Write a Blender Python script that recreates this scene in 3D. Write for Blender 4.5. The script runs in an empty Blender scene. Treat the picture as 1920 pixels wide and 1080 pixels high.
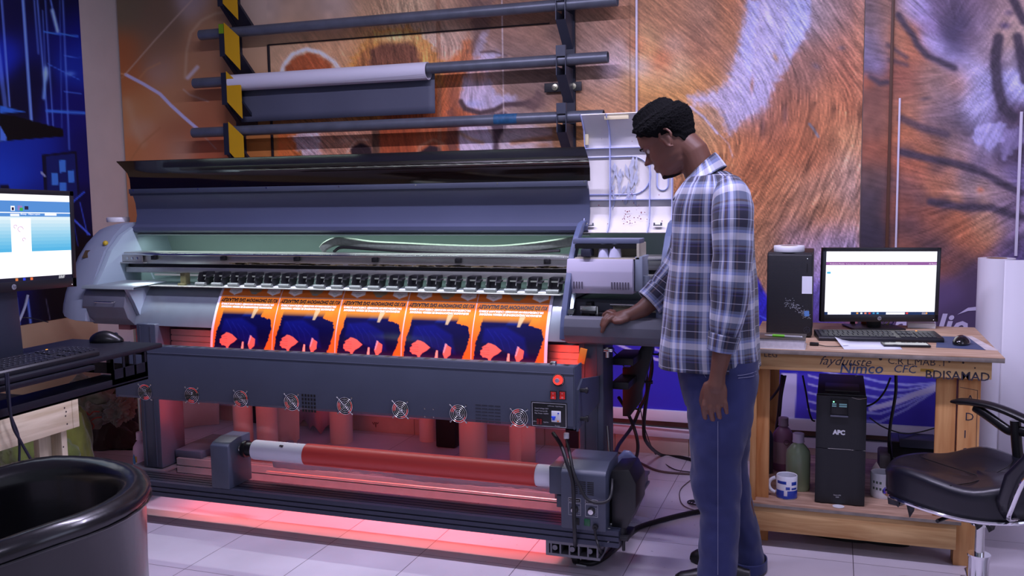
import bpy, bmesh, math, random
import numpy as np
from mathutils import Vector, Matrix, Euler
from mathutils import noise as mnoise
SC = bpy.context.scene
COL = SC.collection
PI = math.pi
random.seed(7)
# ------------------------------------------------------------------ camera
F_PX, YAW, PITCH, ROLL = 1742.15, -0.3362, -0.1019, -0.0150
CAM = Vector((2.7149, -3.2030, 1.4045))
def cam_axes():
    cy, sy = math.cos(YAW), math.sin(YAW)
    f = Vector((sy*math.cos(PITCH), cy*math.cos(PITCH), math.sin(PITCH)))
    r = Vector((cy, -sy, 0)); u = r.cross(f)
    c, s = math.cos(ROLL), math.sin(ROLL)
    return c*r+s*u, -s*r+c*u, f
AR, AU, AF = cam_axes()
def ray(x, y): return AR*((x-960)/F_PX) + AU*((540-y)/F_PX) + AF
def on_y(x, y, Y):
    d = ray(x, y); return CAM + d*((Y-CAM.y)/d.y)
def on_x(x, y, X):
    d = ray(x, y); return CAM + d*((X-CAM.x)/d.x)
def on_z(x, y, Z):
    d = ray(x, y); return CAM + d*((Z-CAM.z)/d.z)
cd = bpy.data.cameras.new('camera'); co = bpy.data.objects.new('camera', cd); COL.objects.link(co)
cd.sensor_width = 36; cd.lens = F_PX/1920*36; cd.clip_start = .05; cd.clip_end = 60
m = Matrix((AR, AU, -AF)).transposed().to_4x4(); m.translation = CAM
co.matrix_world = m; SC.camera = co
# ------------------------------------------------------------------ materials
MATS = {}
def lin(c): return tuple(((v/255)/12.92 if v/255 <= .04045 else ((v/255+.055)/1.055)**2.4) for v in c)
def mat(name, col, rough=.5, metal=0., spec=.5, noise=0., nscale=20., bump=0., bscale=200., coat=0., emit=None, estr=0., trans=0., alpha=1., sss=0., sheen=0., vcol=None):
    """col: 0-255 sRGB tuple"""
    if name in MATS: return MATS[name]
    M = bpy.data.materials.new(name); M.use_nodes = True
    nt = M.node_tree; b = nt.nodes['Principled BSDF']; L = nt.links
    c = lin(col)+(1,)
    b.inputs['Base Color'].default_value = c
    b.inputs['Roughness'].default_value = rough; b.inputs['Metallic'].default_value = metal
    b.inputs['Specular IOR Level'].default_value = spec
    if coat: b.inputs['Coat Weight'].default_value = coat; b.inputs['Coat Roughness'].default_value = .1
    if trans: b.inputs['Transmission Weight'].default_value = trans
    if alpha < 1: b.inputs['Alpha'].default_value = alpha
    if sss: b.inputs['Subsurface Weight'].default_value = sss; b.inputs['Subsurface Radius'].default_value = (.01, .004, .002)
    if sheen: b.inputs['Sheen Weight'].default_value = sheen
    if emit: b.inputs['Emission Color'].default_value = lin(emit)+(1,); b.inputs['Emission Strength'].default_value = estr
    tc = nt.nodes.new('ShaderNodeTexCoord')
    base = None
    if vcol:
        a = nt.nodes.new('ShaderNodeVertexColor'); a.layer_name = vcol; base = a.outputs['Color']; L.new(base, b.inputs['Base Color'])
    if noise:
        n = nt.nodes.new('ShaderNodeTexNoise'); n.inputs['Scale'].default_value = nscale; n.inputs['Detail'].default_value = 5
        L.new(tc.outputs['Object'], n.inputs['Vector'])
        r = nt.nodes.new('ShaderNodeMapRange'); r.inputs[1].default_value = .25; r.inputs[2].default_value = .75
        r.inputs[3].default_value = 1-noise; r.inputs[4].default_value = 1+noise
        L.new(n.outputs['Fac'], r.inputs[0])
        mx = nt.nodes.new('ShaderNodeVectorMath'); mx.operation = 'SCALE'
        if base: L.new(base, mx.inputs[0])
        else: mx.inputs[0].default_value = c[:3]
        L.new(r.outputs[0], mx.inputs['Scale']); L.new(mx.outputs[0], b.inputs['Base Color'])
    if bump:
        n = nt.nodes.new('ShaderNodeTexNoise'); n.inputs['Scale'].default_value = bscale; n.inputs['Detail'].default_value = 3
        L.new(tc.outputs['Object'], n.inputs['Vector'])
        bp = nt.nodes.new('ShaderNodeBump'); bp.inputs['Strength'].default_value = bump; bp.inputs['Distance'].default_value = .002
        L.new(n.outputs['Fac'], bp.inputs['Height']); L.new(bp.outputs['Normal'], b.inputs['Normal'])
    MATS[name] = M
    return M
def emis(name, col, s):
    return mat(name, (0, 0, 0), .4, emit=col, estr=s)
# ------------------------------------------------------------------ mesh helpers
def BM(): return bmesh.new()
def join(dst, src, M=None, mi=0):
    me = bpy.data.meshes.new('t'); src.to_mesh(me); src.free()
    if M is not None: me.transform(M)
    n0 = len(dst.faces)
    dst.from_mesh(me); bpy.data.meshes.remove(me)
    if mi:
        dst.faces.ensure_lookup_table()
        for f in dst.faces[n0:]: f.material_index = mi
    return dst
def box(bm, x0, y0, z0, x1, y1, z1, bev=0., M=None, mi=0, seg=2):
    t = BM(); bmesh.ops.create_cube(t, size=1)
    for v in t.verts:
        v.co = Vector(((x0+x1)/2+v.co.x*(x1-x0), (y0+y1)/2+v.co.y*(y1-y0), (z0+z1)/2+v.co.z*(z1-z0)))
    if bev: bmesh.ops.bevel(t, geom=t.edges[:], offset=bev, segments=seg, affect='EDGES', profile=.5)
    join(bm, t, M, mi)
def frame_of(d):
    d = d.normalized(); a = Vector((0, 0, 1)) if abs(d.z) < .95 else Vector((1, 0, 0))
    u = d.cross(a).normalized(); return u, d.cross(u).normalized()
def tube(bm, pts, r, seg=10, caps=True, mi=0, flat=1.):
    """polyline tube; r number or list"""
    pts = [Vector(p) for p in pts]; n = len(pts)
    rs = r if isinstance(r, (list, tuple)) else [r]*n
    u, w = frame_of(pts[1]-pts[0]); rings = []
    for i, p in enumerate(pts):
        d = (pts[min(i+1, n-1)]-pts[max(i-1, 0)]).normalized()
        u = (u-d*u.dot(d)).normalized(); w = d.cross(u)
        rings.append([bm.verts.new(p+(u*math.cos(2*PI*k/seg)+w*math.sin(2*PI*k/seg)*flat)*rs[i]) for k in range(seg)])
    for a, b in zip(rings, rings[1:]):
        for k in range(seg):
            f = bm.faces.new((a[k], a[(k+1) % seg], b[(k+1) % seg], b[k])); f.material_index = mi; f.smooth = True
    if caps:
        for rg, rev in ((rings[0], True), (rings[-1], False)):
            f = bm.faces.new(rg[::-1] if rev else rg); f.material_index = mi
def curve_pts(P, n=8):
    """Catmull-Rom through points"""
    P = [Vector(p) for p in P]; P = [P[0]*2-P[1]]+P+[P[-1]*2-P[-2]]; out = []
    for i in range(1, len(P)-2):
        for k in range(n):
            t = k/n; a, b, c, d = P[i-1:i+3]
            out.append(.5*((2*b)+(c-a)*t+(2*a-5*b+4*c-d)*t*t+(3*b-a-3*c+d)*t**3))
    out.append(P[-2]); return out
def cyl(bm, p0, p1, r0, r1=None, seg=24, mi=0, caps=True):
    tube(bm, [p0, p1], [r0, r0 if r1 is None else r1], seg, caps, mi)
def lathe(bm, prof, c=(0, 0, 0), seg=32, axis='z', mi=0, M=None, a0=0, a1=2*PI):
    """prof: (radius, height)"""
    t = BM(); full = abs(a1-a0-2*PI) < 1e-6; N = seg if full else seg+1
    rings = []
    for r, h in prof:
        if r < 1e-6: rings.append([t.verts.new((0, 0, h))])
        else: rings.append([t.verts.new((r*math.cos(a0+(a1-a0)*k/seg), r*math.sin(a0+(a1-a0)*k/seg), h)) for k in range(N)])
    for a, b in zip(rings, rings[1:]):
        for k in range(seg):
            k2 = (k+1) % N if full else k+1
            va = [a[k % len(a)], a[k2 % len(a)]] if len(a) > 1 else [a[0]]
            vb = [b[k2 % len(b)], b[k % len(b)]] if len(b) > 1 else [b[0]]
            if len(va+vb) > 2:
                f = t.faces.new(va+vb); f.smooth = True
    R = Matrix.Identity(4)
    if axis == 'x': R = Matrix.Rotation(PI/2, 4, 'Y')
    if axis == 'y': R = Matrix.Rotation(-PI/2, 4, 'X')
    T = Matrix.Translation(c) @ R
    join(bm, t, (M @ T) if M is not None else T, mi)
def prism(bm, prof, x0, x1, axis='x', mi=0, bev=0., M=None):
    """closed 2D polygon extruded. axis x: prof=(y,z); y: (x,z); z: (x,y)"""
    t = BM()
    def P(a, b, s):
        return (s, a, b) if axis == 'x' else ((a, s, b) if axis == 'y' else (a, b, s))
    A = [t.verts.new(P(a, b, x0)) for a, b in prof]; B = [t.verts.new(P(a, b, x1)) for a, b in prof]
    n = len(prof)
    for k in range(n): t.faces.new((A[k], A[(k+1) % n], B[(k+1) % n], B[k]))
    t.faces.new(A[::-1]); t.faces.new(B)
    bmesh.ops.recalc_face_normals(t, faces=t.faces[:])
    if bev: bmesh.ops.bevel(t, geom=t.edges[:], offset=bev, segments=2, affect='EDGES', profile=.5)
    join(bm, t, M, mi)
def sheet(bm, prof, x0, x1, th=.002, mi=0, n=1):
    """open profile (y,z) swept along X, given thickness"""
    pts = [Vector((0, a, b)) for a, b in prof]; off = []
    for i, p in enumerate(pts):
        d = pts[min(i+1, len(pts)-1)]-pts[max(i-1, 0)]; d.normalize(); off.append(p+Vector((0, -d.z, d.y))*th)
    poly = [(p.y, p.z) for p in pts]+[(p.y, p.z) for p in off[::-1]]
    t = BM(); k = len(poly)
    rows = [[t.verts.new((x0+(x1-x0)*i/n, a, b)) for a, b in poly] for i in range(n+1)]
    for a, b in zip(rows, rows[1:]):
        for j in range(k): t.faces.new((a[j], a[(j+1) % k], b[(j+1) % k], b[j]))
    h = k//2
    for r in (rows[0], rows[-1]):
        for j in range(h-1): t.faces.new((r[j], r[j+1], r[k-2-j], r[k-1-j]))
    bmesh.ops.recalc_face_normals(t, faces=t.faces[:])
    join(bm, t, None, mi)
def loft(bm, rings, cap0=True, cap1=True, mi=0, smooth=True, closed=True, uv=None):
    if uv: luv = bm.loops.layers.uv.get('UVMap') or bm.loops.layers.uv.new('UVMap')
    R = [[bm.verts.new(p) for p in r] for r in rings]; n = len(R[0]); fs = []
    m = n if closed else n-1
    for i, (a, b) in enumerate(zip(R, R[1:])):
        for k in range(m):
            f = bm.faces.new((a[k], a[(k+1) % n], b[(k+1) % n], b[k])); f.smooth = smooth; f.material_index = mi; fs.append(f)
            if uv:
                l = luv
                q = [(k, i), (k+1, i), (k+1, i+1), (k, i+1)]
                for lp, (kk, ii) in zip(f.loops, q): lp[l].uv = uv(kk, ii, n)
    if cap0: f = bm.faces.new(R[0][::-1]); f.material_index = mi
    if cap1: f = bm.faces.new(R[-1]); f.material_index = mi
    return R
def smooth_angle(me, ang=35):
    for p in me.polygons: p.use_smooth = True
    try: me.set_sharp_from_angle(angle=math.radians(ang))
    except Exception: pass
def obj(name, bm, m, parent=None, smooth=35, recalc=True, label=None):
    if recalc: bmesh.ops.recalc_face_normals(bm, faces=bm.faces[:])
    me = bpy.data.meshes.new(name); bm.to_mesh(me); bm.free()
    for x in (m if isinstance(m, (list, tuple)) else [m]): me.materials.append(x)
    if smooth: smooth_angle(me, smooth)
    o = bpy.data.objects.new(name, me); COL.objects.link(o)
    if parent is not None:
        o.parent = parent
        root = parent
        while root.parent is not None: root = root.parent
        o.matrix_parent_inverse = parent_world(parent).inverted()
    if label: o['label'] = label
    return o
def parent_world(o):
    M = Matrix.LocRotScale(o.location, o.rotation_euler, o.scale)
    if o.parent is not None: return parent_world(o.parent) @ o.matrix_parent_inverse @ M
    return M
def thing(name, label, cat, loc=(0, 0, 0), rz=0, group=None):
    o = bpy.data.objects.new(name, None); COL.objects.link(o); o.empty_display_size = .05
    o.location = loc; o.rotation_euler = (0, 0, rz); o['label'] = label; o['category'] = cat
    if group: o['group'] = group
    return o
def tag(o, label, cat, group=None, kind=None):
    o['label'] = label; o['category'] = cat
    if group: o['group'] = group
    if kind: o['kind'] = kind
    return o
def struct(name, bm, m, smooth=35):
    o = obj(name, bm, m, smooth=smooth); o['kind'] = 'structure'; return o
def local(T, *pts):
    return [T @ Vector(p) for p in pts]
FONT = None
def text_bm(body, size=1., shear=0., bold=0., extrude=0., align='LEFT', sx=1.):
    cu = bpy.data.curves.new('txt', 'FONT'); cu.body = body; cu.size = size; cu.shear = shear; cu.offset = bold; cu.extrude = extrude
    cu.align_x = align; cu.resolution_u = 2
    o = bpy.data.objects.new('txt', cu); COL.objects.link(o)
    dg = bpy.context.evaluated_depsgraph_get(); dg.update()
    me = bpy.data.meshes.new_from_object(o.evaluated_get(dg))
    bm = BM(); bm.from_mesh(me); bpy.data.objects.remove(o); bpy.data.meshes.remove(me); bpy.data.curves.remove(cu)
    if sx != 1:
        for v in bm.verts: v.co.x *= sx
    return bm
def text_into(dst, body, M, size, mi=0, **k):
    join(dst, text_bm(body, size, **k), M, mi)
# text plane facing -Y: x right, z up
def TF(x, y, z, rx=PI/2): return Matrix.Translation((x, y, z)) @ Matrix.Rotation(rx, 4, 'X')
def area(name, loc, rot, sx, sy, col, power, spread=PI):
    l = bpy.data.lights.new(name, 'AREA'); l.shape = 'RECTANGLE'; l.size = sx; l.size_y = sy; l.energy = power; l.color = col; l.spread = spread
    o = bpy.data.objects.new(name, l); COL.objects.link(o); o.location = loc; o.rotation_euler = rot
    return o
# ------------------------------------------------------------------ painters (prints on flat surfaces)
def hash_noise(shape, seed): return np.random.RandomState(seed).rand(*shape).astype(np.float32)
def vnoise(X, Y, seed):
    rs = np.random.RandomState(seed); T = rs.rand(64, 64)
    xi, yi = np.floor(X).astype(int), np.floor(Y).astype(int); fx, fy = X-xi, Y-yi
    fx = fx*fx*(3-2*fx); fy = fy*fy*(3-2*fy)
    g = lambda a, b: T[a % 64, b % 64]
    return (g(xi, yi)*(1-fx)+g(xi+1, yi)*fx)*(1-fy)+(g(xi, yi+1)*(1-fx)+g(xi+1, yi+1)*fx)*fy
class Paint:
    def __init__(s, PX, PY, base):
        s.x, s.y = PX, PY; s.c = np.ones(PX.shape+(3,))*np.array(base, float)
    def over(s, a, col):
        a = np.clip(a, 0, 1)[..., None]; s.c = s.c*(1-a)+np.array(col, float)*a
    def rbf(s, pts, sig=38.):
        W = np.zeros(s.x.shape); A = np.zeros(s.c.shape)
        for p in pts:
            x, y, col = p[:3]; sg = p[3] if len(p) > 3 else sig
            w = np.exp(-(((s.x-x)**2+(s.y-y)**2)/(2*sg*sg)))+1e-7/(1+((s.x-x)**2+(s.y-y)**2)/1e4)
            W += w; A += w[..., None]*np.array(col, float)
        s.c = A/W[..., None]
    def blob(s, x, y, rx, ry, col, a=1., ang=0., soft=1.):
        c, n = math.cos(math.radians(ang)), math.sin(math.radians(ang))
        u = ((s.x-x)*c+(s.y-y)*n)/rx; v = (-(s.x-x)*n+(s.y-y)*c)/ry
        d = u*u+v*v
        s.over(a*np.exp(-d*1.2) if soft >= 1 else a*np.clip((1-np.sqrt(d))/max(soft, .01)+.0, 0, 1), col)
    def sd(s, poly):
        n = len(poly); d = np.full(s.x.shape, 1e9); ins = np.zeros(s.x.shape, bool)
        for i in range(n):
            ax, ay = poly[i]; bx, by = poly[(i+1) % n]
            ex, ey = bx-ax, by-ay; wx, wy = s.x-ax, s.y-ay
            t = np.clip((wx*ex+wy*ey)/(ex*ex+ey*ey+1e-9), 0, 1)
            d = np.minimum(d, np.hypot(wx-ex*t, wy-ey*t))
            c = ((ay > s.y) != (by > s.y)) & (s.x < (bx-ax)*(s.y-ay)/((by-ay) if by != ay else 1e-9)+ax)
            ins ^= c
        return np.where(ins, -d, d)
    def poly(s, P, col, soft=3., a=1., rag=0., seed=3, rsc=6.):
        d = s.sd(P)
        if rag: d = d+(vnoise(s.x/rsc, s.y/rsc, seed)-.5)*2*rag
        s.over(a*np.clip(.5-d/soft, 0, 1), col)
    def line(s, P, w, col, a=1., soft=1.5):
        d = np.full(s.x.shape, 1e9)
        for (ax, ay), (bx, by) in zip(P, P[1:]):
            ex, ey = bx-ax, by-ay; wx, wy = s.x-ax, s.y-ay
            t = np.clip((wx*ex+wy*ey)/(ex*ex+ey*ey+1e-9), 0, 1)
            d = np.minimum(d, np.hypot(wx-ex*t, wy-ey*t))
        s.over(a*np.clip((w/2-d)/soft+.5, 0, 1), col)
def lic(H, W, ang, L, seed):
    """streaky hair noise along an angle field (radians)"""
    N = hash_noise((H, W), seed); jj, ii = np.meshgrid(np.arange(W), np.arange(H))
    acc = N.copy(); cnt = 1
    for sgn in (1, -1):
        x, y = jj.astype(float), ii.astype(float)
        for k in range(L):
            xi = np.clip(x.astype(int), 0, W-1); yi = np.clip(y.astype(int), 0, H-1); A = ang[yi, xi]
            x += sgn*np.cos(A); y += sgn*np.sin(A)
            acc += N[np.clip(y.astype(int), 0, H-1), np.clip(x.astype(int), 0, W-1)]; cnt += 1
    acc /= cnt; acc -= acc.mean(); acc /= acc.std()+1e-9
    return acc
def px_of(Pw):
    """pixel coordinates (1920x1080 frame) of world points, numpy (...,3)"""
    q = Pw-np.array(CAM); a = q@np.array(AR); b = q@np.array(AU); d = q@np.array(AF)
    return 960+F_PX*a/d, 540-F_PX*b/d
def srgb2lin(c):
    c = np.clip(c/255., 0, 1); return np.where(c <= .04045, c/12.92, ((c+.055)/1.055)**2.4)
def grid_obj(name, P, colors, m, parent=None, faces_mask=None):
    """P: (H,W,3) world points, colors (H,W,3) linear"""
    H, W = P.shape[:2]; idx = np.arange(H*W).reshape(H, W)
    q = np.stack([idx[:-1, :-1], idx[:-1, 1:], idx[1:, 1:], idx[1:, :-1]], -1).reshape(-1, 4)
    me = bpy.data.meshes.new(name); me.vertices.add(H*W); me.vertices.foreach_set('co', P.reshape(-1).astype(np.float32))
    nf = len(q); me.loops.add(nf*4); me.loops.foreach_set('vertex_index', q.reshape(-1).astype(np.int32))
    me.polygons.add(nf); me.polygons.foreach_set('loop_start', np.arange(0, nf*4, 4, dtype=np.int32))
    me.polygons.foreach_set('use_smooth', np.ones(nf, bool))
    me.update(calc_edges=True); me.validate()
    ca = me.color_attributes.new('print', 'FLOAT_COLOR', 'POINT')
    cc = np.ones((H*W, 4), np.float32); cc[:, :3] = colors.reshape(-1, 3); ca.data.foreach_set('color', cc.reshape(-1))
    me.materials.append(m)
    o = bpy.data.objects.new(name, me); COL.objects.link(o)
    if parent is not None: o.parent = parent; o.matrix_parent_inverse = parent_world(parent).inverted()
    return o
# ------------------------------------------------------------------ room shell
WY = 1.66; WX = -1.6; CEIL = 3.05; XR = 5.6; YF = -5.2
m_plaster = mat('plaster', (200, 190, 184), .85, noise=.05, nscale=6, bump=.15, bscale=300)
m_plaster_left = mat('plaster_left', (206, 194, 186), .85, noise=.06, nscale=4, bump=.15, bscale=300)
m_ceil = mat('ceiling_paint', (225, 225, 228), .9, noise=.03)
def floor_material():
    M = bpy.data.materials.new('floor_tiles'); M.use_nodes = True; nt = M.node_tree; b = nt.nodes['Principled BSDF']; L = nt.links
    tc = nt.nodes.new('ShaderNodeTexCoord'); br = nt.nodes.new('ShaderNodeTexBrick')
    br.offset = 0; br.squash = 1; br.inputs['Scale'].default_value = 1; br.inputs['Brick Width'].default_value = .4; br.inputs['Row Height'].default_value = .4
    br.inputs['Mortar Size'].default_value = .0016; br.inputs['Mortar Smooth'].default_value = .2; br.inputs['Bias'].default_value = 0
    br.inputs['Color1'].default_value = lin((210, 202, 212))+(1,); br.inputs['Color2'].default_value = lin((204, 197, 208))+(1,); br.inputs['Mortar'].default_value = lin((95, 85, 95))+(1,)
    mp = nt.nodes.new('ShaderNodeMapping'); mp.inputs['Location'].default_value = (8.0, 8.0, 0)
    L.new(tc.outputs['Object'], mp.inputs['Vector']); L.new(mp.outputs[0], br.inputs['Vector'])
    # dirt blotches and ink specks
    n1 = nt.nodes.new('ShaderNodeTexNoise'); n1.inputs['Scale'].default_value = 2.3; n1.inputs['Detail'].default_value = 8; L.new(tc.outputs['Object'], n1.inputs['Vector'])
    r1 = nt.nodes.new('ShaderNodeMapRange'); r1.inputs[1].default_value = .35; r1.inputs[2].default_value = .7; r1.inputs[3].default_value = 1; r1.inputs[4].default_value = .82; L.new(n1.outputs['Fac'], r1.inputs[0])
    n2 = nt.nodes.new('ShaderNodeTexNoise'); n2.inputs['Scale'].default_value = 42; n2.inputs['Detail'].default_value = 2; L.new(tc.outputs['Object'], n2.inputs['Vector'])
    r2 = nt.nodes.new('ShaderNodeMapRange'); r2.inputs[1].default_value = .71; r2.inputs[2].default_value = .76; r2.inputs[3].default_value = 0; r2.inputs[4].default_value = .8; L.new(n2.outputs['Fac'], r2.inputs[0])
    # specks only in the corner right of the printer
    sx = nt.nodes.new('ShaderNodeSeparateXYZ'); L.new(tc.outputs['Object'], sx.inputs[0])
    vm = nt.nodes.new('ShaderNodeVectorMath'); vm.operation = 'DISTANCE'; vm.inputs[1].default_value = (1.9, .7, 0); L.new(tc.outputs['Object'], vm.inputs[0])
    r3 = nt.nodes.new('ShaderNodeMapRange'); r3.inputs[1].default_value = .35; r3.inputs[2].default_value = 1.1; r3.inputs[3].default_value = 1; r3.inputs[4].default_value = .0; L.new(vm.outputs['Value'], r3.inputs[0])
    mu = nt.nodes.new('ShaderNodeMath'); mu.operation = 'MULTIPLY'; L.new(r2.outputs[0], mu.inputs[0]); L.new(r3.outputs[0], mu.inputs[1])
    s1 = nt.nodes.new('ShaderNodeVectorMath'); s1.operation = 'SCALE'; L.new(br.outputs['Color'], s1.inputs[0]); L.new(r1.outputs[0], s1.inputs['Scale'])
    mx = nt.nodes.new('ShaderNodeMix'); mx.data_type = 'RGBA'; L.new(mu.outputs[0], mx.inputs[0]); L.new(s1.outputs[0], mx.inputs[6]); mx.inputs[7].default_value = (.03, .025, .05, 1)
    L.new(mx.outputs[2], b.inputs['Base Color']); b.inputs['Roughness'].default_value = .28
    bp = nt.nodes.new('ShaderNodeBump'); bp.inputs['Strength'].default_value = .3; bp.inputs['Distance'].default_value = .002; bp.invert = True
    L.new(br.outputs['Fac'], bp.inputs['Height']); L.new(bp.outputs[0], b.inputs['Normal'])
    return M
b = BM(); box(b, WX-.1, YF, -.08, XR+.1, WY+.1, 0); struct('floor', b, floor_material())
b = BM(); box(b, WX-.1, WY, 0, XR+.1, WY+.1, CEIL); struct('wall_back', b, m_plaster)
b = BM(); box(b, WX-.1, YF, 0, WX, WY, CEIL); struct('wall_left', b, m_plaster_left)
b = BM(); box(b, WX-.1, YF, CEIL, XR+.1, WY+.1, CEIL+.08); struct('ceiling', b, m_ceil)
b = BM(); box(b, XR, YF, 0, XR+.1, WY, CEIL); struct('wall_right', b, m_plaster)
# tiled skirting and the frame boards below the printed wall
m_skirt = mat('skirting_tile', (196, 180, 170), .4, noise=.12, nscale=9)
m_grout = mat('skirting_grout', (70, 55, 50), .8)
zs = .125
b = BM()
x = WX
while x < XR: box(b, x+.001, WY-.012, 0, min(x+.398, XR), WY, zs, .001); x += .4
struct('baseboard_back', b, m_skirt)
b = BM()
y = YF
while y < WY: box(b, WX, y+.001, 0, WX+.012, min(y+.398, WY-.013), zs, .001); y += .4
struct('baseboard_left', b, m_skirt)
m_board = mat('white_board', (214, 214, 232), .5, noise=.05, nscale=5)
m_darkgap = mat('dirty_gap', (92, 72, 62), .9, noise=.25, nscale=12)
zA = on_y(1210, 765, WY).z; zB = on_y(1210, 785, WY).z; zC = on_y(1210, 797, WY).z; zD = on_y(1210, 815, WY).z
ZM = zA   # lower edge of the printed wall
print('Z strips', zA, zB, zC, zD)
b = BM(); box(b, WX+.02, WY-.035, zB, 4.6, WY-.001, zA, .002); struct('trim_1', b, m_board)
b = BM(); box(b, WX+.02, WY-.03, zD, 4.6, WY-.001, zC, .002); struct('trim_2', b, m_board)
b = BM(); box(b, WX+.02, WY-.008, zC, 4.6, WY-.0005, zB); box(b, WX+.02, WY-.008, zs, 4.6, WY-.0005, zD); struct('trim_3', b, m_darkgap)
b = BM(); tube(b, [(x, WY-.045+.004*math.sin(x*5), (zB+zC)/2-.004+.006*math.sin(x*2.1)) for x in np.linspace(.9, 4.4, 40)], .004, 6)
tag(obj('cable', b, mat('black_cable', (14, 14, 18), .5)), 'thin black cable running level along the boards at the foot of the printed wall', 'cable')
# ------------------------------------------------------------------ printed walls
m_print = mat('vinyl_print', (255, 255, 255), .55, vcol='print', spec=.35)
MK = 1.25
def mural_grid(x0, x1, z0, z1, Y, res=.0068):
    W = int((x1-x0)/res)+1; H = int((z1-z0)/res)+1
    xs = np.linspace(x0, x1, W); zs_ = np.linspace(z1, z0, H)
    XX, ZZ = np.meshgrid(xs, zs_); P = np.stack([XX, np.full_like(XX, Y), ZZ], -1)
    return P
OR = (188, 100, 48)
def paint_lion(P):
    PX, PY = px_of(P); H, W = PX.shape
    p = Paint(PX, PY, (150, 100, 60))
    pts = [(230,20,(112,98,74)),(300,40,(118,94,70)),(362,8,(158,142,140),18),(400,40,(165,122,80)),(228,100,(165,92,46)),(300,95,(138,102,72)),(228,160,(176,100,50)),(303,132,(172,134,112),18),(350,130,(172,122,78)),(395,90,(178,124,84)),
     (250,200,(190,122,62)),(262,240,(186,144,112),15),(244,200,(184,142,100),14),(320,190,(186,128,80)),(345,250,(165,100,60)),(390,190,(182,108,64)),(250,290,(190,116,62)),(300,290,(196,124,78)),(340,282,(192,152,122),16),(392,285,(196,100,58)),
     (470,40,(184,160,136)),(480,15,(188,168,150)),(560,20,(182,152,122)),(620,20,(186,162,142)),(700,10,(182,142,102)),(470,90,(192,152,112)),(480,200,(178,124,74)),(480,280,(192,116,50)),(540,80,(196,156,112)),(600,80,(208,154,104)),(650,85,(212,156,106)),
     (760,30,(192,158,118)),(820,30,(190,152,114)),(848,62,(205,172,140)),(830,90,(222,190,168)),(700,100,(214,140,62)),(840,130,(208,110,52)),(835,170,(196,98,48)),(840,240,(180,88,46)),(870,20,(150,110,84)),(880,70,(150,110,88)),
     (920,20,(146,104,78)),(960,60,(142,104,84)),(1000,30,(150,108,80)),(960,120,(124,98,84)),(1000,150,(122,96,84)),(900,120,(180,160,160)),(900,150,(176,132,116)),(980,180,(132,100,82)),(1060,60,(142,106,86)),(1110,60,(144,108,86)),(1150,30,(158,112,84)),(1100,110,(150,120,104)),
     (1150,100,(188,160,150),16),(1140,130,(190,176,206),14),(1110,150,(152,120,104)),(1150,170,(186,140,104)),(1100,200,(176,122,80)),(1160,210,(190,130,84)),(1080,250,(186,128,72)),(1000,255,(182,150,128)),(960,250,(180,160,160)),(1030,270,(160,108,66)),
     (1210,20,(170,118,76)),(1260,20,(176,120,80)),(1320,20,(160,116,86)),(1380,20,(176,106,58)),(1250,60,(166,114,76)),(1330,70,(158,110,80)),(1215,70,(214,168,108),16),(1200,85,(176,98,64),12),(1210,100,(224,160,82),14),(1240,118,(214,110,58),16),(1262,80,(200,160,136),13),
     (1200,125,(206,196,196),16),(1225,145,(204,160,110),18),(1270,130,(200,168,130),20),(1320,110,(172,112,76)),(1340,160,(194,126,62)),(1290,165,(192,132,66)),(1220,175,(196,132,64)),(1200,160,(208,150,80),18),(1380,70,(168,108,62)),
     (1430,30,(176,170,206)),(1480,40,(178,182,238)),(1430,100,(178,170,204)),(1400,150,(168,150,176)),(1390,200,(172,156,182)),(1340,200,(176,138,110)),(1320,230,(176,128,84)),(1310,270,(186,138,84)),(1360,280,(184,118,68)),(1340,330,(160,100,60)),
     (1550,20,(160,140,142)),(1590,20,(166,118,104)),(1540,60,(136,112,110)),(1600,70,(172,112,84)),(1560,100,(168,104,78)),(1520,110,(150,104,86)),(1500,140,(140,98,84)),(1600,140,(180,106,74)),(1560,180,(182,112,72)),(1480,180,(150,92,66)),(1600,200,(184,106,66)),(1500,220,(170,100,62)),(1440,240,(154,92,66)),(1400,260,(172,100,56)),
     (1550,250,(178,108,66)),(1600,260,(200,140,92)),(1480,280,(172,98,58)),(1420,300,(170,96,56)),(1530,300,(168,96,58)),(1600,320,(196,154,130)),(1560,340,(186,136,104)),(1480,340,(176,112,70)),(1430,350,(174,104,60)),(1520,370,(174,130,108)),(1600,370,(176,142,134)),(1460,390,(172,112,74)),(1540,395,(172,104,56)),(1500,420,(166,112,74)),(1590,415,(168,110,62)),(1440,430,(162,104,62)),(1560,450,(160,138,166)),(1600,450,(164,152,196)),(1490,445,(150,130,160)),(1440,470,(166,120,84)),
     (1530,500,(150,130,160)),(1530,560,(90,80,170)),(1520,620,(80,56,130)),(1600,620,(180,90,60),15),(1440,640,(60,50,180)),(1570,600,(90,70,140)),(1200,640,(38,34,176)),(1200,300,(170,120,70)),(1200,450,(120,80,60)),(240,340,(180,120,80),20),(240,400,(170,104,60),20)]
    p.rbf(pts, 26)
    # blurred meadow on the left: bright stalks
    p.line([(210,134),(236,140)], 3, (210,150,90), .8); p.line([(236,140),(270,158),(300,176),(320,197),(345,220),(372,243)], 6, (186,186,232), .95)
    p.line([(372,245),(405,279)], 2.5, (190,150,130), .6); p.line([(236,138),(290,76),(360,0)], 2.5, (192,164,138), .75); p.line([(215,155),(236,140)], 2, (180,150,110), .5)
    p.line([(347,146),(350,95),(358,62),(378,38),(405,25),(450,20)], 5, (190,160,124), .55, 4); p.line([(352,146),(370,126)], 7, (196,188,196), .8, 4); p.line([(344,168),(356,178),(390,190)], 3, (196,180,170), .5, 3)
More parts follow.
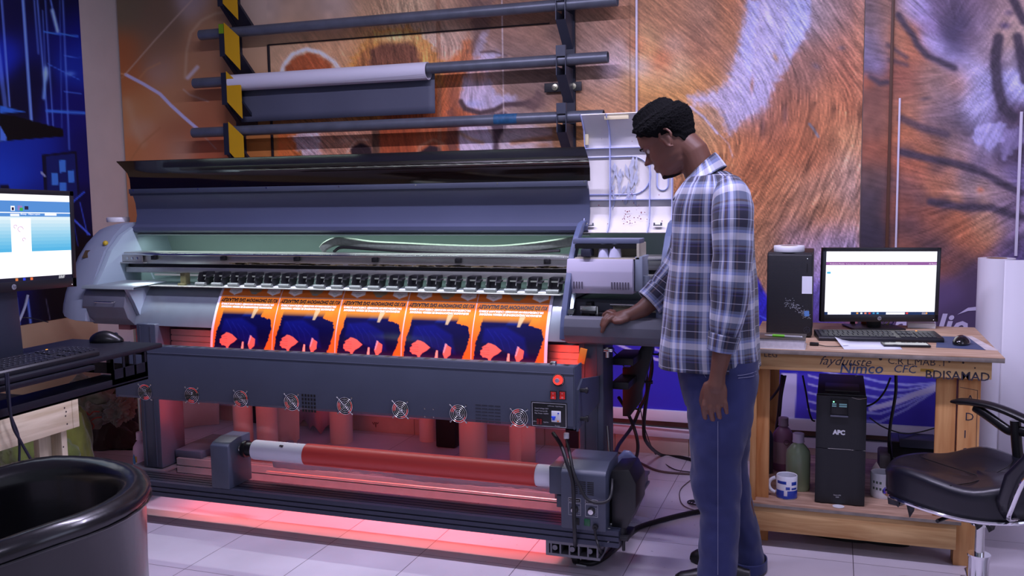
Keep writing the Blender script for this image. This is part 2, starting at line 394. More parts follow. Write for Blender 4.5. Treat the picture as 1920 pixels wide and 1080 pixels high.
    p.line([(262,146),(275,130),(300,118)], 3, (200,140,80), .5, 3); p.line([(238,190),(252,235),(268,270)], 14, (190,150,112), .4, 10); p.line([(240,308),(265,270),(300,240)], 3, (165,104,56), .5, 3)
    # cub's ears inside the framed pane
    p.poly([(520,140),(530,112),(552,95),(580,88),(610,97),(632,112),(648,135),(640,150),(520,160)], (206,160,120), 8, .9, 5)
    p.poly([(530,150),(538,122),(556,104),(580,99),(604,106),(622,124),(634,150)], (178,88,44), 5, 1, 3)
    p.line([(524,150),(532,122),(548,102),(574,92),(600,98),(625,115),(640,135)], 7, (240,226,214), 1, 4)
    p.poly([(648,150),(660,110),(690,72),(700,60),(760,50),(790,62),(812,90),(830,120),(830,160),(648,160)], (216,140,56), 9, .85, 6)
    p.poly([(692,150),(694,92),(715,80),(765,78),(785,95),(790,150)], (122,74,52), 9, .95, 4); p.poly([(655,150),(676,100),(694,82),(693,150)], (160,96,58), 7, .6, 4)
    p.blob(740,70,45,10,(226,196,130),.8)
    p.poly([(692,60),(700,60),(700,300),(692,300)], (110,70,52), 3, .25)
    p.poly([(842,118),(880,66),(905,110),(890,150),(850,160)], (206,104,44), 10, .7, 5)
    # cub face below the hanging paper
    p.poly([(520,235),(560,235),(560,300),(520,300)], (222,108,44), 8, .9); p.poly([(545,255),(560,245),(600,238),(620,260),(612,300),(572,300),(556,280)], (206,180,186), 8, .9, 6)
    p.poly([(600,240),(690,236),(700,250),(700,300),(600,300)], (186,126,92), 8, .9, 4); p.blob(648,262,9,24,(210,168,142),.5,70)
    p.poly([(656,278),(676,268),(696,276),(700,300),(660,292)], (44,30,34), 4, .95); p.line([(650,286),(668,262),(690,262)], 4, (226,190,160), .6, 3)
    p.poly([(698,236),(712,236),(712,300),(698,300)], (92,64,46), 3, .9); p.poly([(712,236),(790,236),(776,270),(780,300),(712,300)], (172,76,36), 8, .9, 3)
    p.poly([(786,300),(788,285),(806,272),(824,276),(836,300)], (40,28,34), 4, .95); p.line([(780,298),(788,274),(812,262),(832,270)], 5, (196,142,104), .7, 4)
    # big lion: edge of the muzzle, mouth
    p.poly([(880,0),(925,0),(915,60),(905,85),(898,110),(880,96),(890,60),(882,30)], (112,84,74), 8, .8, 4)
    p.poly([(905,60),(916,56),(908,90),(893,118),(884,120),(890,90)], (176,164,184), 8, .7, 3)
    p.poly([(868,196),(860,190),(866,160),(874,138),(884,118),(906,98),(935,96),(950,104),(912,112),(918,150),(930,176),(965,180),(962,196),(934,202),(915,212),(885,208)], (184,178,212), 8, .75, 4)
    p.blob(898,142,20,18,(196,134,98),.8); p.blob(886,195,22,9,(176,180,228),.7); p.blob(950,190,26,8,(160,150,180),.6)
    p.line([(902,98),(926,96),(950,104)], 4, (80,60,60), .8, 3)
    p.line([(864,190),(872,204),(900,212),(928,206),(946,196),(975,195),(992,192)], 9, (72,52,54), .95, 4)
    p.poly([(972,196),(990,188),(1006,170),(1016,172),(1020,196),(1000,206)], (90,66,64), 8, .85, 3)
    p.poly([(860,226),(880,232),(912,236),(928,270),(926,300),(864,300),(858,262)], (196,184,204), 6, .9, 3); p.line([(862,250),(885,262),(905,268)], 6, (190,140,90), .6, 5)
    p.poly([(915,214),(950,210),(948,240),(936,262),(936,300),(924,300),(926,262)], (78,58,68), 5, .9, 2); p.poly([(938,268),(948,244),(990,236),(1036,240),(1036,300),(936,300)], (184,168,178), 9, .7, 4)
    p.line([(960,268),(1000,262),(1036,258)], 8, (168,104,54), .7, 6); p.blob(1020,272,18,6,(150,92,48),.7)
    p.blob(1040,190,40,16,(120,84,66),.4); p.poly([(838,208),(846,200),(862,226),(858,300),(838,300)], (104,62,52), 8, .7, 4); p.blob(850,180,12,30,(120,66,48),.6)
    p.poly([(914,36),(902,36),(914,216),(924,216)], (110,84,70), 3, .12)
    # chest: white band running down diagonally
    p.poly([(1404,0),(1516,0),(1516,52),(1506,76),(1486,104),(1470,135),(1452,160),(1440,192),(1424,212),(1400,222),(1380,238),(1368,252),(1362,240),(1356,214),(1340,200),(1300,196),(1290,180),(1335,172),(1362,160),(1374,130),(1382,96),(1388,68),(1398,34)], (178,172,212), 14, .8, 6)
    p.poly([(1404,0),(1422,0),(1420,40),(1412,90),(1408,140),(1402,134),(1390,100),(1396,50)], (176,178,240), 8, .7, 3); p.poly([(1480,0),(1518,0),(1516,50),(1500,80),(1482,108),(1470,100),(1478,50)], (172,180,246), 10, .7, 3)
    p.blob(1410,160,3.5,16,(170,112,84),.8,4); p.blob(1454,108,4,10,(176,130,80),.8,-25); p.line([(1294,200),(1320,220),(1345,250)], 4, (190,186,224), .8, 3); p.line([(1330,232),(1366,270),(1374,295)], 2, (190,170,190), .6, 2)
    p.blob(1530,124,10,6,(110,90,96),.8,30); p.blob(1578,90,8,5,(110,92,100),.7); p.blob(1472,215,6,20,(120,80,74),.7); p.blob(1430,235,5,20,(120,80,76),.6); p.line([(1518,233),(1526,243),(1534,256)], 5, (120,116,124), .9, 2)
    p.poly([(1600,0),(1620,0),(1614,480),(1606,480)], (200,130,90), 8, .3)
    # lower part: flat blue with white swooshes
    zl = on_y(1300, 640, WY).z
    d = PY-(560+(1700-PX)*.13)
    p.poly([(1000,560),(1290,560),(1420,520),(1440,560),(1520,606),(1620,640),(1700,640),(1700,900),(0,900),(0,640)], (36,32,178), 6, 1)
    p.poly([(1465,700),(1495,700),(1490,790),(1462,790)], (186,184,236), 2, .95); p.poly([(1440,700),(1466,700),(1462,790),(1448,790)], (70,58,100), 2, .8)
    p.poly([(1495,700),(1620,700),(1620,790),(1492,790)], (66,52,190), 2, .8)
    for k in range(6): p.line([(1516,688+16*k),(1560,700+16*k),(1600,708+15*k),(1700,706+13*k)], 3.5, (168,172,244), .9)
    p.line([(1155,644),(1190,660),(1240,677),(1300,690)], 5, (170,172,240), .95); p.line([(1200,644),(1245,661),(1300,678)], 4, (170,172,240), .9); p.line([(1425,592),(1440,600)], 3, (70,90,250), .9)
    # print seams
    for sx, sw, cl in ((941,1.6,(205,190,190)),(1180,3,(120,80,56)),(821,8,(150,100,70))):
        p.line([(sx,0),(sx+4,300)], sw, cl, .55 if sw > 2 else .8)
    # hair
    ang = np.zeros((H, W)); wt = np.zeros((H, W)); st = np.zeros((H, W)); cs = np.zeros((H, W)); sn = np.zeros((H, W))
    for x, y, a, s_, sg in ((1250,50,35,.17,70),(1330,110,38,.16,60),(1220,150,15,.12,40),(1300,190,40,.2,40),(1400,60,55,.2,50),(1440,110,58,.22,60),(1380,220,70,.24,40),(1480,60,60,.2,40),(1560,60,55,.25,50),(1580,140,48,.26,50),(1500,190,100,.2,50),(1560,240,100,.22,50),(1600,320,100,.32,50),(1540,330,120,.3,50),(1450,300,118,.25,50),(1440,400,125,.3,50),(1540,400,110,.32,50),(1600,450,98,.34,40),(1480,460,112,.3,40),
        (960,80,20,.1,60),(1000,150,30,.1,50),(900,180,80,.12,30),(1110,80,40,.14,60),(1130,170,25,.16,50),(1100,250,20,.12,40),(580,120,60,.22,35),(740,90,80,.26,50),(850,150,115,.2,40),(640,270,40,.2,40),(740,270,80,.12,40),(870,40,60,.12,40),(900,260,60,.1,30),(1000,260,10,.1,30),(880,110,110,.2,20),
        (300,100,45,.0,90),(300,250,45,.0,90),(470,60,45,.0,60),(600,40,45,.0,50),(240,400,60,.2,20)):
        w = np.exp(-((PX-x)**2+(PY-y)**2)/(2*sg*sg))+1e-9; a = math.radians(a)
        cs += w*math.cos(2*a); sn += w*math.sin(2*a); st += w*s_; wt += w
    ang = np.arctan2(sn, cs)/2; st /= wt
    n = lic(H, W, ang, 9, 5)*.7+lic(H, W, ang+.12, 5, 9)*.5
    n2 = vnoise(PX/14, PY/14, 11)-.5
    blue = np.clip((PY-560)/60, 0, 1); fade = (1-blue)*(PX > 500)
    p.c *= (1+(n*st*.62*fade+n2*.12*fade))[..., None]
    return np.clip(p.c, 0, 255)
def paint_tiger(P):
    PX, PY = px_of(P); H, W = PX.shape
    PX = np.minimum(PX, 2100)
    p = Paint(PX, PY, (120, 90, 80))
    pts = [(1640,30,(118,98,104)),(1640,90,(124,112,140)),(1640,125,(134,120,160),14),(1628,152,(186,96,60),9),(1642,175,(130,82,68)),(1640,230,(138,88,72)),(1640,290,(158,88,62)),(1635,330,(100,76,74)),(1635,380,(72,60,70)),(1635,450,(56,48,62)),(1640,560,(60,50,70)),
     (1676,20,(176,122,92)),(1678,80,(184,122,86)),(1700,70,(186,112,76)),(1710,110,(184,108,74)),(1690,140,(150,84,66)),(1700,170,(164,98,76)),(1740,140,(160,120,106)),(1760,170,(152,124,124)),(1730,190,(170,120,96)),(1700,210,(180,112,76)),(1780,200,(130,110,124)),(1800,150,(170,120,100)),(1750,215,(156,124,130)),
     (1700,10,(178,172,226),14),(1725,25,(172,158,214),14),(1745,50,(150,130,180),14),(1738,75,(190,180,236),10),(1755,90,(176,166,220),12),(1785,105,(168,160,214),14),(1770,20,(110,92,120)),(1790,50,(78,68,100)),(1800,85,(74,64,96)),(1840,20,(118,96,120)),(1850,40,(160,140,170),14),(1820,70,(120,96,116),12),(1840,90,(170,150,176)),
     (1870,20,(184,150,150)),(1880,55,(190,150,134)),(1900,60,(200,170,160)),(1850,100,(172,140,140)),(1820,125,(184,180,236)),(1840,150,(186,186,242)),(1850,190,(180,176,230)),(1830,205,(190,186,236)),(1868,120,(80,68,94),12),(1870,170,(76,64,92),14),(1895,110,(190,170,180),12),(1900,160,(186,186,244)),(1880,220,(84,68,92)),(1910,230,(92,74,96)),(1915,110,(70,62,88),12),(1850,250,(150,146,196)),
     (1700,260,(190,110,68)),(1740,265,(170,104,72)),(1790,270,(152,118,110)),(1810,240,(84,72,90)),(1760,235,(96,80,90)),(1820,290,(150,128,150)),(1700,285,(84,64,72),12),(1750,290,(180,112,74),13),(1800,300,(170,116,90),13),(1700,305,(196,104,66),14),(1760,308,(74,60,74),12),(1820,320,(66,56,74),14),(1870,340,(140,124,160),14),(1840,310,(132,114,148),12),(1900,290,(70,56,74)),(1910,330,(124,110,160)),
     (1720,325,(180,102,70)),(1770,335,(182,118,88)),(1820,345,(168,140,140)),(1860,355,(170,130,110)),(1700,350,(110,76,76)),(1750,355,(190,116,76),14),(1730,372,(96,70,76),12),(1690,385,(160,88,64)),(1770,383,(70,58,76),12),(1820,385,(74,62,80),12),(1870,375,(150,130,160),12),(1890,395,(80,66,90),12),(1790,370,(190,130,96),10),
     (1740,405,(164,90,62)),(1790,410,(180,104,66)),(1850,415,(180,130,100)),(1890,420,(150,130,166)),(1710,425,(80,60,72)),(1760,430,(140,84,66)),(1800,440,(186,104,64)),(1860,440,(190,130,84)),(1840,465,(190,112,74)),(1700,450,(140,82,62)),(1760,465,(74,58,72)),(1890,465,(96,80,104)),(1900,490,(92,80,140)),(1790,490,(130,80,70)),(1760,500,(160,90,62),16),(1820,500,(74,58,70)),
     (1770,540,(100,78,120)),(1840,540,(78,60,84)),(1720,560,(100,80,126)),(1800,600,(74,58,84)),(1860,620,(80,64,96)),(1700,620,(96,72,110)),(1920,560,(84,76,150)),(2000,300,(120,100,140)),(2000,500,(100,80,120))]
    p.rbf(pts, 20)
    def dk(L, w, a=.9): p.line(L, w, (66,56,74), a, 7)
    dk([(1684,28),(1700,52),(1712,66),(1720,84),(1738,104),(1764,116),(1790,128)], 12); dk([(1664,84),(1682,96),(1700,108)], 7, .7); dk([(1668,112),(1700,122)], 8, .6); dk([(1632,144),(1650,156),(1664,154)], 10, .8)
    dk([(1690,285),(1740,297),(1790,306),(1840,322),(1880,345),(1916,362)], 14); dk([(1690,222),(1730,240),(1775,252)], 14, .7); dk([(1745,378),(1800,388),(1860,390),(1918,408)], 14)
    dk([(1872,72),(1866,110),(1870,160),(1880,200),(1900,220)], 20); dk([(1908,70),(1916,110),(1922,150)], 18); dk([(1900,0),(1920,40)], 16)
    p.blob(1884,48,11,7,(96,80,118),.9); p.blob(1892,24,9,6,(110,92,124),.7); p.blob(1735,185,12,4,(92,76,84),.8,-10)
    p.poly([(1826,240),(1850,230),(1886,232),(1880,262),(1852,288),(1846,262),(1836,276),(1826,270)], (176,170,226), 5, .85, 4); p.poly([(1880,240),(1920,236),(1920,270),(1896,290),(1882,300),(1876,280)], (150,138,190), 6, .7, 4); p.blob(1838,356,7,6,(200,118,86),.9)
    # glossy column edge and lower violet area with white lettering
    p.poly([(1615,0),(1618,0),(1614,480),(1608,480)], (70,50,50), 2, .5)
    p.poly([(1790,640),(1740,560),(1900,430),(1990,470),(1990,640)], (88,72,120), 14, .35)
    p.poly([(1600,636),(2100,636),(2100,900),(1600,900)], (58,48,186), 6, 1)
    for k in range(6): p.line([(1600,703+17*k),(1650,716+15*k),(1700,722+9*k),(1760,718+2*k)], 4, (150,160,250), .9)
    p.poly([(1628,764),(1680,748),(1740,726),(1762,716),(1762,732),(1720,744),(1680,760),(1630,772)], (190,190,246), 2, .9)
    p.poly([(1905,640),(1990,640),(1990,780),(1900,780)], (96,70,210), 3, .8)
    cs = np.zeros((H, W)); sn = np.zeros((H, W)); st = np.zeros((H, W)); wt = np.zeros((H, W))
    for x, y, a, s_, sg in ((1700,100,20,.1,40),(1740,180,-20,.12,50),(1840,170,120,.16,40),(1900,170,120,.14,30),(1850,40,120,.1,40),(1740,50,50,.12,30),(1740,270,25,.12,50),(1800,330,25,.14,50),(1760,420,150,.16,60),(1850,440,140,.16,50),(1850,260,110,.1,30),(1640,200,20,.03,40),(1640,400,20,.03,60),(1790,90,20,.05,30)):
        w = np.exp(-((PX-x)**2+(PY-y)**2)/(2*sg*sg))+1e-9; a = math.radians(a)
        cs += w*math.cos(2*a); sn += w*math.sin(2*a); st += w*s_; wt += w
    n = lic(H, W, np.arctan2(sn, cs)/2, 8, 15)*.9
    fade = 1-np.clip((PY-480)/60, 0, 1)
    p.c *= (1+n*(st/wt)*.7*fade+(vnoise(PX/12, PY/12, 4)-.5)*.16*fade)[..., None]
    return np.clip(p.c, 0, 255)
xsplit = on_y(1616, 240, WY-.012).x
P = mural_grid(WX+.015, xsplit, ZM, CEIL-.02, WY-.012)
def soften(c): return c*.88+np.array((150, 140, 146))*.12*(c.mean(-1, keepdims=True)/128.)
o = grid_obj('printed_mural', P, np.clip(srgb2lin(soften(paint_lion(P)))*MK*1.08, 0, .95), m_print)
tag(o, 'orange lion fur print stretched across the back wall behind the printer', 'mural')
P = mural_grid(xsplit+.003, 4.6, ZM, CEIL-.02, WY-.02)
o = grid_obj('printed_mural', P, np.clip(srgb2lin(soften(paint_tiger(P)))*MK, 0, .95), m_print)
tag(o, 'striped tiger fur print over violet on the back wall above the right desk', 'mural')
print('right view x', on_y(1920, 300, WY))
# white lettering printed on the tiger wall
m_letter = mat('white_vinyl_letter', (214, 206, 236), .5)
b = BM()
a0 = on_y(1674, 620, WY-.022)
text_into(b, 'agalie', TF(a0.x, WY-.0225, on_y(1770, 628, WY).z), .150, shear=.25, bold=.004, sx=.98)
s0 = [on_y(x, y, WY-.0225) for x, y in ((1795,590),(1815,583),(1850,581),(1880,584),(1920,590))]; s1 = [on_y(x, y, WY-.0225) for x, y in ((1920,587),(1880,577),(1850,573),(1815,577))]
b.faces.new([b.verts.new(v) for v in s0+s1])
tag(obj('wall_lettering', b, m_letter, smooth=0), 'white slanted letters and swoosh on the violet print beside the right monitor', 'lettering')
# strips over the print seams and the framed pane outline
m_strip = mat('white_plastic_strip', (226, 220, 240), .4); m_dark = mat('dark_gasket', (38, 30, 34), .6); m_amber = mat('brown_strip', (96, 62, 46), .5)
def vstrip(xp, yp, xq, yq, w, m, label, Y=WY-.026, d=.006, z1=None, z0=None):
    A = on_y(xp, yp, Y); B = on_y(xq, yq, Y)
    b = BM(); box(b, (A.x+B.x)/2-w/2, Y-d, z0 if z0 is not None else B.z, (A.x+B.x)/2+w/2, WY-.008, z1 if z1 is not None else A.z, .001)
    tag(obj('seam_strip', b, m), label, 'strip')
vstrip(1194,0,1194,640, .010, m_strip, 'thin white strip over the print seam left of the standing man', z1=CEIL-.03)
vstrip(1686,0,1684,520, .009, m_strip, 'thin white strip on the tiger print above the right monitor', z1=on_y(1686,185,WY).z)
vstrip(1668,0,1668,520, .014, m_amber, 'dark brown strip on the tiger print left of the thin white strip', z1=CEIL-.03)
vstrip(1918,0,1910,480, .012, m_strip, 'thin white strip at the far right end of the tiger print', z1=on_y(1918,210,WY).z)
b = BM(); Yp = WY-.016
c0 = on_y(503, 84, Yp); c1 = on_y(1030, 30, Yp); c2 = on_y(507, 330, Yp)
box(b, c0.x-.008, Yp-.004, c2.z, c0.x+.008, Yp+.003, c0.z, .001); box(b, c0.x, Yp-.003, c0.z-.004, c1.x, Yp+.003, c0.z+.002)
tag(obj('pane_frame', b, m_dark), 'thin dark outline of a framed pane under the lion print', 'frame')
# ---------------- blue print on the left wall
yE = on_x(150, 100, WX).y; zb = on_x(20, 612, WX).z
def paint_blue(P):
    PX, PY = px_of(P); p = Paint(PX, PY, (10, 14, 96))
    p.rbf([(-60,100,(8,10,60)),(20,40,(10,10,60)),(0,100,(20,40,170)),(75,80,(14,20,90)),(100,30,(6,8,44)),(60,150,(6,8,50)),(115,60,(12,20,120)),(140,120,(16,40,150)),(120,200,(8,14,100)),(30,200,(8,8,40)),(40,290,(16,44,150)),(90,300,(14,36,140)),(20,330,(20,56,170)),(140,300,(6,12,84)),(150,400,(4,8,60)),(110,420,(2,4,20)),(60,380,(12,30,120)),(140,470,(2,3,10)),(100,560,(2,3,8)),(50,570,(8,10,40)),(20,560,(10,14,110)),(-80,300,(12,24,110)),(-80,500,(8,12,60))], 24)
    for x0, y0, x1, y1, w, a in ((3,0,18,200,3,.9),(-15,0,10,200,8,.5),(43,0,59,228,5,1),(64,0,72,100,3,.6),(70,0,90,236,3,.7),(80,20,86,150,2,.6),(85,0,100,240,1.8,.8),(95,0,108,60,2.5,.9),(112,0,116,240,1.5,.5),(118,0,130,280,3,.6),(30,560,40,640,5,.9),(8,540,12,640,7,.9),(52,560,58,610,4,.8)):
        p.line([(x0,y0),(x1,y1)], w, (110,150,250), a, 3)
    p.line([(83,60),(146,68)], 3, (60,120,240), .9); p.line([(88,208),(158,212)], 5, (60,120,240), .9, 3); p.line([(98,20),(108,58)], 6, (150,190,255), .9, 5); p.line([(86,128),(82,184)], 5, (120,170,255), .9, 5)
    p.line([(90,120),(150,150)], 1.6, (70,120,230), .7); p.line([(120,105),(150,108)], 1.5, (80,130,240), .7); p.line([(120,172),(152,176)], 1.5, (80,130,240), .7); p.blob(86,138,6,14,(150,190,255),.9); p.blob(132,138,10,5,(100,150,250),.7)
    p.poly([(0,198),(48,210),(0,212)], (50,110,210), 2, .9); p.poly([(0,214),(22,216),(118,242),(119,256),(0,265)], (4,4,8), 1.5, 1); p.poly([(0,235),(12,256),(12,264),(0,265)], (70,110,200), 1.5, 1)
    p.poly([(78,290),(144,283),(150,375),(84,385)], (6,10,40), 1.5, 1); p.poly([(86,293),(140,288),(146,372),(90,378)], (14,28,92), 1.5, 1)
    for x, y in ((111,301),(96,325),(127,320),(112,343)): p.poly([(x,y),(x+12,y-1),(x+13,y+21),(x+1,y+23)], (58,118,224), 1, 1)
    p.line([(78,324),(84,330)], 4, (150,160,190), .9); p.line([(126,388),(158,360)], 3, (50,90,230), .9); p.line([(126,400),(168,440)], 3.5, (70,100,240), .9); p.line([(132,385),(146,460)], 2, (40,60,170), .7); p.poly([(0,346),(16,346),(20,362),(0,364)], (8,10,40), 2, 1)
    p.line([(86,560),(94,600)], 2, (90,90,110), .7); p.line([(150,380),(164,440)], 2, (60,90,220), .8)
    return np.clip(p.c, 0, 255)
ys = np.linspace(-3.6, yE, 640); zz = np.linspace(CEIL-.02, zb, 300)
YY, ZZ = np.meshgrid(ys, zz); P = np.stack([np.full_like(YY, WX+.014), YY, ZZ], -1)
o = grid_obj('printed_mural', P, np.clip(srgb2lin(paint_blue(P))*1.6, 0, .95), m_print)
tag(o, 'dark blue print with glowing lines on the left wall behind the left monitor', 'mural')

b = BM(); box(b, WX+.001, -5.15, .126, WX+.010, yE, zb-.002, .001); struct('trim_4', b, mat('tan_dado', (196, 170, 134), .85, noise=.05, nscale=4))
# ------------------------------------------------------------------ large format printer
m_slate = mat('slate_paint', (62, 68, 84), .45, noise=.06, nscale=8, bump=.08, bscale=600)
m_slate2 = mat('hood_slate', (74, 80, 104), .42, noise=.05, nscale=3)
m_capgrey = mat('pale_blue_plastic', (142, 152, 168), .5, noise=.05, nscale=4)
m_inner = mat('inner_grey_green', (150, 168, 164), .5, noise=.04, nscale=5)
m_alu = mat('aluminium_rail', (176, 176, 172), .32, .75, noise=.1, nscale=14)
m_steel = mat('bright_steel', (210, 210, 208), .18, 1.)
m_black = mat('black_plastic', (14, 14, 17), .4)
m_blackmetal = mat('black_steel', (22, 22, 27), .55)
m_platen = mat('platen_metal', (150, 160, 170), .3, .55, noise=.05)
m_smoke = mat('smoked_acrylic', (22, 14, 12), .08, alpha=.93, coat=.3)
m_white = mat('white_plastic', (218, 218, 222), .4)
m_rust = mat('ink_stain', (112, 100, 70), .7, noise=.4, nscale=40)
m_rail = mat('dark_extrusion', (52, 56, 72), .4, .35, noise=.06)
m_red_rail = mat('bare_extrusion', (150, 146, 148), .4, .5, noise=.08)
pr = thing('large_format_printer', 'wide grey roll printer with raised smoked hood and red glowing drier', 'printer', (.65, .4, 0))
CX0, CX1 = -.62, 1.72          # inside faces of the end housings
prof_front = [(.46,.992),(.43,.990),(.40,.962),(.375,.925),(.350,.885),(.333,.845),(.322,.812)]
# frame: legs, feet, castors, beams
for nm, x0, x1 in (('L', -.385, -.275), ('R', 1.765, 1.865)):
    b = BM(); box(b, x0, .30, .13, x1, .47, .82, .006)
    box(b, x0+.02, .297, .14, x0+.024, .301, .81); box(b, x1-.03, .297, .14, x1-.026, .301, .81)
    obj('leg', b, m_slate, pr)
for x0, x1 in ((-.46, -.25), (1.725, 1.93)):
    b = BM()
    prism(b, [(x0,.072),(x1,.072),(x1,.082),(x0+.012,.082),(x0+.012,.118),(x1,.118),(x1,.128),(x0,.128)], -.035, .92, 'y')
    for k in range(6): box(b, x0+.02+k*(x1-x0-.03)/5-.003, -.034, .08, x0+.02+k*(x1-x0-.03)/5+.003, .915, .12)
    for k in (0, 2, 4): cyl(b, (x0+.035+k*.033, -.036, .104), (x0+.035+k*.033, -.03, .104), .010, .010, 12)
    obj('foot', b, mat('foot_alu', (104, 104, 110), .45, .4), pr)
    for yy in (.09, .84):
        w = thing('castor', '', ''); w.parent = pr; w.matrix_parent_inverse = parent_world(pr).inverted()
        del w['label'], w['category']
        xm = (x0+x1)/2-.02
        b = BM(); cyl(b, (xm, yy, .05), (xm, yy, .072), .012); box(b, xm-.022, yy-.02, .046, xm+.022, yy+.02, .054, .003)
        box(b, xm-.022, yy-.014, .018, xm-.018, yy+.014, .05); box(b, xm+.018, yy-.014, .018, xm+.022, yy+.014, .05); obj('bracket', b, m_steel, w)
        b = BM(); lathe(b, [(0,-.014),(.02,-.014),(.026,-.01),(.026,.01),(.02,.014),(0,.014)], (xm, yy, .026), 24, 'x'); obj('wheel', b, m_black, w)
def extrusion(x0, x1, y0, y1, z0, z1, grooves=3, top=3):
    """aluminium profile with slots along the front and top faces"""
    b = BM(); P = [(y0, z0)]; h = z1-z0; g = .006
    for k in range(1, grooves):
        z = z0+h*k/grooves; P += [(y0, z-.003), (y0+g, z-.003), (y0+g, z+.003), (y0, z+.003)]
    P.append((y0, z1)); d = y1-y0
    for k in range(1, top):
        y = y0+d*k/top; P += [(y-.003, z1), (y-.003, z1-g), (y+.003, z1-g), (y+.003, z1)]
    P += [(y1, z1), (y1, z0)]
    prism(b, P, x0, x1); return b
obj('front_rail', extrusion(-.50, 2.0, -.04, .095, .13, .192, 3, 5), m_rail, pr)
obj('rear_rail', extrusion(-.25, 1.74, .37, .44, .095, .165, 2, 3), m_red_rail, pr)
obj('rear_bed_rail', extrusion(-.27, 1.76, .40, .48, .70, .785, 3, 2), m_red_rail, pr)
b = BM(); box(b, -.27, .385, .165, -.12, .60, .20, .003); obj('rail_bracket', b, m_slate, pr)
b = BM(); box(b, 1.66, .30, .155, 1.76, .40, .235, .003); obj('rail_bracket', b, m_slate, pr)
b = BM(); cyl(b, (.30, .30, .165), (1.70, .30, .165), .0065, seg=12); obj('guide_rod', b, m_alu, pr)
# body underside tray and back panel
b = BM(); box(b, CX0-.02, .46, .80, 2.10, .92, .97, .004); obj('bed', b, m_slate, pr)
b = BM(); sheet(b, [(y+.004,z-.002) for y,z in prof_front], CX0+.2, CX1-.0, .004, n=1); obj('front_apron', b, m_platen, pr)
b = BM(); box(b, CX0+.0, .44, .975, CX1, .90, .990, .001); obj('platen', b, m_platen, pr)
b = BM(); box(b, CX0+.22, .375, .9885, CX1-.05, .44, .9925, .001)
obj('platen_edge', b, m_alu, pr)
b = BM(); prism(b, [(.92,.97),(.93,.97),(.80,1.30),(.66,1.37),(.64,1.36),(.79,1.285)], CX0-.02, 2.10); obj('back_panel', b, m_inner, pr)
# beam with rail, belt slot and rubber seal
YB = .50
zt = on_y(640, 476, YB).z; zb1 = on_y(640, 484, YB).z; zb2 = on_y(640, 499, YB).z; zb3 = on_y(640, 506, YB).z; zb4 = on_y(640, 517, YB).z
b = BM(); box(b, CX0+.01, YB, zb2, 2.08, YB+.12, zt, .002); obj('carriage_beam', b, m_alu, pr)
bz = BM(); box(bz, CX0+.02, YB-.012, zb1+.004, 2.06, YB+.004, zt-.004, .002); obj('linear_rail', bz, m_steel, pr)
b = BM(); box(b, CX0+.02, YB+.02, zb3, 2.06, YB+.10, zb2, 0); obj('belt_slot', b, m_black, pr)
b = BM(); box(b, CX0+.02, YB-.004, zb4, 2.06, YB+.10, zb3, .002); obj('lower_beam', b, m_alu, pr)
b = BM(); rs = random.Random(3)
for k in range(150):
    x = .0+1.66*rs.random(); w = .01+.05*rs.random(); z = zb2+.003+.006*rs.random()
    box(b, x, YB-.0012, z-.0015*rs.random()-.001, x+w, YB+.001, z+.002*rs.random()+.001)
obj('ink_stains', b, m_rust, pr)
for k in range(6):
    x = -.42+.4*k; 
    b = BM(); box(b, x-.012, YB-.02, zb1-.016, x+.014, YB-.002, zb1+.004, .002); box(b, x-.003, YB-.022, zb1-.012, x+.006, YB-.018, zb1-.004, .001); obj('clip', b, m_black, pr)
b = BM(); box(b, CX0+.005, YB-.03, zb2+.002, CX0+.15, YB-.005, zb2+.008); box(b, CX0+.005, YB-.014, zb2+.01, CX0+.13, YB-.006, zb1+.006); obj('rail_bracket', b, m_alu, pr)
for k in range(3):
    b = BM(); lathe(b, [(0,0),(.007,0),(.007,.004),(0,.005)], (CX0+.045+.03*k, YB-.014, zb2+.026), 12, 'y', M=None)
    for v in b.verts: v.co.y = 2*(YB-.014)-v.co.y
    obj('bolt', b, m_steel, pr)
# cable carrier: long limp chain lying behind the beam
ch = BM(); pts = []
for px_, py_ in ((604,468),(612,460),(630,453),(660,455),(700,460),(760,463),(820,466),(880,468),(940,468),(1000,463),(1060,455),(1090,450)): pts.append(on_y(px_, py_, .62))
pts = curve_pts(pts, 10)
tube(ch, pts, .013, 8, flat=1.6)
obj('cable_carrier', ch, mat('ribbed_hose', (118, 128, 116), .6, noise=.2, nscale=90), pr)
ch = BM(); cp = []
for px_, py_ in ((626,472),(640,464),(680,466),(760,471),(840,474),(940,475),(1050,470)): cp.append(on_y(px_, py_, .60))
tube(ch, curve_pts(cp, 6), .007, 8); obj('inner_hose', ch, m_black, pr)
# pinch rollers
x0r = on_y(380, 530, .43).x; x1r = on_y(1038, 540, .43).x; NR = 20
pz0 = .992
for k in range(NR):
    x = x0r+(x1r-x0r)*k/(NR-1)
    t = thing('pinch_roller', '', ''); del t['label'], t['category']; t.parent = pr; t.matrix_parent_inverse = parent_world(pr).inverted(); t.location = (x, .45, pz0)
    hw = .021
    b = BM()
    for s in (-1, 1): prism(b, [(.03,.012),(-.015,.004),(-.03,.03),(-.012,.062),(.05,.062)], s*hw-.002, s*hw+.002)
    box(b, -hw, .01, .048, hw, .05, .064, .002); box(b, -hw, .02, .012, hw, .03, .05)
    prism(b, [(.02,.05),(-.02,.046),(-.022,.040),(.02,.044)], hw+.002, hw+.020)
    for v in b.verts: v.co += Vector((x, .45, pz0))
    obj('bracket', b, m_blackmetal, t)
    b = BM(); cyl(b, (x-hw-.006, .415, pz0+.010), (x+hw+.006, .415, pz0+.010), .0085, seg=14)
    box(b, x-hw-.004, .405, pz0+.003, x+hw+.004, .43, pz0+.006)
    obj('roller', b, mat('worn_rubber_roller', (70, 72, 74), .6), t)
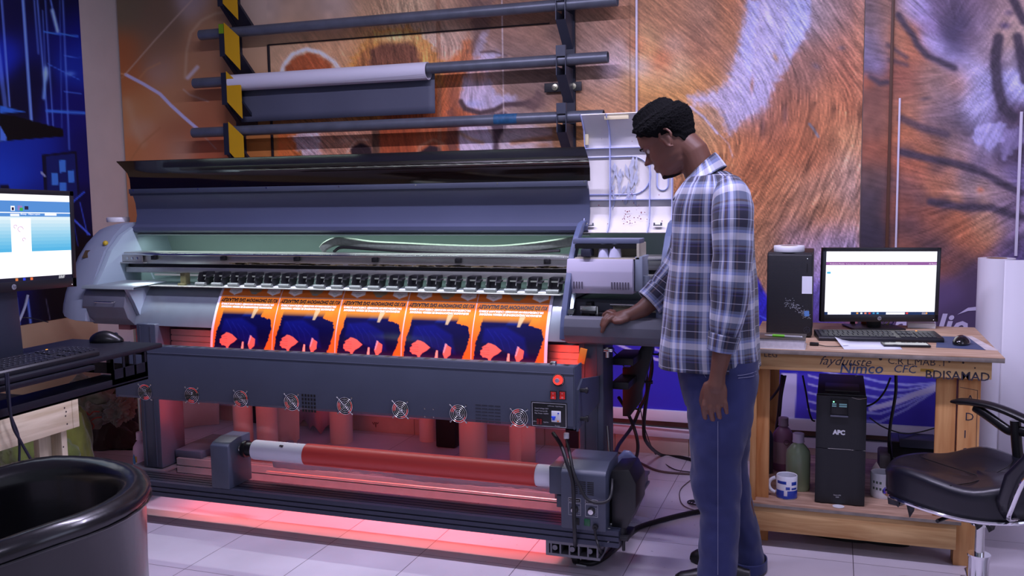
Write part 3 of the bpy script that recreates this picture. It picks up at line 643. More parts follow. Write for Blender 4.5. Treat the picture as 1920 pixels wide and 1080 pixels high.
b = BM(); box(b, -.22, .425, .995, -.19, .46, 1.05, .002); box(b, -.225, .41, .992, -.185, .43, 1.003, .002); obj('clamp', b, mat('brass_clamp', (96, 92, 66), .4, .6), pr)
# left end housing
armp = [(.254,.831),(.262,.88),(.285,.945),(.34,1.05),(.40,1.15),(.47,1.225),(.54,1.275),(.60,1.285)]
body = armp+[(.90,1.285),(.95,1.1),(.95,.82),(.40,.80)]
b = BM()
def shrink(P, k, c=(.55, 1.0)): return [((y-c[0])*k+c[0], (z-c[1])*k+c[1]) for y, z in P]
R = []
for x, k in ((-.84,.72),(-.825,.82),(-.79,.91),(-.74,.97),(-.69,1.0),(-.64,1.0)): R.append([Vector((x, y, z)) for y, z in shrink(body, k)])
loft(b, R); obj('end_housing', b, m_capgrey, pr, smooth=50)
b = BM(); prism(b, [(.30,.985),(.36,1.06),(.42,1.155),(.50,1.225),(.58,1.262),(.88,1.262),(.88,.985)], -.638, -.61, bev=.001); obj('inner_cheek', b, mat('cheek_grey', (158, 176, 186), .45), pr)
b = BM(); box(b, -.70, .33, 1.055, -.665, .345, 1.07); 
q = [(-.765,.40,1.115),(-.728,.40,1.115),(-.728,.425,1.15),(-.765,.425,1.15)]
b = BM(); p0 = [Vector(v)+Vector((0,-.012,.006)) for v in q]; b.faces.new([b.verts.new(v) for v in p0]); ex = bmesh.ops.extrude_face_region(b, geom=b.faces[:]); 
for e in ex['geom']:
    if isinstance(e, bmesh.types.BMVert): e.co += Vector((0, .01, -.005))
obj('type_plate', b, mat('brass_plate', (104, 84, 56), .5, .5), pr)
b = BM(); bmesh.ops.create_uvsphere(b, u_segments=16, v_segments=8, radius=.013); 
for v in b.verts: v.co = v.co+Vector((-.655, .43, 1.19))
obj('warning_sticker', b, mat('yellow_dot', (188, 160, 40), .4), pr)
# left front box with flap and handle
fb = [(.275,.955),(.262,.90),(.285,.845),(.33,.808),(.46,.80),(.46,.985),(.30,.985)]
b = BM(); prism(b, fb, -.66, -.415, bev=.002); obj('service_box', b, mat('box_slate', (98, 100, 112), .5, noise=.05), pr)
b = BM(); prism(b, [(.272,.992),(.50,.999),(.50,1.004),(.27,.998),(.262,.985),(.27,.982)], -.66, -.36, bev=.001); obj('box_lid', b, mat('lid_grey', (142, 156, 158), .45), pr)
b = BM(); prism(b, [(.27,.985),(.30,.985),(.46,.985),(.46,.81),(.37,.81),(.34,.86),(.31,.92)], -.415, -.395); obj('box_cheek', b, m_capgrey, pr)
b = BM(); tube(b, curve_pts([(-.575,.262,.925),(-.57,.250,.924),(-.52,.248,.924),(-.47,.250,.924),(-.465,.262,.925)], 4), .004, 8); obj('handle', b, m_steel, pr)
# small blocks hanging below on the left
b = BM(); box(b, -.56, .38, .775, -.49, .44, .80, .002); obj('stop_block', b, mat('pinkish_block', (150, 90, 96), .5), pr)
b = BM(); box(b, -.44, .40, .70, -.38, .44, .80, .003); obj('stop_block', b, m_white, pr)
# hood: grey lower shell and smoked strip
x0h, x1h = -.615, 1.735
hood = [(.585,1.235),(.572,1.245),(.572,1.262),(.600,1.275),(.612,1.32),(.606,1.38),(.590,1.42),(.575,1.436)]
b = BM(); sheet(b, hood, x0h, x1h, -.004); obj('hood_shell', b, m_slate2, pr)
b = BM(); box(b, x0h, .562, 1.428, x1h, .580, 1.452, .003); box(b, x0h, .57, 1.418, x1h, .59, 1.430, .002); obj('hood_seam', b, m_slate, pr)
b = BM()
for k in range(7):
    x = x0h+.03+k*.385; lathe(b, [(0,0),(.004,0),(.003,.003),(0,.004)], (x, .561, 1.446), 8, 'y')
obj('screw_row', b, m_steel, pr)
b = BM(); sheet(b, [(.577,1.45),(.574,1.50),(.560,1.53),(.530,1.555),(.490,1.585)], x0h, x1h+.01, -.003); obj('hood_window', b, m_smoke, pr, smooth=50)
b = BM(); prism(b, [(.60,1.225),(.605,1.22),(.80,1.31),(.80,1.32)], x0h, x1h); obj('hood_hinge', b, m_inner, pr)
# right end: arm cheek, trough, service bay, raised lid
def rib(x0, x1):
    b = BM(); inner = [(y+.045, z-.012) for y, z in armp[::-1]]; prism(b, armp+inner, x0, x1, bev=.0015); return b
obj('side_rib', rib(1.700, 1.722), mat('rib_blue_grey', (84, 96, 128), .45), pr)
obj('side_rib', rib(2.075, 2.10), MATS['rib_blue_grey'], pr)
b = BM(); prism(b, [(.262,.925),(.250,.915),(.240,.885),(.243,.85),(.262,.822),(.30,.81),(.50,.80),(.50,.815),(.31,.825),(.27,.84),(.262,.88),(.270,.925)], 1.722, 2.13, bev=.001)
obj('front_trough', b, mat('trough_grey', (92, 94, 104), .5, noise=.05, nscale=6), pr)
b = BM(); box(b, 1.722, .90, .82, 2.10, .92, 1.24); box(b, 1.722, .30, .815, 2.10, .90, .83); obj('bay_back', b, mat('bay_cream', (168, 162, 144), .5), pr)
b = BM(); box(b, 1.76, .33, .83, 2.06, .80, .86, .003); obj('bay_floor', b, m_black, pr)
b = BM()
for bx in ((1.765,.345,.86,1.80,.40,.945),(1.765,.41,.86,1.79,.46,.96),(1.82,.37,.86,1.87,.45,.925),(1.92,.36,.86,1.98,.42,.91)): box(b, *bx, bev=.003)
obj('capping_station', b, m_blackmetal, pr)
b = BM(); box(b, 1.762, .335, .925, 1.832, .36, .955, .002); box(b, 1.825, .335, .87, 1.835, .36, .955, .002); obj('wiper_bracket', b, m_steel, pr)
b = BM(); cyl(b, (1.87,.40,.955), (2.06,.40,.955), .006); obj('wiper_rod', b, m_steel, pr); b = BM(); box(b, 1.875, .42, .925, 2.05, .44, .945, .002); obj('wiper_tray', b, mat('tray_cream', (176, 168, 140), .5), pr)
b = BM(); cyl(b, (1.735,.30,.935), (1.735,.335,.935), .010); cyl(b, (1.735,.295,.935), (1.735,.305,.935), .013); obj('knob', b, m_steel, pr)
# carriage
cb = thing('print_carriage', '', ''); del cb['label'], cb['category']; cb.parent = pr; cb.matrix_parent_inverse = parent_world(pr).inverted()
YC = .36
c0 = on_y(1062, 550, YC); c1 = on_y(1186, 487, YC)
b = BM(); prism(b, [(YC+.01,c0.z),(YC-.0,c0.z+.03),(YC,(c0.z+c1.z)/2+.02),(YC+.012,c1.z),(YC+.15,c1.z),(YC+.15,c0.z)], c0.x, c1.x, bev=.004); obj('cover', b, mat('carriage_lilac', (196, 192, 212), .45), cb)
b = BM()
for k in range(7): box(b, c1.x-.085+k*.011, YC-.004, c0.z+.02, c1.x-.080+k*.011, YC+.02, c0.z+.048)
for k in range(4): box(b, c0.x+.03+k*.011, YC-.004, c0.z+.02, c0.x+.034+k*.011, YC+.02, c0.z+.048)
obj('vent_slots', b, mat('slot_grey', (90, 84, 100), .6), cb)
c2 = on_y(1195, 452, YC+.03)
b = BM(); box(b, c0.x+.03, YC+.02, c1.z, c1.x+.02, YC+.16, c1.z+.005); box(b, c0.x+.03, YC+.14, c1.z, c1.x+.02, YC+.16, c2.z-.012)
box(b, c1.x+.012, YC+.02, c1.z, c1.x+.022, YC+.16, c2.z-.01)
obj('tray', b, mat('carriage_cream', (198, 192, 170), .45), cb)
b = BM(); box(b, c0.x+.02, YC+.03, c2.z-.012, c1.x+.022, YC+.13, c2.z+.008, .003); obj('top_plate', b, mat('carriage_lid', (96, 104, 128), .4), cb)
b = BM(); box(b, c0.x+.03, YC+.024, c2.z-.03, c1.x+.01, YC+.06, c2.z-.013); obj('dark_gap', b, m_black, cb)
for px_, w in ((1130,.022),(1152,.026)):
    c = on_y(px_, 470, YC+.03); b = BM(); lathe(b, [(.012,-.03),(w,-.026),(w*.8,.02),(.012,.028),(0,.03)], (c.x, YC+.045, c1.z+.032), 16); obj('ink_damper', b, mat('damper_white', (214, 216, 240), .35), cb)
b = BM(); box(b, c0.x+.06, YC-.0, c1.z+.01, c0.x+.10, YC+.06, c1.z+.04, .003); obj('damper_block', b, m_rail, cb)
b = BM(); box(b, c1.x+.005, YC+.02, c0.z+.01, c1.x+.035, YC+.16, c1.z+.01, .003); cyl(b, (c1.x+.045, YC+.05, c0.z+.03), (c1.x+.045, YC+.05, c0.z+.07), .014); obj('side_bracket', b, m_capgrey, cb)
# raised inner lid of the right end
L0 = Vector((1.722, .63, 1.235)); zt2 = on_y(1097, 216, .63).z; 
m_lid = mat('lid_inner_white', (216, 212, 208), .5, noise=.06, nscale=9); m_libl = mat('lid_rib', (168, 176, 216), .4)
li = thing('raised_lid', '', ''); del li['label'], li['category']; li.parent = pr; li.matrix_parent_inverse = parent_world(pr).inverted()
xa, xb = on_y(1097, 330, .63).x, on_y(1262, 330, .63).x
lp = [(.58,1.235),(.61,1.26),(.635,1.31),(.64,1.60),(.625,1.66),(.59,1.70),(.565,1.72)]
b = BM(); sheet(b, lp, xa, xb, -.004); obj('panel', b, m_lid, li, smooth=50)
b = BM(); inner = [(y-.022, z) for y, z in lp]
for x in (xa, xa+(xb-xa)*.29, xa+(xb-xa)*.74, xb-.004): prism(b, lp+inner[::-1], x, x+.0035)
for z in (1.585, 1.37): box(b, xa, .618, z-.0015, xb, .64, z+.0015)
obj('ribs', b, m_libl, li)
b = BM(); D = []
zc = 1.47; rr = .078
for k in range(17):
    a = PI/2-PI*k/16; D.append((xa+(xb-xa)*.54+rr*math.cos(a), .634, zc+rr*math.sin(a)))
D = [(xa+.003,.634,zc+rr)]+D+[(xa+.003,.634,zc-rr)]; tube(b, D, .0035, 6)
U = [(xb-.066,.634,1.56)]
for k in range(9): a = PI+PI*k/8; U.append((xb-.043+.023*math.cos(a), .634, 1.43+.023*math.sin(a)))
U.append((xb-.020,.634,1.56)); tube(b, U, .0035, 6)
obj('moulded_ribs', b, m_libl, li)
b = BM()
for cx_, cz_ in ((.38,1.46),(.07,1.44),(.30,1.60)): pass
m_sm = mat('ink_smear', (176, 180, 198), .6, noise=.15, nscale=60)
rs = random.Random(5)
b = BM()
for k in range(34):
    x = xa+.11+.11*rs.random(); z = 1.36+.17*rs.random(); l = .01+.03*rs.random(); a = 1.2+.6*rs.random(); w = .003+.005*rs.random()
    d = Vector((math.cos(a), 0, math.sin(a)))*l; n = Vector((-math.sin(a), 0, math.cos(a)))*w; c = Vector((x, .6335-.00012*k, z))
    b.faces.new([b.verts.new(c+s) for s in (-d-n*.4, -d*.3-n, d*.4-n, d, d*.3+n, -d*.4+n)])
obj('ink_smears', b, m_sm, li, smooth=0)
b = BM()
for k in range(60):
    t_ = rs.random(); x = xa+.02+(xb-xa-.04)*(.55+.25*(rs.random()-.5) if k < 36 else rs.random()); z = 1.27+.14*t_*t_ if k < 48 else 1.55+.12*rs.random()
    r_ = .0012+.0016*rs.random(); yy = .632 if z > 1.31 else .60+(z-1.25)*.45
    lathe(b, [(0,-.001),(r_,0),(0,.001)], (x, yy-.004, z), 6, 'y')
obj('ink_drops', b, mat('red_ink', (130, 40, 60), .5), li)
b = BM(); box(b, xa+.004, .618, 1.60, xa+.018, .634, 1.645, .001); box(b, xa+.10, .565, 1.697, xa+.20, .58, 1.712, .001); obj('tabs', b, mat('tab_cream', (206, 196, 160), .5), li)
for x in (xa+.03, xb-.055):
    b = BM(); box(b, x-.018, .585, 1.262, x+.018, .60, 1.267); cyl(b, (x-.014,.588,1.265), (x-.014,.588,1.275), .004, seg=8); cyl(b, (x+.014,.588,1.262), (x+.014,.588,1.275), .004, seg=8); obj('hinge', b, m_steel, li)
# small orange tag and bolt under the trough
b = BM(); M = Matrix.Translation((1.80,.25,.80)) @ Matrix.Rotation(.2, 4, 'Y'); box(b, -.014, -.004, -.06, .014, .004, 0, .001, M=M); obj('hanging_tag', b, mat('orange_tag', (232, 130, 40), .5), pr)
b = BM(); cyl(b, (1.88,.30,.76), (1.88,.30,.80), .008, seg=10); box(b, 1.87,.28,.785,1.905,.32,.797,.002); obj('levelling_bolt', b, m_steel, pr)
# platen lamp strip (white) under the beam
b = BM(); box(b, -.40, .462, zb4-.010, 1.70, .480, zb4-.002); obj('led_strip', b, emis('led_white', (235, 240, 255), .2), pr)
# ------------------------------------------------------------------ drier (heater box) with fans
YH = -.05
hx0 = on_y(222, 700, YH).x; hx1 = on_y(1076, 750, YH).x; hz1 = .785; hz0 = .555
hx0 = -.20
dr = thing('drier', '', ''); del dr['label'], dr['category']; dr.parent = pr; dr.matrix_parent_inverse = parent_world(pr).inverted()
b = BM(); prism(b, [(YH,hz0+.012),(YH+.012,hz0),(YH+.07,hz0-.006),(YH+.07,hz0),(YH+.02,hz0+.012),(YH+.008,hz0+.02),(YH+.008,hz1-.012),(YH+.045,hz1-.006),(YH+.045,hz1),(YH+.004,hz1),(YH,hz1-.006)], hx0, hx1, bev=0); obj('drier_case', b, m_slate, dr)
b = BM(); box(b, hx1-.002, YH, hz0, hx1+.003, YH+.10, hz1-.002, .001); box(b, hx0-.003, YH, hz0, hx0+.002, YH+.10, hz1-.002, .001); obj('end_plate', b, m_slate, dr)
b = BM(); box(b, hx0, YH-.0012, hz1-.028, hx1, YH+.001, hz1-.026); obj('crease', b, mat('crease_light', (96, 102, 122), .4), dr)
b = BM(); x = hx0+.02
while x < hx1-.02: box(b, x, YH+.012, hz1-.0005, x+.018, YH+.040, hz1+.0006); x += .055
obj('top_slots', b, m_black, dr)
b = BM(); x = hx0+.003
box(b, hx0+.005, YH+.02, hz0+.06, hx1-.005, YH+.024, hz1-.03)
obj('reflector', b, m_alu, dr)
m_fanlit = mat('fan_blade', (60, 20, 22), .5)
fz = on_y(641, 760, YH).z
for k in range(8):
    x = -.044+.2397*k
    f = thing('cooling_fan', '', ''); del f['label'], f['category']; f.parent = pr; f.matrix_parent_inverse = parent_world(pr).inverted(); f.location = (x, YH, fz)
    b = BM(); 
    for r_ in (.0335, .0265, .0195, .0125, .0065):
        pts = [(x+r_*math.cos(2*PI*j/28), YH-.004, fz+r_*math.sin(2*PI*j/28)) for j in range(29)]; tube(b, pts, .0013, 6, caps=False)
    for s1, s2 in ((-1, 1), (1, 1)):
        if (s1, s2) == (1, 1): cyl(b, (x-.034, YH-.005, fz+.034), (x+.034, YH-.005, fz-.034), .0014, seg=6)
    for sx_ in (-1, 1):
        for sz_ in (-1, 1): lathe(b, [(0,-.0035),(.0035,-.003),(.0035,0)], (x+sx_*.032, YH-.0015, fz+sz_*.032), 10, 'y'); cyl(b, (x+sx_*.024, YH-.004, fz+sz_*.024), (x+sx_*.032, YH-.003, fz+sz_*.032), .0012, seg=6)
    obj('fan_guard', b, m_steel, f)
    b = BM(); lathe(b, [(0,0),(.0335,0),(.0335,-.001),(.0,-.001)], (x, YH-.0002, fz), 28, 'y'); obj('fan_opening', b, m_black, f)
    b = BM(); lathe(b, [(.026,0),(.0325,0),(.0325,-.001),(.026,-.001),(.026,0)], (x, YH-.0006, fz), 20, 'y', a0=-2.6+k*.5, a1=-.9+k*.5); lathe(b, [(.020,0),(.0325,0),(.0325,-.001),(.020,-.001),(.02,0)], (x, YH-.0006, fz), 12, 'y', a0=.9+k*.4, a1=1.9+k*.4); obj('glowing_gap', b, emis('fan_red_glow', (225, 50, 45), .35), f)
def slots(cx, cz, nx, nz, w, h, dx, dz, mm):
    b = BM()
    for i in range(nx):
        for j in range(nz): box(b, cx+(i-(nx-1)/2)*dx-w/2, YH-.0006, cz+(j-(nz-1)/2)*dz-h/2, cx+(i-(nx-1)/2)*dx+w/2, YH+.001, cz+(j-(nz-1)/2)*dz+h/2)
    obj('vent', b, mm, dr)
v = on_y(579, 756, YH); slots(v.x, v.z, 5, 5, .0085, .010, .0135, .0155, m_black)
v = on_y(915, 776, YH); slots(v.x, v.z, 4, 6, .022, .0035, .0255, .0125, mat('slot_shadow', (34, 36, 46), .6))
v = on_y(805, 774, YH)
b = BM()
for i in (-1, 1):
    for j in (-1, 1): lathe(b, [(0,-.002),(.003,-.0015),(.003,0)], (v.x+i*.018, YH, v.z+j*.015), 8, 'y')
obj('screws', b, m_steel, dr)
# control corner
k0 = on_y(1047, 712, YH)
kb = thing('dial', '', ''); del kb['label'], kb['category']; kb.parent = pr; kb.matrix_parent_inverse = parent_world(pr).inverted()
b = BM(); lathe(b, [(0,0),(.0235,0),(.0235,-.003),(0,-.003)], (k0.x, YH, k0.z), 28, 'y')
obj('dial_plate', b, m_black, kb)
b = BM()
for j in range(21):
    a = -PI*.75+PI*1.5*j/20; box(b, -.0005, -.0035, .0195, .0005, -.003, .0225, M=Matrix.Translation((k0.x, YH, k0.z)) @ Matrix.Rotation(a, 4, 'Y'))
obj('dial_marks', b, m_white, kb)
b = BM(); lathe(b, [(.009,-.003),(.018,-.003),(.017,-.012),(.010,-.013),(.009,-.003)], (k0.x, YH, k0.z), 28, 'y'); obj('lit_ring', b, emis('ring_red', (255, 60, 50), 1.3), kb)
b = BM(); lathe(b, [(0,-.020),(.008,-.019),(.009,-.003),(0,-.003)], (k0.x, YH, k0.z), 24, 'y'); obj('dial_cap', b, mat('lilac_cap', (180, 160, 175), .3, .4), kb)
for px_ in (1038, 1055):
    s = on_y(px_, 741, YH); w, h = .0095, .0125
    t = thing('rocker_switch', '', ''); del t['label'], t['category']; t.parent = pr; t.matrix_parent_inverse = parent_world(pr).inverted(); t.location = s
    b = BM(); box(b, s.x-w-.0035, YH-.003, s.z-h-.0035, s.x+w+.0035, YH, s.z+h+.0035, .001); obj('switch_frame', b, m_black, t)
    b = BM(); prism(b, [(YH-.003,s.z-h),(YH-.008,s.z-h),(YH-.004,s.z),(YH-.006,s.z+h),(YH-.003,s.z+h)], s.x-w, s.x+w); obj('switch_rocker', b, mat('red_rocker', (190, 40, 34), .25, emit=(160, 20, 12), estr=.25), t)
    b = BM(); text_into(b, 'I', TF(s.x-.0015, YH-.0065, s.z+.004), .009); text_into(b, 'O', TF(s.x-.003, YH-.0085, s.z-.010), .009); obj('switch_marks', b, m_white, t, smooth=0)
pa = on_y(996, 752, YH); pb = on_y(1064, 804, YH)
cp = thing('control_panel', '', ''); del cp['label'], cp['category']; cp.parent = pr; cp.matrix_parent_inverse = parent_world(pr).inverted()
pw, ph = pb.x-pa.x, pa.z-pb.z; X0, Z0 = pa.x, pb.z
b = BM(); box(b, X0, YH-.002, Z0, pb.x, YH, pa.z, .001); obj('panel_plate', b, m_black, cp)
b = BM(); g = .0035
for bx in ((X0+g,Z0+g,pb.x-g,Z0+g+.0015),(X0+g,pa.z-g-.0015,pb.x-g,pa.z-g),(X0+g,Z0+g,X0+g+.0015,pa.z-g),(pb.x-g-.0015,Z0+g,pb.x-g,pa.z-g)): box(b, bx[0], YH-.0026, bx[1], bx[2], YH-.002, bx[3])
m_pline = mat('panel_line', (190, 190, 195), .4)
obj('panel_border', b, m_pline, cp)
b = BM()
for tx, ux, uz, sz in (('LeftHeater',.46,.84,.0060),('RightHeater',.68,.84,.0060),('Rated Voltage 220V',.10,.72,.0066),('Rated Current 8A',.10,.62,.0066),('Max Power 1600W',.10,.52,.0066),('LeftFan',.03,.20,.0056),('RightFan',.34,.19,.0056),('Power',.66,.07,.0072)): text_into(b, tx, TF(X0+pw*ux, YH-.0024, Z0+ph*uz), sz)
obj('panel_print', b, m_pline, cp, smooth=0)
b = BM(); box(b, X0+pw*.57, YH-.006, Z0+ph*.24, X0+pw*.83, YH-.002, Z0+ph*.68, .0015); obj('breaker', b, mat('breaker_white', (212, 214, 220), .35), cp)
b = BM(); box(b, X0+pw*.60, YH-.011, Z0+ph*.32, X0+pw*.67, YH-.005, Z0+ph*.46, .001); box(b, X0+pw*.57, YH-.008, Z0+ph*.41, X0+pw*.69, YH-.005, Z0+ph*.47, .001); box(b, X0+pw*.745, YH-.007, Z0+ph*.57, X0+pw*.785, YH-.005, Z0+ph*.62); obj('breaker_lever', b, mat('breaker_blue', (30, 70, 210), .35), cp)
b = BM(); box(b, X0+pw*.73, YH-.007, Z0+ph*.26, X0+pw*.78, YH-.005, Z0+ph*.31); obj('breaker_button', b, mat('breaker_orange', (225, 130, 40), .4), cp)
for ux in (.19, .27):
    b = BM(); box(b, X0+pw*(ux-.03), YH-.006, Z0+ph*.11, X0+pw*(ux+.03), YH-.002, Z0+ph*.32, .001); obj('small_rocker', b, mat('dull_red', (110, 16, 18), .3), cp)
b = BM(); box(b, hx1-.09, YH+.005, hz1, hx1-.07, YH+.03, hz1+.012, .001); obj('joint_screw', b, m_steel, dr)
# bracket between drier and right leg
b = BM(); prism(b, [(YH+.02,hz0-.01),(YH+.03,hz1-.09),(YH+.09,hz1-.06),(.30,hz1-.10),(.30,hz0+.03),(YH+.10,hz0+.01)], hx1+.003, hx1+.010); obj('drier_bracket', b, m_slate, pr)
for z in (.69, .585):
    b = BM(); cyl(b, (hx1+.008, YH+.055, z), (hx1+.04, YH+.055, z), .008, seg=10); cyl(b, (hx1+.03, YH+.055, z), (hx1+.038, YH+.055, z), .012, seg=10); obj('clamp_screw', b, m_black, pr)
# support arm on the rear right with long screws
m_arm = mat('arm_black', (34, 33, 38), .45, .2)
b = BM(); prism(b, [(1.87,.45),(1.87,.66),(1.90,.66),(1.965,.78),(2.0,.78),(2.0,.735),(1.95,.56),(1.95,.52),(1.90,.45)], .62, .66, 'y', bev=.002); obj('media_arm', b, m_arm, pr)
b = BM(); box(b, 1.86, .46, .70, 1.95, .68, .73, .003); box(b, 1.86, .46, .60, 1.93, .68, .63, .003); obj('arm_bracket', b, m_arm, pr)
for x, z in ((1.985,.72),(1.955,.60),(1.90,.53),(1.90,.48)):
    b = BM(); cyl(b, (x-.01,.64,z), (x+.035,.64,z), .004, seg=8); lathe(b, [(0,0),(.008,0),(.008,.006),(0,.006)], (x+.034,.64,z), 10, 'x'); obj('thumb_screw', b, m_black, pr)
# ------------------------------------------------------------------ take-up unit
tk = thing('take_up_block', '', ''); del tk['label'], tk['category']; tk.parent = pr; tk.matrix_parent_inverse = parent_world(pr).inverted()
RX, RY, RZ, RR = .42, .05, .345, .044
b = BM(); prism(b, [(-.04,.192),(-.04,.375),(-.02,.388),(.03,.398),(.12,.398),(.12,.192)], .262, .350, bev=.004); obj('block', b, m_slate, tk)
b = BM(); lathe(b, [(0,0),(.018,0),(.016,.006),(.008,.007),(.008,.02),(0,.02)], (.350, RY, RZ), 20, 'x'); obj('bearing', b, m_steel, tk)
b = BM(); lathe(b, [(0,0),(.034,0),(.036,.004),(.036,.018),(.030,.020),(.030,.05),(.038,.052),(.038,.06),(0,.06)], (.365, RY, RZ), 28, 'x'); obj('chuck', b, m_black, tk)
mo = thing('take_up_motor', '', ''); del mo['label'], mo['category']; mo.parent = pr; mo.matrix_parent_inverse = parent_world(pr).inverted()
MX0, MX1, MY0, MY1, MZ0, MZ1 = 1.787, 1.955, -.045, .16, .185, .405
b = BM(); prism(b, [(MY0,MZ0),(MY0,MZ1-.012),(MY0+.012,MZ1),(MY0+.07,MZ1+.022),(MY1,MZ1+.022),(MY1,MZ0)], MX0, MX1, bev=.005)
obj('motor_case', b, m_slate, mo)
b = BM(); box(b, 1.735, -.02, .30, 1.790, .12, .405, .005); obj('drive_head', b, m_slate, mo)
b = BM(); box(b, 1.757, .0, .245, 1.79, .10, .292, .003); obj('guide_block', b, m_slate, mo)
b = BM()
for i in range(3):
    for j in range(7): box(b, MX0+.040+i*.030, MY0-.0008, MZ0+.133+j*.0075, MX0+.064+i*.030, MY0+.001, MZ0+.1365+j*.0075)
obj('vent', b, m_black, mo)
for i, tx in ((0, 'Rotate Speed'), (1, 'Torque')):
    x = MX0+.052+i*.063; z = MZ0+.075
    b = BM(); box(b, x-.022, MY0-.0008, z+.028, x+.022, MY0, z+.041); obj('plate', b, m_black, mo)
    b = BM(); text_into(b, tx, TF(x-.020, MY0-.0012, z+.032), .0068)
    for bx in ((x-.023,z-.022,x+.023,z-.0212),(x-.023,z+.0225,x+.023,z+.0233),(x-.023,z-.022,x-.0222,z+.023),(x+.0222,z-.022,x+.023,z+.023),(x-.023,z+.027,x+.023,z+.0278),(x-.023,z+.0412,x+.023,z+.042),(x-.023,z+.027,x-.0222,z+.042),(x+.0222,z+.027,x+.023,z+.042)): box(b, bx[0], MY0-.0009, bx[1], bx[2], MY0, bx[3])
    for q in range(5): box(b, x+.014, MY0-.0009, z-.014+q*.006, x+.019, MY0, z-.0134+q*.006)
    obj('plate_print', b, m_pline, mo, smooth=0)
    b = BM(); lathe(b, [(0,0),(.0145,0),(.0145,-.004),(.011,-.005),(0,-.005)], (x, MY0, z), 24, 'y'); obj('knob_base', b, m_black, mo)
    b = BM(); lathe(b, [(0,-.016),(.0095,-.015),(.0105,-.004),(0,-.004)], (x, MY0, z), 24, 'y'); obj('knob', b, m_steel, mo)
b = BM(); box(b, MX0+.088, MY0-.003, MZ0+.018, MX0+.110, MY0, MZ0+.044, .001); obj('green_switch', b, mat('green_rocker', (16, 84, 48), .3), mo)
b = BM(); box(b, MX0+.050, MY0-.003, MZ0+.018, MX0+.070, MY0, MZ0+.044, .001); obj('black_switch', b, m_black, mo)
b = BM(); lathe(b, [(0,0),(.011,0),(.010,-.012),(0,-.013)], (MX0+.130, MY0, MZ0+.018), 16, 'y'); obj('cable_gland', b, m_black, mo)
# power box standing behind the motor
b = BM(); prism(b, [(1.965,.19),(1.965,.40),(2.03,.41),(2.055,.36),(2.055,.27),(2.02,.19)], -.0, .17, 'y', bev=.004); obj('rear_housing', b, m_black, mo)
b = BM(); box(b, 1.96, -.02, .15, 2.03, .10, .165, .003); lathe(b, [(0,0),(.02,0),(.022,.012),(.016,.03),(0,.032)], (1.995, .02, .165), 12); cyl(b, (2.005, .02, .10), (2.005, .02, .15), .006, seg=8); obj('clamp_foot', b, m_blackmetal, mo)
b = BM(); 
for k in range(6): box(b, 1.94+.01*rs.random(), -.02+.02*k, .13, 1.965, -.012+.02*k, .19+.01*rs.random(), .002)
obj('terminal', b, m_steel, mo)
# ------------------------------------------------------------------ media: take-up roll and printed sheet
tr = thing('paper_roll', 'white paper tube wound with a red sheet in the take-up under the printer', 'roll', (RX, RY, RZ))
x1w = 1.738; xr0 = on_y(568, 848, RY-.03).x; xr1 = on_y(1003, 885, RY-.03).x
b = BM(); lathe(b, [(.030,0),(RR-.004,0),(RR-.003,.002),(RR-.003,x1w-RX),(.03,x1w-RX),(.03,0)], (RX, RY, RZ), 40, 'x'); obj('tube_core', b, mat('paper_core', (226, 226, 236), .6), tr)
b = BM(); lathe(b, [(RR-.003,0),(RR,0),(RR,xr1-xr0),(RR-.003,xr1-xr0)], (xr0, RY, RZ), 48, 'x'); obj('red_wrap', b, mat('red_sheet', (196, 62, 56), .42), tr)
b = BM()
for k in range(9):
    a = 3.6+.25*rs.random(); x = RX+.13+.045*rs.random()
for (dx, a, w, h) in ((.145,2.2,.016,.008),(.15,2.25,.01,.01)): 
    y = RY+(RR-.0022)*math.cos(a); z = RZ+(RR-.0022)*math.sin(a); box(b, RX+dx-w/2, -.0006, -h/2, RX+dx+w/2, .0006, h/2, M=Matrix.Translation((0, y, z)) @ Matrix.Rotation(a+PI/2-PI, 4, 'X') @ Matrix.Rotation(PI/2, 4, 'X'))
obj('torn_mark', b, mat('torn_dark', (50, 30, 44), .7), tr)
b = BM(); sh = []; n = 60
top = [(x, RY+.035, RZ-.022) for x in np.linspace(RX+.05, 1.735, n)]
sv = []
for i in range(n):
    x = RX+.05+(1.735-RX-.05)*i/(n-1); zb_ = .262+.006*math.sin(x*9)+.006*(rs.random()-.5)-.02*math.exp(-((x-1.2)/.5)**2)*0
    sv.append([b.verts.new((x, RY+.036, RZ-.02)), b.verts.new((x, RY+.045, RZ-.05)), b.verts.new((x, RY+.055, zb_))])
for p_, q_ in zip(sv, sv[1:]):
    for j in range(2): b.faces.new((p_[j], q_[j], q_[j+1], p_[j+1]))
o = obj('paper_flap', b, mat('backing_paper', (196, 190, 206), .6), tr)
sm = o.modifiers.new('s', 'SOLIDIFY'); sm.thickness = .0006
# printed sheet
SX0, SX1 = .022, 1.632
sprof = [(.56,.996),(.50,.996),(.455,.996),(.425,.990),(.402,.965),(.378,.928),(.352,.880),(.330,.830),(.318,.790),(.310,.740),(.306,.69),(.302,.60)]
def sheet_curve():
    P = curve_pts([(0, a, c) for a, c in sprof], 12); L = [0]
    for a, c in zip(P, P[1:]): L.append(L[-1]+(c-a).length)
    return P, L
SPP, SPL = sheet_curve(); 
def sheet_at(u, v, off=0.):
    """u metres along X from the left edge, v metres along the sheet from its upper (rear) end"""
    i = 0
    while i < len(SPL)-2 and SPL[i+1] < v: i += 1
    t = (v-SPL[i])/(SPL[i+1]-SPL[i]+1e-9); p = SPP[i].lerp(SPP[i+1], max(0, min(1, t))); d = (SPP[i+1]-SPP[i]).normalized()
    n = Vector((0, d.z, -d.y)); n = -n if n.z < 0 or n.y > .9 else n
    if n.y > 0: n = -n
    return Vector((SX0+u, p.y, p.z))+n*off
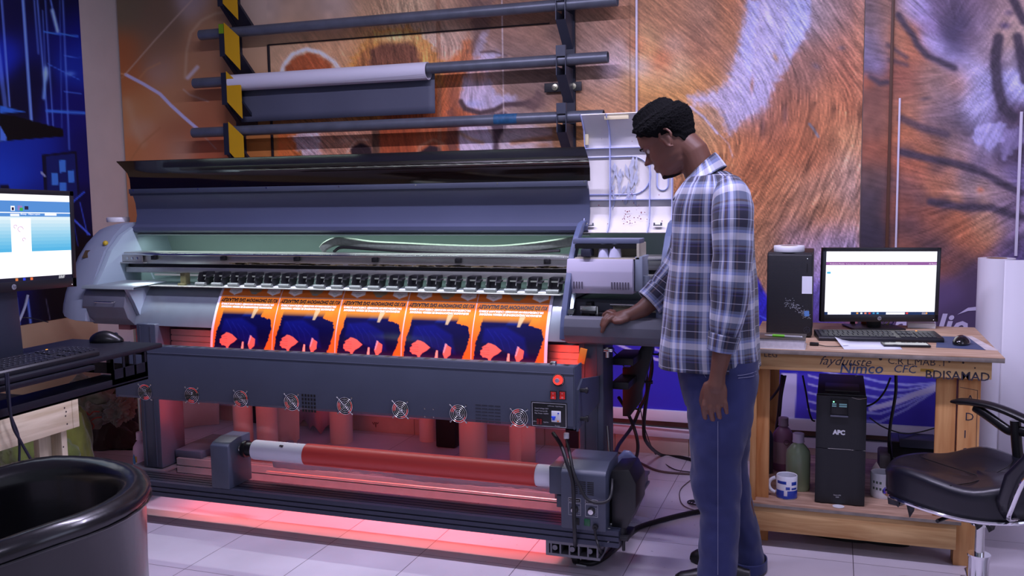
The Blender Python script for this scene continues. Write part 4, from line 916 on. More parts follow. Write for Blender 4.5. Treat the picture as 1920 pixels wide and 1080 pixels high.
def v_of_z(z):
    for i in range(len(SPP)-1):
        if SPP[i].y < .45 and SPP[i+1].z <= z: return SPL[i]
    return SPL[-1]
PWD = (SX1-SX0-.02)/5
# poster layout along v: measured from photo rows
def v_of_px(py_, px_=620, X=.02):
    best = None
    for i in range(len(SPP)):
        p = SPP[i]; 
        d = Vector((on_y(px_, 600, .35).x, p.y, p.z))-CAM; y = 540-F_PX*d.dot(AU)/d.dot(AF)
        if p.y < .5 and (best is None or abs(y-py_) < best[0]): best = (abs(y-py_), SPL[i])
    return best[1]
vA, vB, vC, vD, vE = v_of_px(551), v_of_px(560.5), v_of_px(597), v_of_px(650), v_of_px(672)
vt, v2, v3 = v_of_px(564), v_of_px(573.5), v_of_px(579.5); hH = (v_of_px(571)-vt)/.70; hS = (v_of_px(578)-v2)/.70
NU = 560; NV = 230
us = np.linspace(0, SX1-SX0, NU); vs = np.linspace(0, SPL[-1]*.985, NV)
UU, VV = np.meshgrid(us, vs)
Pg = np.zeros((NV, NU, 3))
for j, v in enumerate(vs):
    p = sheet_at(0, v); Pg[j, :, 0] = us+SX0; Pg[j, :, 1] = p.y; Pg[j, :, 2] = p.z
pt = Paint(UU*1000, VV*1000, (232, 120, 36))
def vm(x): return x*1000
K = 1000
sbot = vs[-1]*K
for k in range(-1, 6):
    o_ = 10+k*PWD*K
    if 0 <= k < 5:
        f = lambda x, y: (o_+x*PWD*K, (vC+(vE-vC)*y)*K)
        # dark jacket with folded arms (upside down)
        pt.poly([f(.12,-.28),(f(.80,-.28)),f(.76,.0),f(.93,.08),f(.97,.30),f(.93,.62),f(.84,1.0),f(.78,1.5),f(.05,1.5),f(.03,.9),f(.06,.45),f(.10,.2)], (10, 10, 62), 3, 1, 3)
        pt.poly([f(.16,.1),f(.45,.05),f(.72,.3),f(.78,.75),f(.55,.7),f(.3,.5),f(.14,.45)], (16, 22, 118), 14, .7)
        pt.poly([f(.50,-.15),f(.66,-.1),f(.6,.0),f(.45,.0)], (20, 50, 140), 10, .6)
        # fade into orange along the cut at the shoulders
        for q in range(6): pt.poly([f(.08,-.34+.04*q-.2),f(.9,-.34+.04*q-.2),f(.9,-.22+.035*q),f(.08,-.22+.035*q)], (214, 128, 40), 6, .45)
        pt.poly([f(.62,-.22),f(.70,-.22),f(.64,.05),f(.60,.05)], (206, 176, 130), 3, .9)
        sk = (214, 128, 108)
        for q in range(4): pt.line([f(.20+.10*q,.12+.05*q),f(.30+.10*q,.34+.03*q),f(.36+.09*q,.60)], 3, (34, 44, 150), .45, 5)
        pt.line([f(.30,.9),f(.26,1.4)], 3, (40, 30, 110), .5, 5)
        pt.poly([f(.125,.64),f(.16,.60),f(.145,.56),f(.175,.52),f(.20,.50),f(.23,.45),f(.27,.46),f(.33,.50),f(.42,.62),f(.37,.70),f(.31,.76),f(.28,.82),f(.265,.93),f(.245,.94),f(.235,.82),f(.20,.80),f(.16,.80),f(.15,.76),f(.125,.74),f(.13,.69)], sk, 2, 1)
        for yy_ in (.56,.62,.68,.73): pt.line([f(.135,yy_+.01),f(.25,yy_)], 1.6, (150, 76, 66), .7, 1.5)
        pt.poly([f(.64,.52),f(.72,.60),f(.71,.78),f(.665,.84),f(.66,1.05),f(.635,1.05),f(.62,.84),f(.60,.76)], sk, 2, 1); pt.poly([f(.63,.50),f(.66,.52),f(.62,.74),f(.60,.74)], (220, 200, 210), 2, .8)
        pt.poly([f(.505,.68),f(.53,.68),f(.53,1.4),f(.44,1.4)], (232, 196, 170), 2, 1); pt.blob(*f(.37,1.12), 5, 3, (230, 170, 60), 1)
        # row of badges and a portrait above the heading
        for cx in (.22, .86):
            x, y = o_+cx*PWD*K, vA*K
            pt.poly([(x-33,y-17),(x+33,y-17),(x+35,y+1),(x+8,y+13),(x,y+18),(x-8,y+13),(x-35,y+1)], (244, 242, 238), 2, 1)
            pt.line([(x-14,y-5),(x-4,y-8),(x+8,y-4),(x+14,y-6)], 2, (120, 140, 120), .8, 2); pt.line([(x-10,y+1),(x+10,y+1)], 2, (70, 130, 90), .7, 2); pt.line([(x-6,y+5),(x+6,y+5)], 1.5, (60, 90, 170), .7, 1.5)
        x, y = o_+.55*PWD*K, (vA-.006)*K
        pt.poly([(x-44,y-30),(x+44,y-30),(x+30,y+4),(x+4,y+17),(x-16,y+14),(x-34,y-4)], (150, 140, 110), 5, .95)
        pt.poly([(x-20,y+8),(x+16,y+10),(x+10,y+18),(x-12,y+17)], (110, 150, 160), 4, .7)
        pt.poly([(x-58,y-34),(x+58,y-34),(x+50,y-20),(x-30,y-18)], (40, 60, 190), 4, .9)
    pt.poly([(o_-2,0),(o_+2,0),(o_+2,sbot+20),(o_-2,sbot+20)], (236, 226, 236), 1, .95)
pt.poly([(0,vB*K-2),((SX1-SX0)*K,vB*K-2),((SX1-SX0)*K,vB*K+1),(0,vB*K+1)], (244, 226, 214), 1, .9)
pt.poly([(-20,-10),(9,-10),(9,sbot+50),(-20,sbot+50)], (226, 224, 240), 1, 1); pt.poly([((SX1-SX0)*K-14,-10),(2000,-10),(2000,sbot+50),((SX1-SX0)*K-14,sbot+50)], (226, 224, 240), 1, 1)
pt.poly([(0,-10),(2000,-10),(2000,(v_of_px(543))*K),(0,(v_of_px(543))*K)], (226, 224, 240), 2, 1)
ps = thing('printed_sheet', 'orange sheet of five posters with writing, upside down, leaving the printer', 'poster sheet', (.8, .4, .99))
m_sheet = mat('glossy_print', (255, 255, 255), .16, vcol='print', spec=.6)
o = grid_obj('sheet', Pg, np.clip(srgb2lin(np.clip(pt.c, 0, 255)), 0, .9), m_sheet, ps)
sm = o.modifiers.new('s', 'SOLIDIFY'); sm.thickness = .0006; sm.offset = -1
def sheet_text(body, k, vline, size, shear, bold, width, mm, nm, xoff=.0):
    t = text_bm(body, size, shear=shear, bold=bold)
    xs = [v.co.x for v in t.verts]; s = width/(max(xs)-min(xs)); x0 = min(xs)
    # cut long triangles so the letters bend with the sheet
    for v in t.verts:
        tx = (v.co.x-x0)*s; ty = v.co.y
        u = .010+(k+1)*PWD-xoff-tx          # upside down: text starts at the right
        vv = vline+ty
        v.co = sheet_at(u, vv, .0016)
    return t
for k in range(5):
    b = BM(); join(b, sheet_text('KU SO DHOWOOW D/G SALLAXLEY', k, vt, hH, .2, .0010, PWD*.95, None, 'h', .008)); obj('heading', b, m_black, ps, smooth=0, recalc=False)
    b = BM(); join(b, sheet_text('DR.CABDIRAXMAAN MAXAMED CABDILAAHI (CIRRO)', k, v2, hS, .1, .0006, PWD*.88, None, 's', .022)); join(b, sheet_text('MUSHARAXA MADAXWEYNE EE XISBIGA WADDANI', k, v3, hS, .1, .0006, PWD*.85, None, 's', .028)); obj('subheading', b, mat('print_white', (238, 232, 232), .4), ps, smooth=0, recalc=False)
# ------------------------------------------------------------------ red infrared lamps inside the drier, added red fills and white lamps over the platen
RED = (1.0, .06, .035)
def strip_light(name, x0, x1, y, z, rx, col, power, w=.02, spread=PI):
    return area(name, ((x0+x1)/2, y, z), (rx, 0, 0), x1-x0, w, col, power, spread)

p_ = on_y(222, 418, .66); t = thing('tape_roll', 'small white roll lying on top of the left end of the printer', 'tape', (p_.x, .66, 1.287))
b = BM(); lathe(b, [(.02,0),(.055,0),(.056,.003),(.056,.020),(.053,.024),(.02,.024),(.02,0)], (p_.x, .66, 1.287), 32); obj('tape', b, m_white, t, smooth=50)
b = BM(); lathe(b, [(.017,0.001),(.020,0.001),(.020,.0235),(.017,.0235),(.017,.001)], (p_.x, .66, 1.287), 24); obj('core', b, m_slate, t)
# ------------------------------------------------------------------ pipe rack on the back wall
m_yel = mat('yellow_post', (214, 164, 14), .55, noise=.04, nscale=5); m_yback = mat('post_side_dark', (32, 36, 52), .5)
m_gpost = mat('grey_post', (62, 68, 84), .45, .1); m_pipe = mat('grey_pipe', (104, 110, 122), .38, .35, noise=.18, nscale=12)
YPK = WY-.19         # hook plate front edge
def hook_profile(zb, step=.285):
    """plate seen from the side (y,z): sloping hook that carries a pipe"""
    return [(WY-.05,zb),(WY-.05,zb+step-.01),(YPK+.06,zb+step*.62),(YPK,zb+step*.84),(YPK,zb+step*.30),(WY-.05,zb-.02)]
# pipe geometry (measured)
YP = YPK+.055; PR = .030
pipes = []
for a, b_, lb in (((376,68),(1158,-2),'upper grey pipe resting on the wall rack, crossing the top of the picture'),((365,160),(1140,103),'middle grey pipe on the wall rack carrying the white roll'),((363,252),(1132,213),'lowest grey pipe on the wall rack with a blue smear of ink')):
    A = on_y(a[0], a[1], YP); B = on_y(b_[0], b_[1], YP); z = (A.z+B.z)/2
    pipes.append((A.x, B.x, z))
    b = BM(); lathe(b, [(PR-.004,0),(PR,0),(PR,B.x-A.x),(PR-.004,B.x-A.x),(PR-.004,0)], (A.x, YP, z), 28, 'x')
    tag(obj('pipe', b, m_pipe, smooth=50), lb, 'pipe', 'pipes on the wall rack')
    print('pipe', A, B)
zs_ = [p[2] for p in pipes]; step = (zs_[0]-zs_[2])/2
# ink smear on the lowest pipe
c = on_y(948, 222, YP)
b = BM(); lathe(b, [(PR+.0006,-.06),(PR+.0009,0),(PR+.0006,.07)], (c.x, YP, pipes[2][2]), 24, 'x', a0=2.4, a1=5.6); o = obj('ink_smear', b, mat('blue_ink', (40, 92, 132), .5, noise=.3, nscale=60)); o.parent = bpy.data.objects['pipe.002'] if 'pipe.002' in bpy.data.objects else None
def rack_post(xc, w, yellow, label):
    t = thing('rack_post', label, 'rack post', (xc, WY-.03, 0))
    mm = m_yel if yellow else m_gpost
    b = BM(); z0 = 0; z1 = CEIL-.1
    box(b, xc-w*.5-(.02 if yellow else 0), WY-.03, z0, xc+w*.5-(.075 if yellow else 0), WY-.013, z1); obj('post', b, m_yback, t)
    for i, z in enumerate([zs_[2]-step]+zs_[::-1]+[zs_[0]+step]):
        zb = z-PR                                   # pipe seat
        # U-shaped saddle: front wall rises in front of the pipe, sloping back down to the next one
        P = [(YP-PR-.010, zb+.075),(YP-PR-.010, zb-.12),(WY-.03, zb-.225),(WY-.03, zb-.01),(YP+PR+.004, zb-.01),(YP-PR-.002, zb-.01),(YP-PR-.002, zb+.075)]
        b = BM()
        if yellow:
            # broad flat front strip, cut on the diagonal
            fx0, fx1 = xc-w*.22, xc+w*.68
            q = [(fx0, z+.052),(fx1, z-.035),(fx1, z-.225),(fx0, z-.125)]
            prism(b, q, YP-PR-.014, YP-PR-.010, 'y'); obj('hook_face', b, m_yel, t)
            b = BM()
            prism(b, P, fx0-.004, fx0, 'x'); box(b, fx0-.035, YP-PR-.016, zb-.11, fx0-.001, YP-PR-.008, zb+.075)
            prism(b, [(YP-PR-.014,zb-.10),(YP-PR-.004,zb-.09),(WY-.03,zb-.20),(WY-.03,zb-.225)], fx0-.03, fx1+.004)
            obj('hook', b, m_yback, t)
            if i == 3:
                b = BM(); box(b, fx0-.034, YP-PR-.018, zb+.02, fx0-.001, YP-PR-.015, zb+.074); obj('green_tape', b, mat('green_tape', (120, 158, 20), .5), t)
        else:
            fx0, fx1 = xc-w*.35, xc+w*.35
            for x in (fx0, fx1): prism(b, [(YP-PR-.012,zb+.10),(YP-PR-.012,zb-.05),(WY-.03,zb-.18),(WY-.03,zb-.005),(YP-PR-.002,zb-.005),(YP-PR-.002,zb+.10)], x-.002, x+.002)
            box(b, fx0, YP-PR-.014, zb+.045, fx1, YP-PR-.010, zb+.10); prism(b, [(YP-PR-.013,zb-.05),(YP-PR-.010,zb-.05),(WY-.03,zb-.175),(WY-.03,zb-.18)], fx0, fx1)
            obj('hook', b, m_gpost, t)
    return t
xl = on_y(432, 160, YP-.04).x; xr = on_y(1052, 160, YP-.04).x
rack_post(xl, .11, True, 'yellow wall post with sloping hooks at the left ends of the pipes')
t = rack_post(xr, .07, False, 'dark grey wall post with sloping hooks at the right ends of the pipes')
c = on_y(1060, 163, WY-.03)
b = BM(); box(b, c.x-.115, WY-.036, c.z-.024, c.x+.09, WY-.028, c.z+.024, .002); obj('crossbar', b, mat('crossbar_dark', (44, 44, 48), .5), t)
for dx in (-.05, .0, .05):
    b = BM(); lathe(b, [(0,-.012),(.006,-.012),(.006,-.008),(.017,-.006),(.017,0),(0,0)], (c.x+dx-.005, WY-.036, c.z), 20, 'y'); obj('bolt', b, mat('zinc_bolt', (178, 176, 150), .3, .7), t)
# white roll on the middle pipe with its grey sheet hanging
A = on_y(434, 158, YP); B = on_y(803, 130, YP); z = pipes[1][2]; R0 = .048
t = thing('vinyl_roll', 'white roll on the middle pipe with a grey sheet hanging from it', 'roll', (A.x, YP, z))
zc = z-(R0-.004-PR)+.002
b = BM(); lathe(b, [(R0-.005,0),(R0,0),(R0,B.x-A.x),(R0-.005,B.x-A.x),(R0-.005,0)], (A.x, YP, zc), 36, 'x'); obj('roll', b, mat('roll_white', (222, 222, 236), .55), t, smooth=50)
b = BM(); zl_ = on_y(600, 222, YP+.03).z
sv = []
for i in range(30):
    x = A.x+.025+(B.x+.012-A.x-.02)*i/29
    sv.append([b.verts.new((x, YP+R0*math.cos(a)*1.01, zc+R0*math.sin(a)*1.01)) for a in (.9,.5,.1)]+[b.verts.new((x, YP+R0-.002+.004*math.sin(i*.6)*k, zc+(zl_-zc)*k)) for k in (.2,.5,.8,1.)])
for p_, q_ in zip(sv, sv[1:]):
    for j in range(len(p_)-1): b.faces.new((p_[j], q_[j], q_[j+1], p_[j+1]))
o = obj('hanging_sheet', b, mat('grey_backing', (84, 88, 106), .6, noise=.05, nscale=3), t, smooth=60); sm = o.modifiers.new('s', 'SOLIDIFY'); sm.thickness = .0008
b = BM(); fl = []
for i in range(12):
    x = A.x+.55+(B.x-A.x-.56)*i/11; k = i/11
    fl.append([b.verts.new((x, YP-(R0+.001)*math.cos(a), zc-(R0+.001)*math.sin(a))) for a in (.35-.3*k+.4, .9+.1*k)])
for p_, q_ in zip(fl, fl[1:]): b.faces.new((p_[0], q_[0], q_[1], p_[1]))
o = obj('loose_edge', b, MATS['roll_white'], t)
# ------------------------------------------------------------------ rolls and sheets standing behind the printer
m_paper = mat('paper_roll_white', (222, 206, 204), .6); m_core = mat('brown_core', (150, 112, 84), .8)
def standing_roll(x, y, r, h, label, lean=0, group=None, core=.5):
    t = thing('standing_roll', label, 'roll', (x, y, 0), 0, group); t.rotation_euler = (lean, 0, 0)
    b = BM(); lathe(b, [(r*core,0),(r,0),(r,h),(r*core,h),(r*core,0)], (0, 0, 0), 32); o = obj('roll', b, m_paper, smooth=50); o.parent = t
    b = BM(); lathe(b, [(r*core-.006,.0),(r*core-.001,.0),(r*core-.001,h+.002),(r*core-.006,h+.002),(r*core-.006,0)], (0, 0, 0), 24); o = obj('core', b, m_core, smooth=50); o.parent = t
    return t
G = 'white rolls standing behind the printer'
for px_, py_, r, h, lb in ((448,862,.052,.66,'white standing roll behind the take-up block, leftmost, lit red'),(492,862,.056,.66,'white standing roll second from the left behind the take-up block'),(630,833,.065,.62,'white standing roll behind the red roll, left of the wall writing'),(797,829,.05,.62,'narrow white standing roll in front of a dark gap behind the printer'),(878,866,.075,.64,'thick white standing roll behind the drier, fourth fan from the right'),(970,868,.06,.64,'rightmost white standing roll behind the printer beside the loose sheet')):
    p = on_z(px_, py_, 0); p.y += r
    p.y = min(p.y, WY-.02-r-.03)
    standing_roll(p.x, p.y, r, h, lb, group=G)
def leaning_sheet(name, pts, h, label, m, curl=.03, tilt=.1, cut=0., cat='sheet'):
    """curved sheet standing on its lower edge: pts floor polyline"""
    b = BM(); P = curve_pts([(x, y, 0) for x, y in pts], 6); rows = []
    n = len(P)
    for j in range(6):
        k = j/5; rows.append([b.verts.new((p.x, p.y+tilt*k*h, (h*k if j else cut*abs(math.sin(i*.45))+.003))) for i, p in enumerate(P)])
    for r0, r1 in zip(rows, rows[1:]):
        for i in range(n-1): b.faces.new((r0[i], r0[i+1], r1[i+1], r1[i]))
    o = obj(name, b, m, smooth=60); s_ = o.modifiers.new('s', 'SOLIDIFY'); s_.thickness = .001
    tag(o, label, cat); return o
p0, p1 = on_z(338, 804, 0), on_z(402, 800, 0)
leaning_sheet('paper_sheet', [(p0.x-.15,p0.y+.1),(p0.x,p0.y),(p1.x-.1,p1.y-.02),(p1.x,p1.y+.05)], .62, 'pale sheet leaning on the wall behind the left printer leg', m_paper, tilt=.05)
p0, p1 = on_z(512, 838, 0), on_z(562, 834, 0)
leaning_sheet('paper_sheet', [(p0.x-.04,p0.y+.06),(p0.x+.03,p0.y),(p1.x-.03,p1.y-.02),(p1.x,p1.y)], .60, 'loose white sheet standing beside the left rolls behind the printer', m_paper, cut=.03, tilt=.04)
p0, p1 = on_z(572, 800, 0), on_z(612, 812, 0)
leaning_sheet('pink_sheet', [(p0.x-.04,p0.y+.0),(p0.x+.06,p0.y-.06),(p1.x-.03,p1.y-.06),(p1.x+.03,p1.y-.0)], .60, 'curled pink sheet with a pointed lower corner behind the printer', mat('pink_sheet', (206, 160, 172), .6), cut=.05, tilt=.02)
p0, p1 = on_z(966, 862, 0), on_z(1010, 864, 0)
leaning_sheet('paper_sheet', [(p0.x,p0.y-.02),(p0.x+.06,p0.y-.05),(p1.x,p1.y-.05)], .62, 'flat white sheet standing at the rightmost roll behind the printer', m_paper, tilt=.01)
# solid dark block put in for the shaded gap and graffiti on the skirting
p = on_z(835, 838, 0); b = BM(); box(b, p.x-.05, p.y-.02, 0, p.x+.07, p.y+.10, .5, .01); tag(obj('dark_gap_block', b, m_black), 'tall dark block standing in for the shaded gap between the standing rolls', 'box')
b = BM(); g = on_y(704, 795, WY-.013)
tube(b, [Vector((g.x+dx, WY-.0135, g.z+dz)) for dx, dz in ((-.02,.01),(-.012,-.004),(-.004,.012),(.002,-.02),(.006,.01),(.016,.002),(.02,.012))], .0016, 5); tag(obj('scribble', b, m_black), 'small black scribble on the skirting behind the printer', 'writing')
# ------------------------------------------------------------------ right wooden desk
def wood_mat(name, c1, c2, scale=(1, 14, 14), rough=.6):
    M = bpy.data.materials.new(name); M.use_nodes = True; nt = M.node_tree; b = nt.nodes['Principled BSDF']; L = nt.links
    tc = nt.nodes.new('ShaderNodeTexCoord'); mp = nt.nodes.new('ShaderNodeMapping'); mp.inputs['Scale'].default_value = scale; L.new(tc.outputs['Object'], mp.inputs[0])
    n = nt.nodes.new('ShaderNodeTexNoise'); n.inputs['Scale'].default_value = 3; n.inputs['Detail'].default_value = 6; n.inputs['Distortion'].default_value = .6; L.new(mp.outputs[0], n.inputs['Vector'])
    w = nt.nodes.new('ShaderNodeTexNoise'); w.inputs['Scale'].default_value = 5; w.inputs['Detail'].default_value = 2; L.new(tc.outputs['Object'], w.inputs['Vector'])
    a = nt.nodes.new('ShaderNodeMath'); a.operation = 'MULTIPLY_ADD'; a.inputs[1].default_value = .35; L.new(w.outputs['Fac'], a.inputs[0]); L.new(n.outputs['Fac'], a.inputs[2])
    r = nt.nodes.new('ShaderNodeValToRGB'); r.color_ramp.elements[0].position = .45; r.color_ramp.elements[0].color = lin(c1)+(1,); r.color_ramp.elements[1].position = .85; r.color_ramp.elements[1].color = lin(c2)+(1,)
    L.new(a.outputs[0], r.inputs[0]); L.new(r.outputs[0], b.inputs['Base Color']); b.inputs['Roughness'].default_value = rough
    return M
m_pine = wood_mat('pine', (178, 128, 76), (222, 182, 126)); m_pine_v = wood_mat('pine_upright', (186, 122, 66), (222, 168, 108), (14, 14, 1)); m_top = wood_mat('worn_desk_top', (150, 112, 82), (206, 176, 150), (1.5, 20, 5)); m_edge = mat('grimy_edge', (140, 130, 122), .7, noise=.25, nscale=30); m_shelf = wood_mat('shelf_laminate', (132, 96, 76), (190, 156, 134), (2, 16, 5))
DZ = .795; DX0, DX1, DY0, DY1 = 2.40, 3.29, .44, 1.22
dk = thing('wooden_desk', 'rough pine desk with scribbled apron and a low shelf, right of the man', 'desk', (2.85, .85, 0))
b = BM(); box(b, DX0, DY0, DZ-.018, DX1, DY1, DZ-.002, .001); obj('desk_edge_board', b, m_edge, dk)
b = BM(); box(b, DX0, DY0, DZ-.002, DX1, DY1, DZ); obj('top', b, m_top, dk)
az = on_y(1858, 712, .46).z
b = BM(); box(b, DX0+.005, .460, az, 3.252, .485, DZ-.018, .001); obj('front_apron', b, m_pine, dk)
b = BM(); box(b, DX0+.005, DY1-.06, az, 3.252, DY1-.035, DZ-.018, .001); obj('rear_apron', b, m_pine, dk)
for x0 in (DX0+.005, 3.20): b = BM(); box(b, x0+.0, .486, az+.01, x0+.025, DY1-.061, DZ-.018, .001); obj('side_apron', b, m_pine, dk)
SH = .178
for x0, y0 in ((2.41,.488),(2.41,1.15)):
    b = BM(); box(b, x0, y0, 0, x0+.022, y0+.07, DZ-.02, .001); box(b, x0+.022, y0+.048, 0, x0+.07, y0+.07, DZ-.02, .001); obj('leg', b, m_pine_v, dk)
lx = on_y(1755, 760, .49).x; lx2 = on_y(1800, 760, .49).x; lx3 = on_y(1838, 760, .49).x
b = BM(); box(b, lx, .50, SH, lx2-.012, .522, DZ-.02, .001); obj('leg', b, m_pine_v, dk)
b = BM(); box(b, lx2-.006, .488, 0, lx3, .512, DZ-.02, .001); box(b, lx2-.006, .514, 0, lx2+.016, .57, DZ-.02, .001); obj('leg', b, m_pine_v, dk)
b = BM(); box(b, lx3-.03, 1.15, 0, lx3-.008, 1.22, DZ-.02, .001); obj('leg', b, m_pine_v, dk)
b = BM(); box(b, DX0, .455, SH-.012, 3.17, 1.22, SH, .001); obj('shelf', b, m_shelf, dk)
b = BM(); box(b, DX0, .4545, SH-.013, 3.17, .4555, SH-.001); obj('shelf_edge', b, m_edge, dk)
b = BM(); box(b, DX0, .460, .068, 3.155, .484, SH-.013, .001); obj('shelf_apron', b, m_pine, dk)
# handwriting on the apron and leg
m_pen = mat('marker_pen', (52, 48, 62), .7); m_penb = mat('marker_blue', (58, 76, 110), .7)
def write(px_, py_, txt, size, m, Y=.4596, shear=0, rot=0, bold=0):
    p = on_y(px_, py_, Y); b = BM(); text_into(b, txt, Matrix.Translation(p) @ Matrix.Rotation(rot, 4, 'Y') @ Matrix.Rotation(PI/2, 4, 'X'), size, shear=shear, bold=bold); return obj('handwriting', b, m, dk, smooth=0, recalc=False)
write(1432, 669, 'LEG', .030, m_pen); write(1535, 683, 'fayduuste', .048, m_pen, shear=.4); write(1573, 700, 'Nimco', .056, m_penb, rot=-.05, shear=.2, bold=.0005)
write(1664, 682, 'C.R L.MAB .1', .036, m_pen); write(1674, 698, 'CFC', .042, m_penb, shear=.2); write(1734, 709, 'BDISAMAD', .044, m_pen, bold=.0005)
m_spot = mat('ochre_spot', (176, 134, 40), .7); m_dsp = mat('dark_spot', (60, 46, 46), .8)
b = BM()
for px_, py_, r_ in ((1651,673,.006),(1780,678,.004),(1806,680,.004),(1712,687,.003),(1828,690,.003),(1605,705,.003)):
    p = on_y(px_, py_, .4597); lathe(b, [(0,-.0004),(r_,0)], p, 10, 'y')
obj('dark_spots', b, m_dsp, dk)
b = BM(); p = on_y(1738, 694, .4597); box(b, p.x-.022, .4596, p.z-.006, p.x+.022, .4599, p.z+.005); obj('ochre_patch', b, m_spot, dk)
for i, ch_ in enumerate('ADISA'): write(1811-i*2.4, 755+i*33, ch_, .042, m_pen, Y=.4876)
b = BM(); A = on_y(1800, 726, .4878); B2 = on_y(1833, 732, .4878); C2 = on_y(1830, 850, .4878)
for p_, q_ in ((A, B2), (B2, C2)): tube(b, [p_, q_], .0009, 5)
obj('pen_frame', b, m_pen, dk)
# ---- monitor
def monitor(name, label, cat, loc, rz, rx, ry, w, h, screen_fn, stand_h=.12, desk_z=None):
    t = thing(name, label, cat, loc, 0); t.rotation_euler = (rx, ry, rz)
    b = BM(); box(b, -w/2, 0, 0, w/2, .022, h, .003); box(b, -w/2+.05, .02, .05, w/2-.05, .045, h-.05, .008); o = obj('casing', b, m_black); o.parent = t
    fr = [(-w/2,0,-w/2+.016,h),(w/2-.016,0,w/2,h),(-w/2,h-.016,w/2,h),(-w/2,0,w/2,.030)]
    b = BM()
    for x0, z0, x1, z1 in fr: box(b, x0, -.004, z0, x1, .002, z1, .0008)
    o = obj('bezel', b, mat('bezel_black', (24, 24, 30), .35)); o.parent = t
    sw, shh = w-.032, h-.046
    def add(nm, u0, v0, u1, v1, m, d=.0, lt=None):
        b = BM(); box(b, -w/2+.016+u0*sw, -.0008-d, .030+(1-v1)*shh, -w/2+.016+u1*sw, .0, .030+(1-v0)*shh); o = obj(nm, b, m); o.parent = t; return o
    screen_fn(add, t, sw, shh, w, h)
    # round maker's badge on the chin
    b = BM(); lathe(b, [(0,-.0006),(.0085,-.0004),(.0085,.001)], (0, -.0045, .0145), 24, 'y'); o = obj('badge', b, mat('badge_silver', (168, 174, 184), .3, .5)); o.parent = t
    b = BM(); text_into(b, 'hp', TF(-.0058, -.0054, .0115), .013, shear=.3); o = obj('badge_letters', b, m_black, smooth=0); o.parent = t
    b = BM(); lathe(b, [(0,-.0006),(.0012,0)], (w/2-.02, -.0045, .008), 8, 'y'); o = obj('power_light', b, emis('led_dot', (230, 235, 255), 3)); o.parent = t
    return t
m_scrw = emis('screen_white', (246, 246, 255), 1.25)
def screen_right(add, t, sw, shh, w, h):
    add('screen', 0, 0, 1, 1, m_scrw)
    add('menu_bar', 0, .165, 1, .215, emis('screen_purple', (150, 90, 160), .9), .0004)
    add('task_bar', 0, .955, 1, 1, emis('screen_navy', (20, 50, 100), .8), .0004)
    add('search_box', .03, .955, .24, .995, m_scrw, .0008); add('task_field', .56, .962, .73, .995, m_scrw, .0008)
    for i, c in enumerate(((230,160,80),(240,240,240),(235,140,110),(220,60,50),(60,150,200),(90,180,230))): add('task_icon', .29+.037*i, .963, .308+.037*i, .990, emis('icon%d' % i, c, .9), .0008)
    add('button', .012, .32, .045, .35, emis('screen_cyan', (70, 180, 225), 1), .0004)
    add('status_icon', .74, .963, .76, .99, emis('icon3', (220,60,50), .9), .0008); add('status_icon', .92, .963, .935, .99, emis('icon0', (230,160,80), .9), .0008)
    b = BM(); x = -w/2+.016; z = .030+shh*(1-.205)
    for tx, u, s_ in (('Production Module', .035, .0080),('Production Dashboard', .18, .0058),('My Task', .30, .0058),('Job Card Task', .36, .0058),('Completed Task', .44, .0058),('Submitted Task', .53, .0058),('Production Environment', .615, .0058)): text_into(b, tx, TF(x+u*sw, -.0014, z), s_)
    text_into(b, 'Ali Rayaal', TF(x+.93*sw, -.0014, z), .0085)
    o = obj('menu_print', b, emis('screen_print', (240, 225, 245), 1), smooth=0); o.parent = t
    b = BM(); 
    text_into(b, '10:30 AM', TF(x+.885*sw, -.0014, .030+shh*.022), .006); text_into(b, '5/5/2024', TF(x+.885*sw, -.0014, .030+shh*.006), .006)
    o = obj('clock_print', b, MATS['screen_print'], smooth=0); o.parent = t
rz = -YAW
ML = on_y(1540, 602, 1.03)
c = on_y(1648, 603, 1.05)
mr = monitor('monitor', 'black flat monitor with a bright white page on the right desk', 'monitor', (c.x, c.y, c.z), rz, 0, -ROLL, .505, .318, screen_right)
b = BM(); box(b, -.03, .05, -c.z+DZ+.006, .03, .065, .16, .003); box(b, -.03, .03, .06, .03, .06, .16, .003); o = obj('stand_neck', b, m_black); o.parent = mr
b = BM(); box(b, -.11, -.02, -c.z+DZ, .11, .14, -c.z+DZ+.008, .003); o = obj('stand_base', b, m_black); o.parent = mr
# ---- tower
tx0 = on_y(1437, 600, .76).x; tx1 = on_y(1523, 600, .76).x; tz1 = on_y(1480, 474, .76).z
pc = thing('computer_tower', 'black computer tower with a white note, left of the right monitor', 'computer', ((tx0+tx1)/2, .76, DZ))
m_tower = mat('tower_black', (20, 21, 27), .5, bump=.4, bscale=900)
b = BM(); box(b, tx0, .775, DZ+.004, tx1-.004, 1.08, tz1, .004); obj('case', b, m_tower, pc)
b = BM(); box(b, tx0, .752, DZ+.004, tx1, .776, tz1-.004, .009, seg=3); obj('front_panel', b, m_tower, pc)
b = BM()
for i in range(26):
    for j in range(44):
        x = tx0+.012+(tx1-tx0-.03)*(i+.5*(j % 2))/26.; z = DZ+.018+(tz1-DZ-.045)*j/44.
        b.faces.new([b.verts.new((x+dx, .7515, z+dz)) for dx, dz in ((-.0013,0),(0,-.0016),(.0013,0),(0,.0016))])
o = obj('grille', b, mat('grille_dot', (44, 46, 56), .4), pc, smooth=0); o['kind'] = 'stuff'
def on_front(px_, py_): return on_y(px_, py_, .751)
a = on_front(1504, 518); q = on_front(1523, 551); b = BM(); box(b, a.x, .7500, q.z, q.x-.001, .7512, a.z); obj('note', b, mat('note_white', (222, 226, 238), .6), pc)
a = on_front(1508, 583); q = on_front(1517, 593); b = BM(); box(b, a.x, .7500, q.z, q.x, .7512, a.z); obj('sticker', b, mat('sticker_blue', (86, 130, 190), .4), pc)
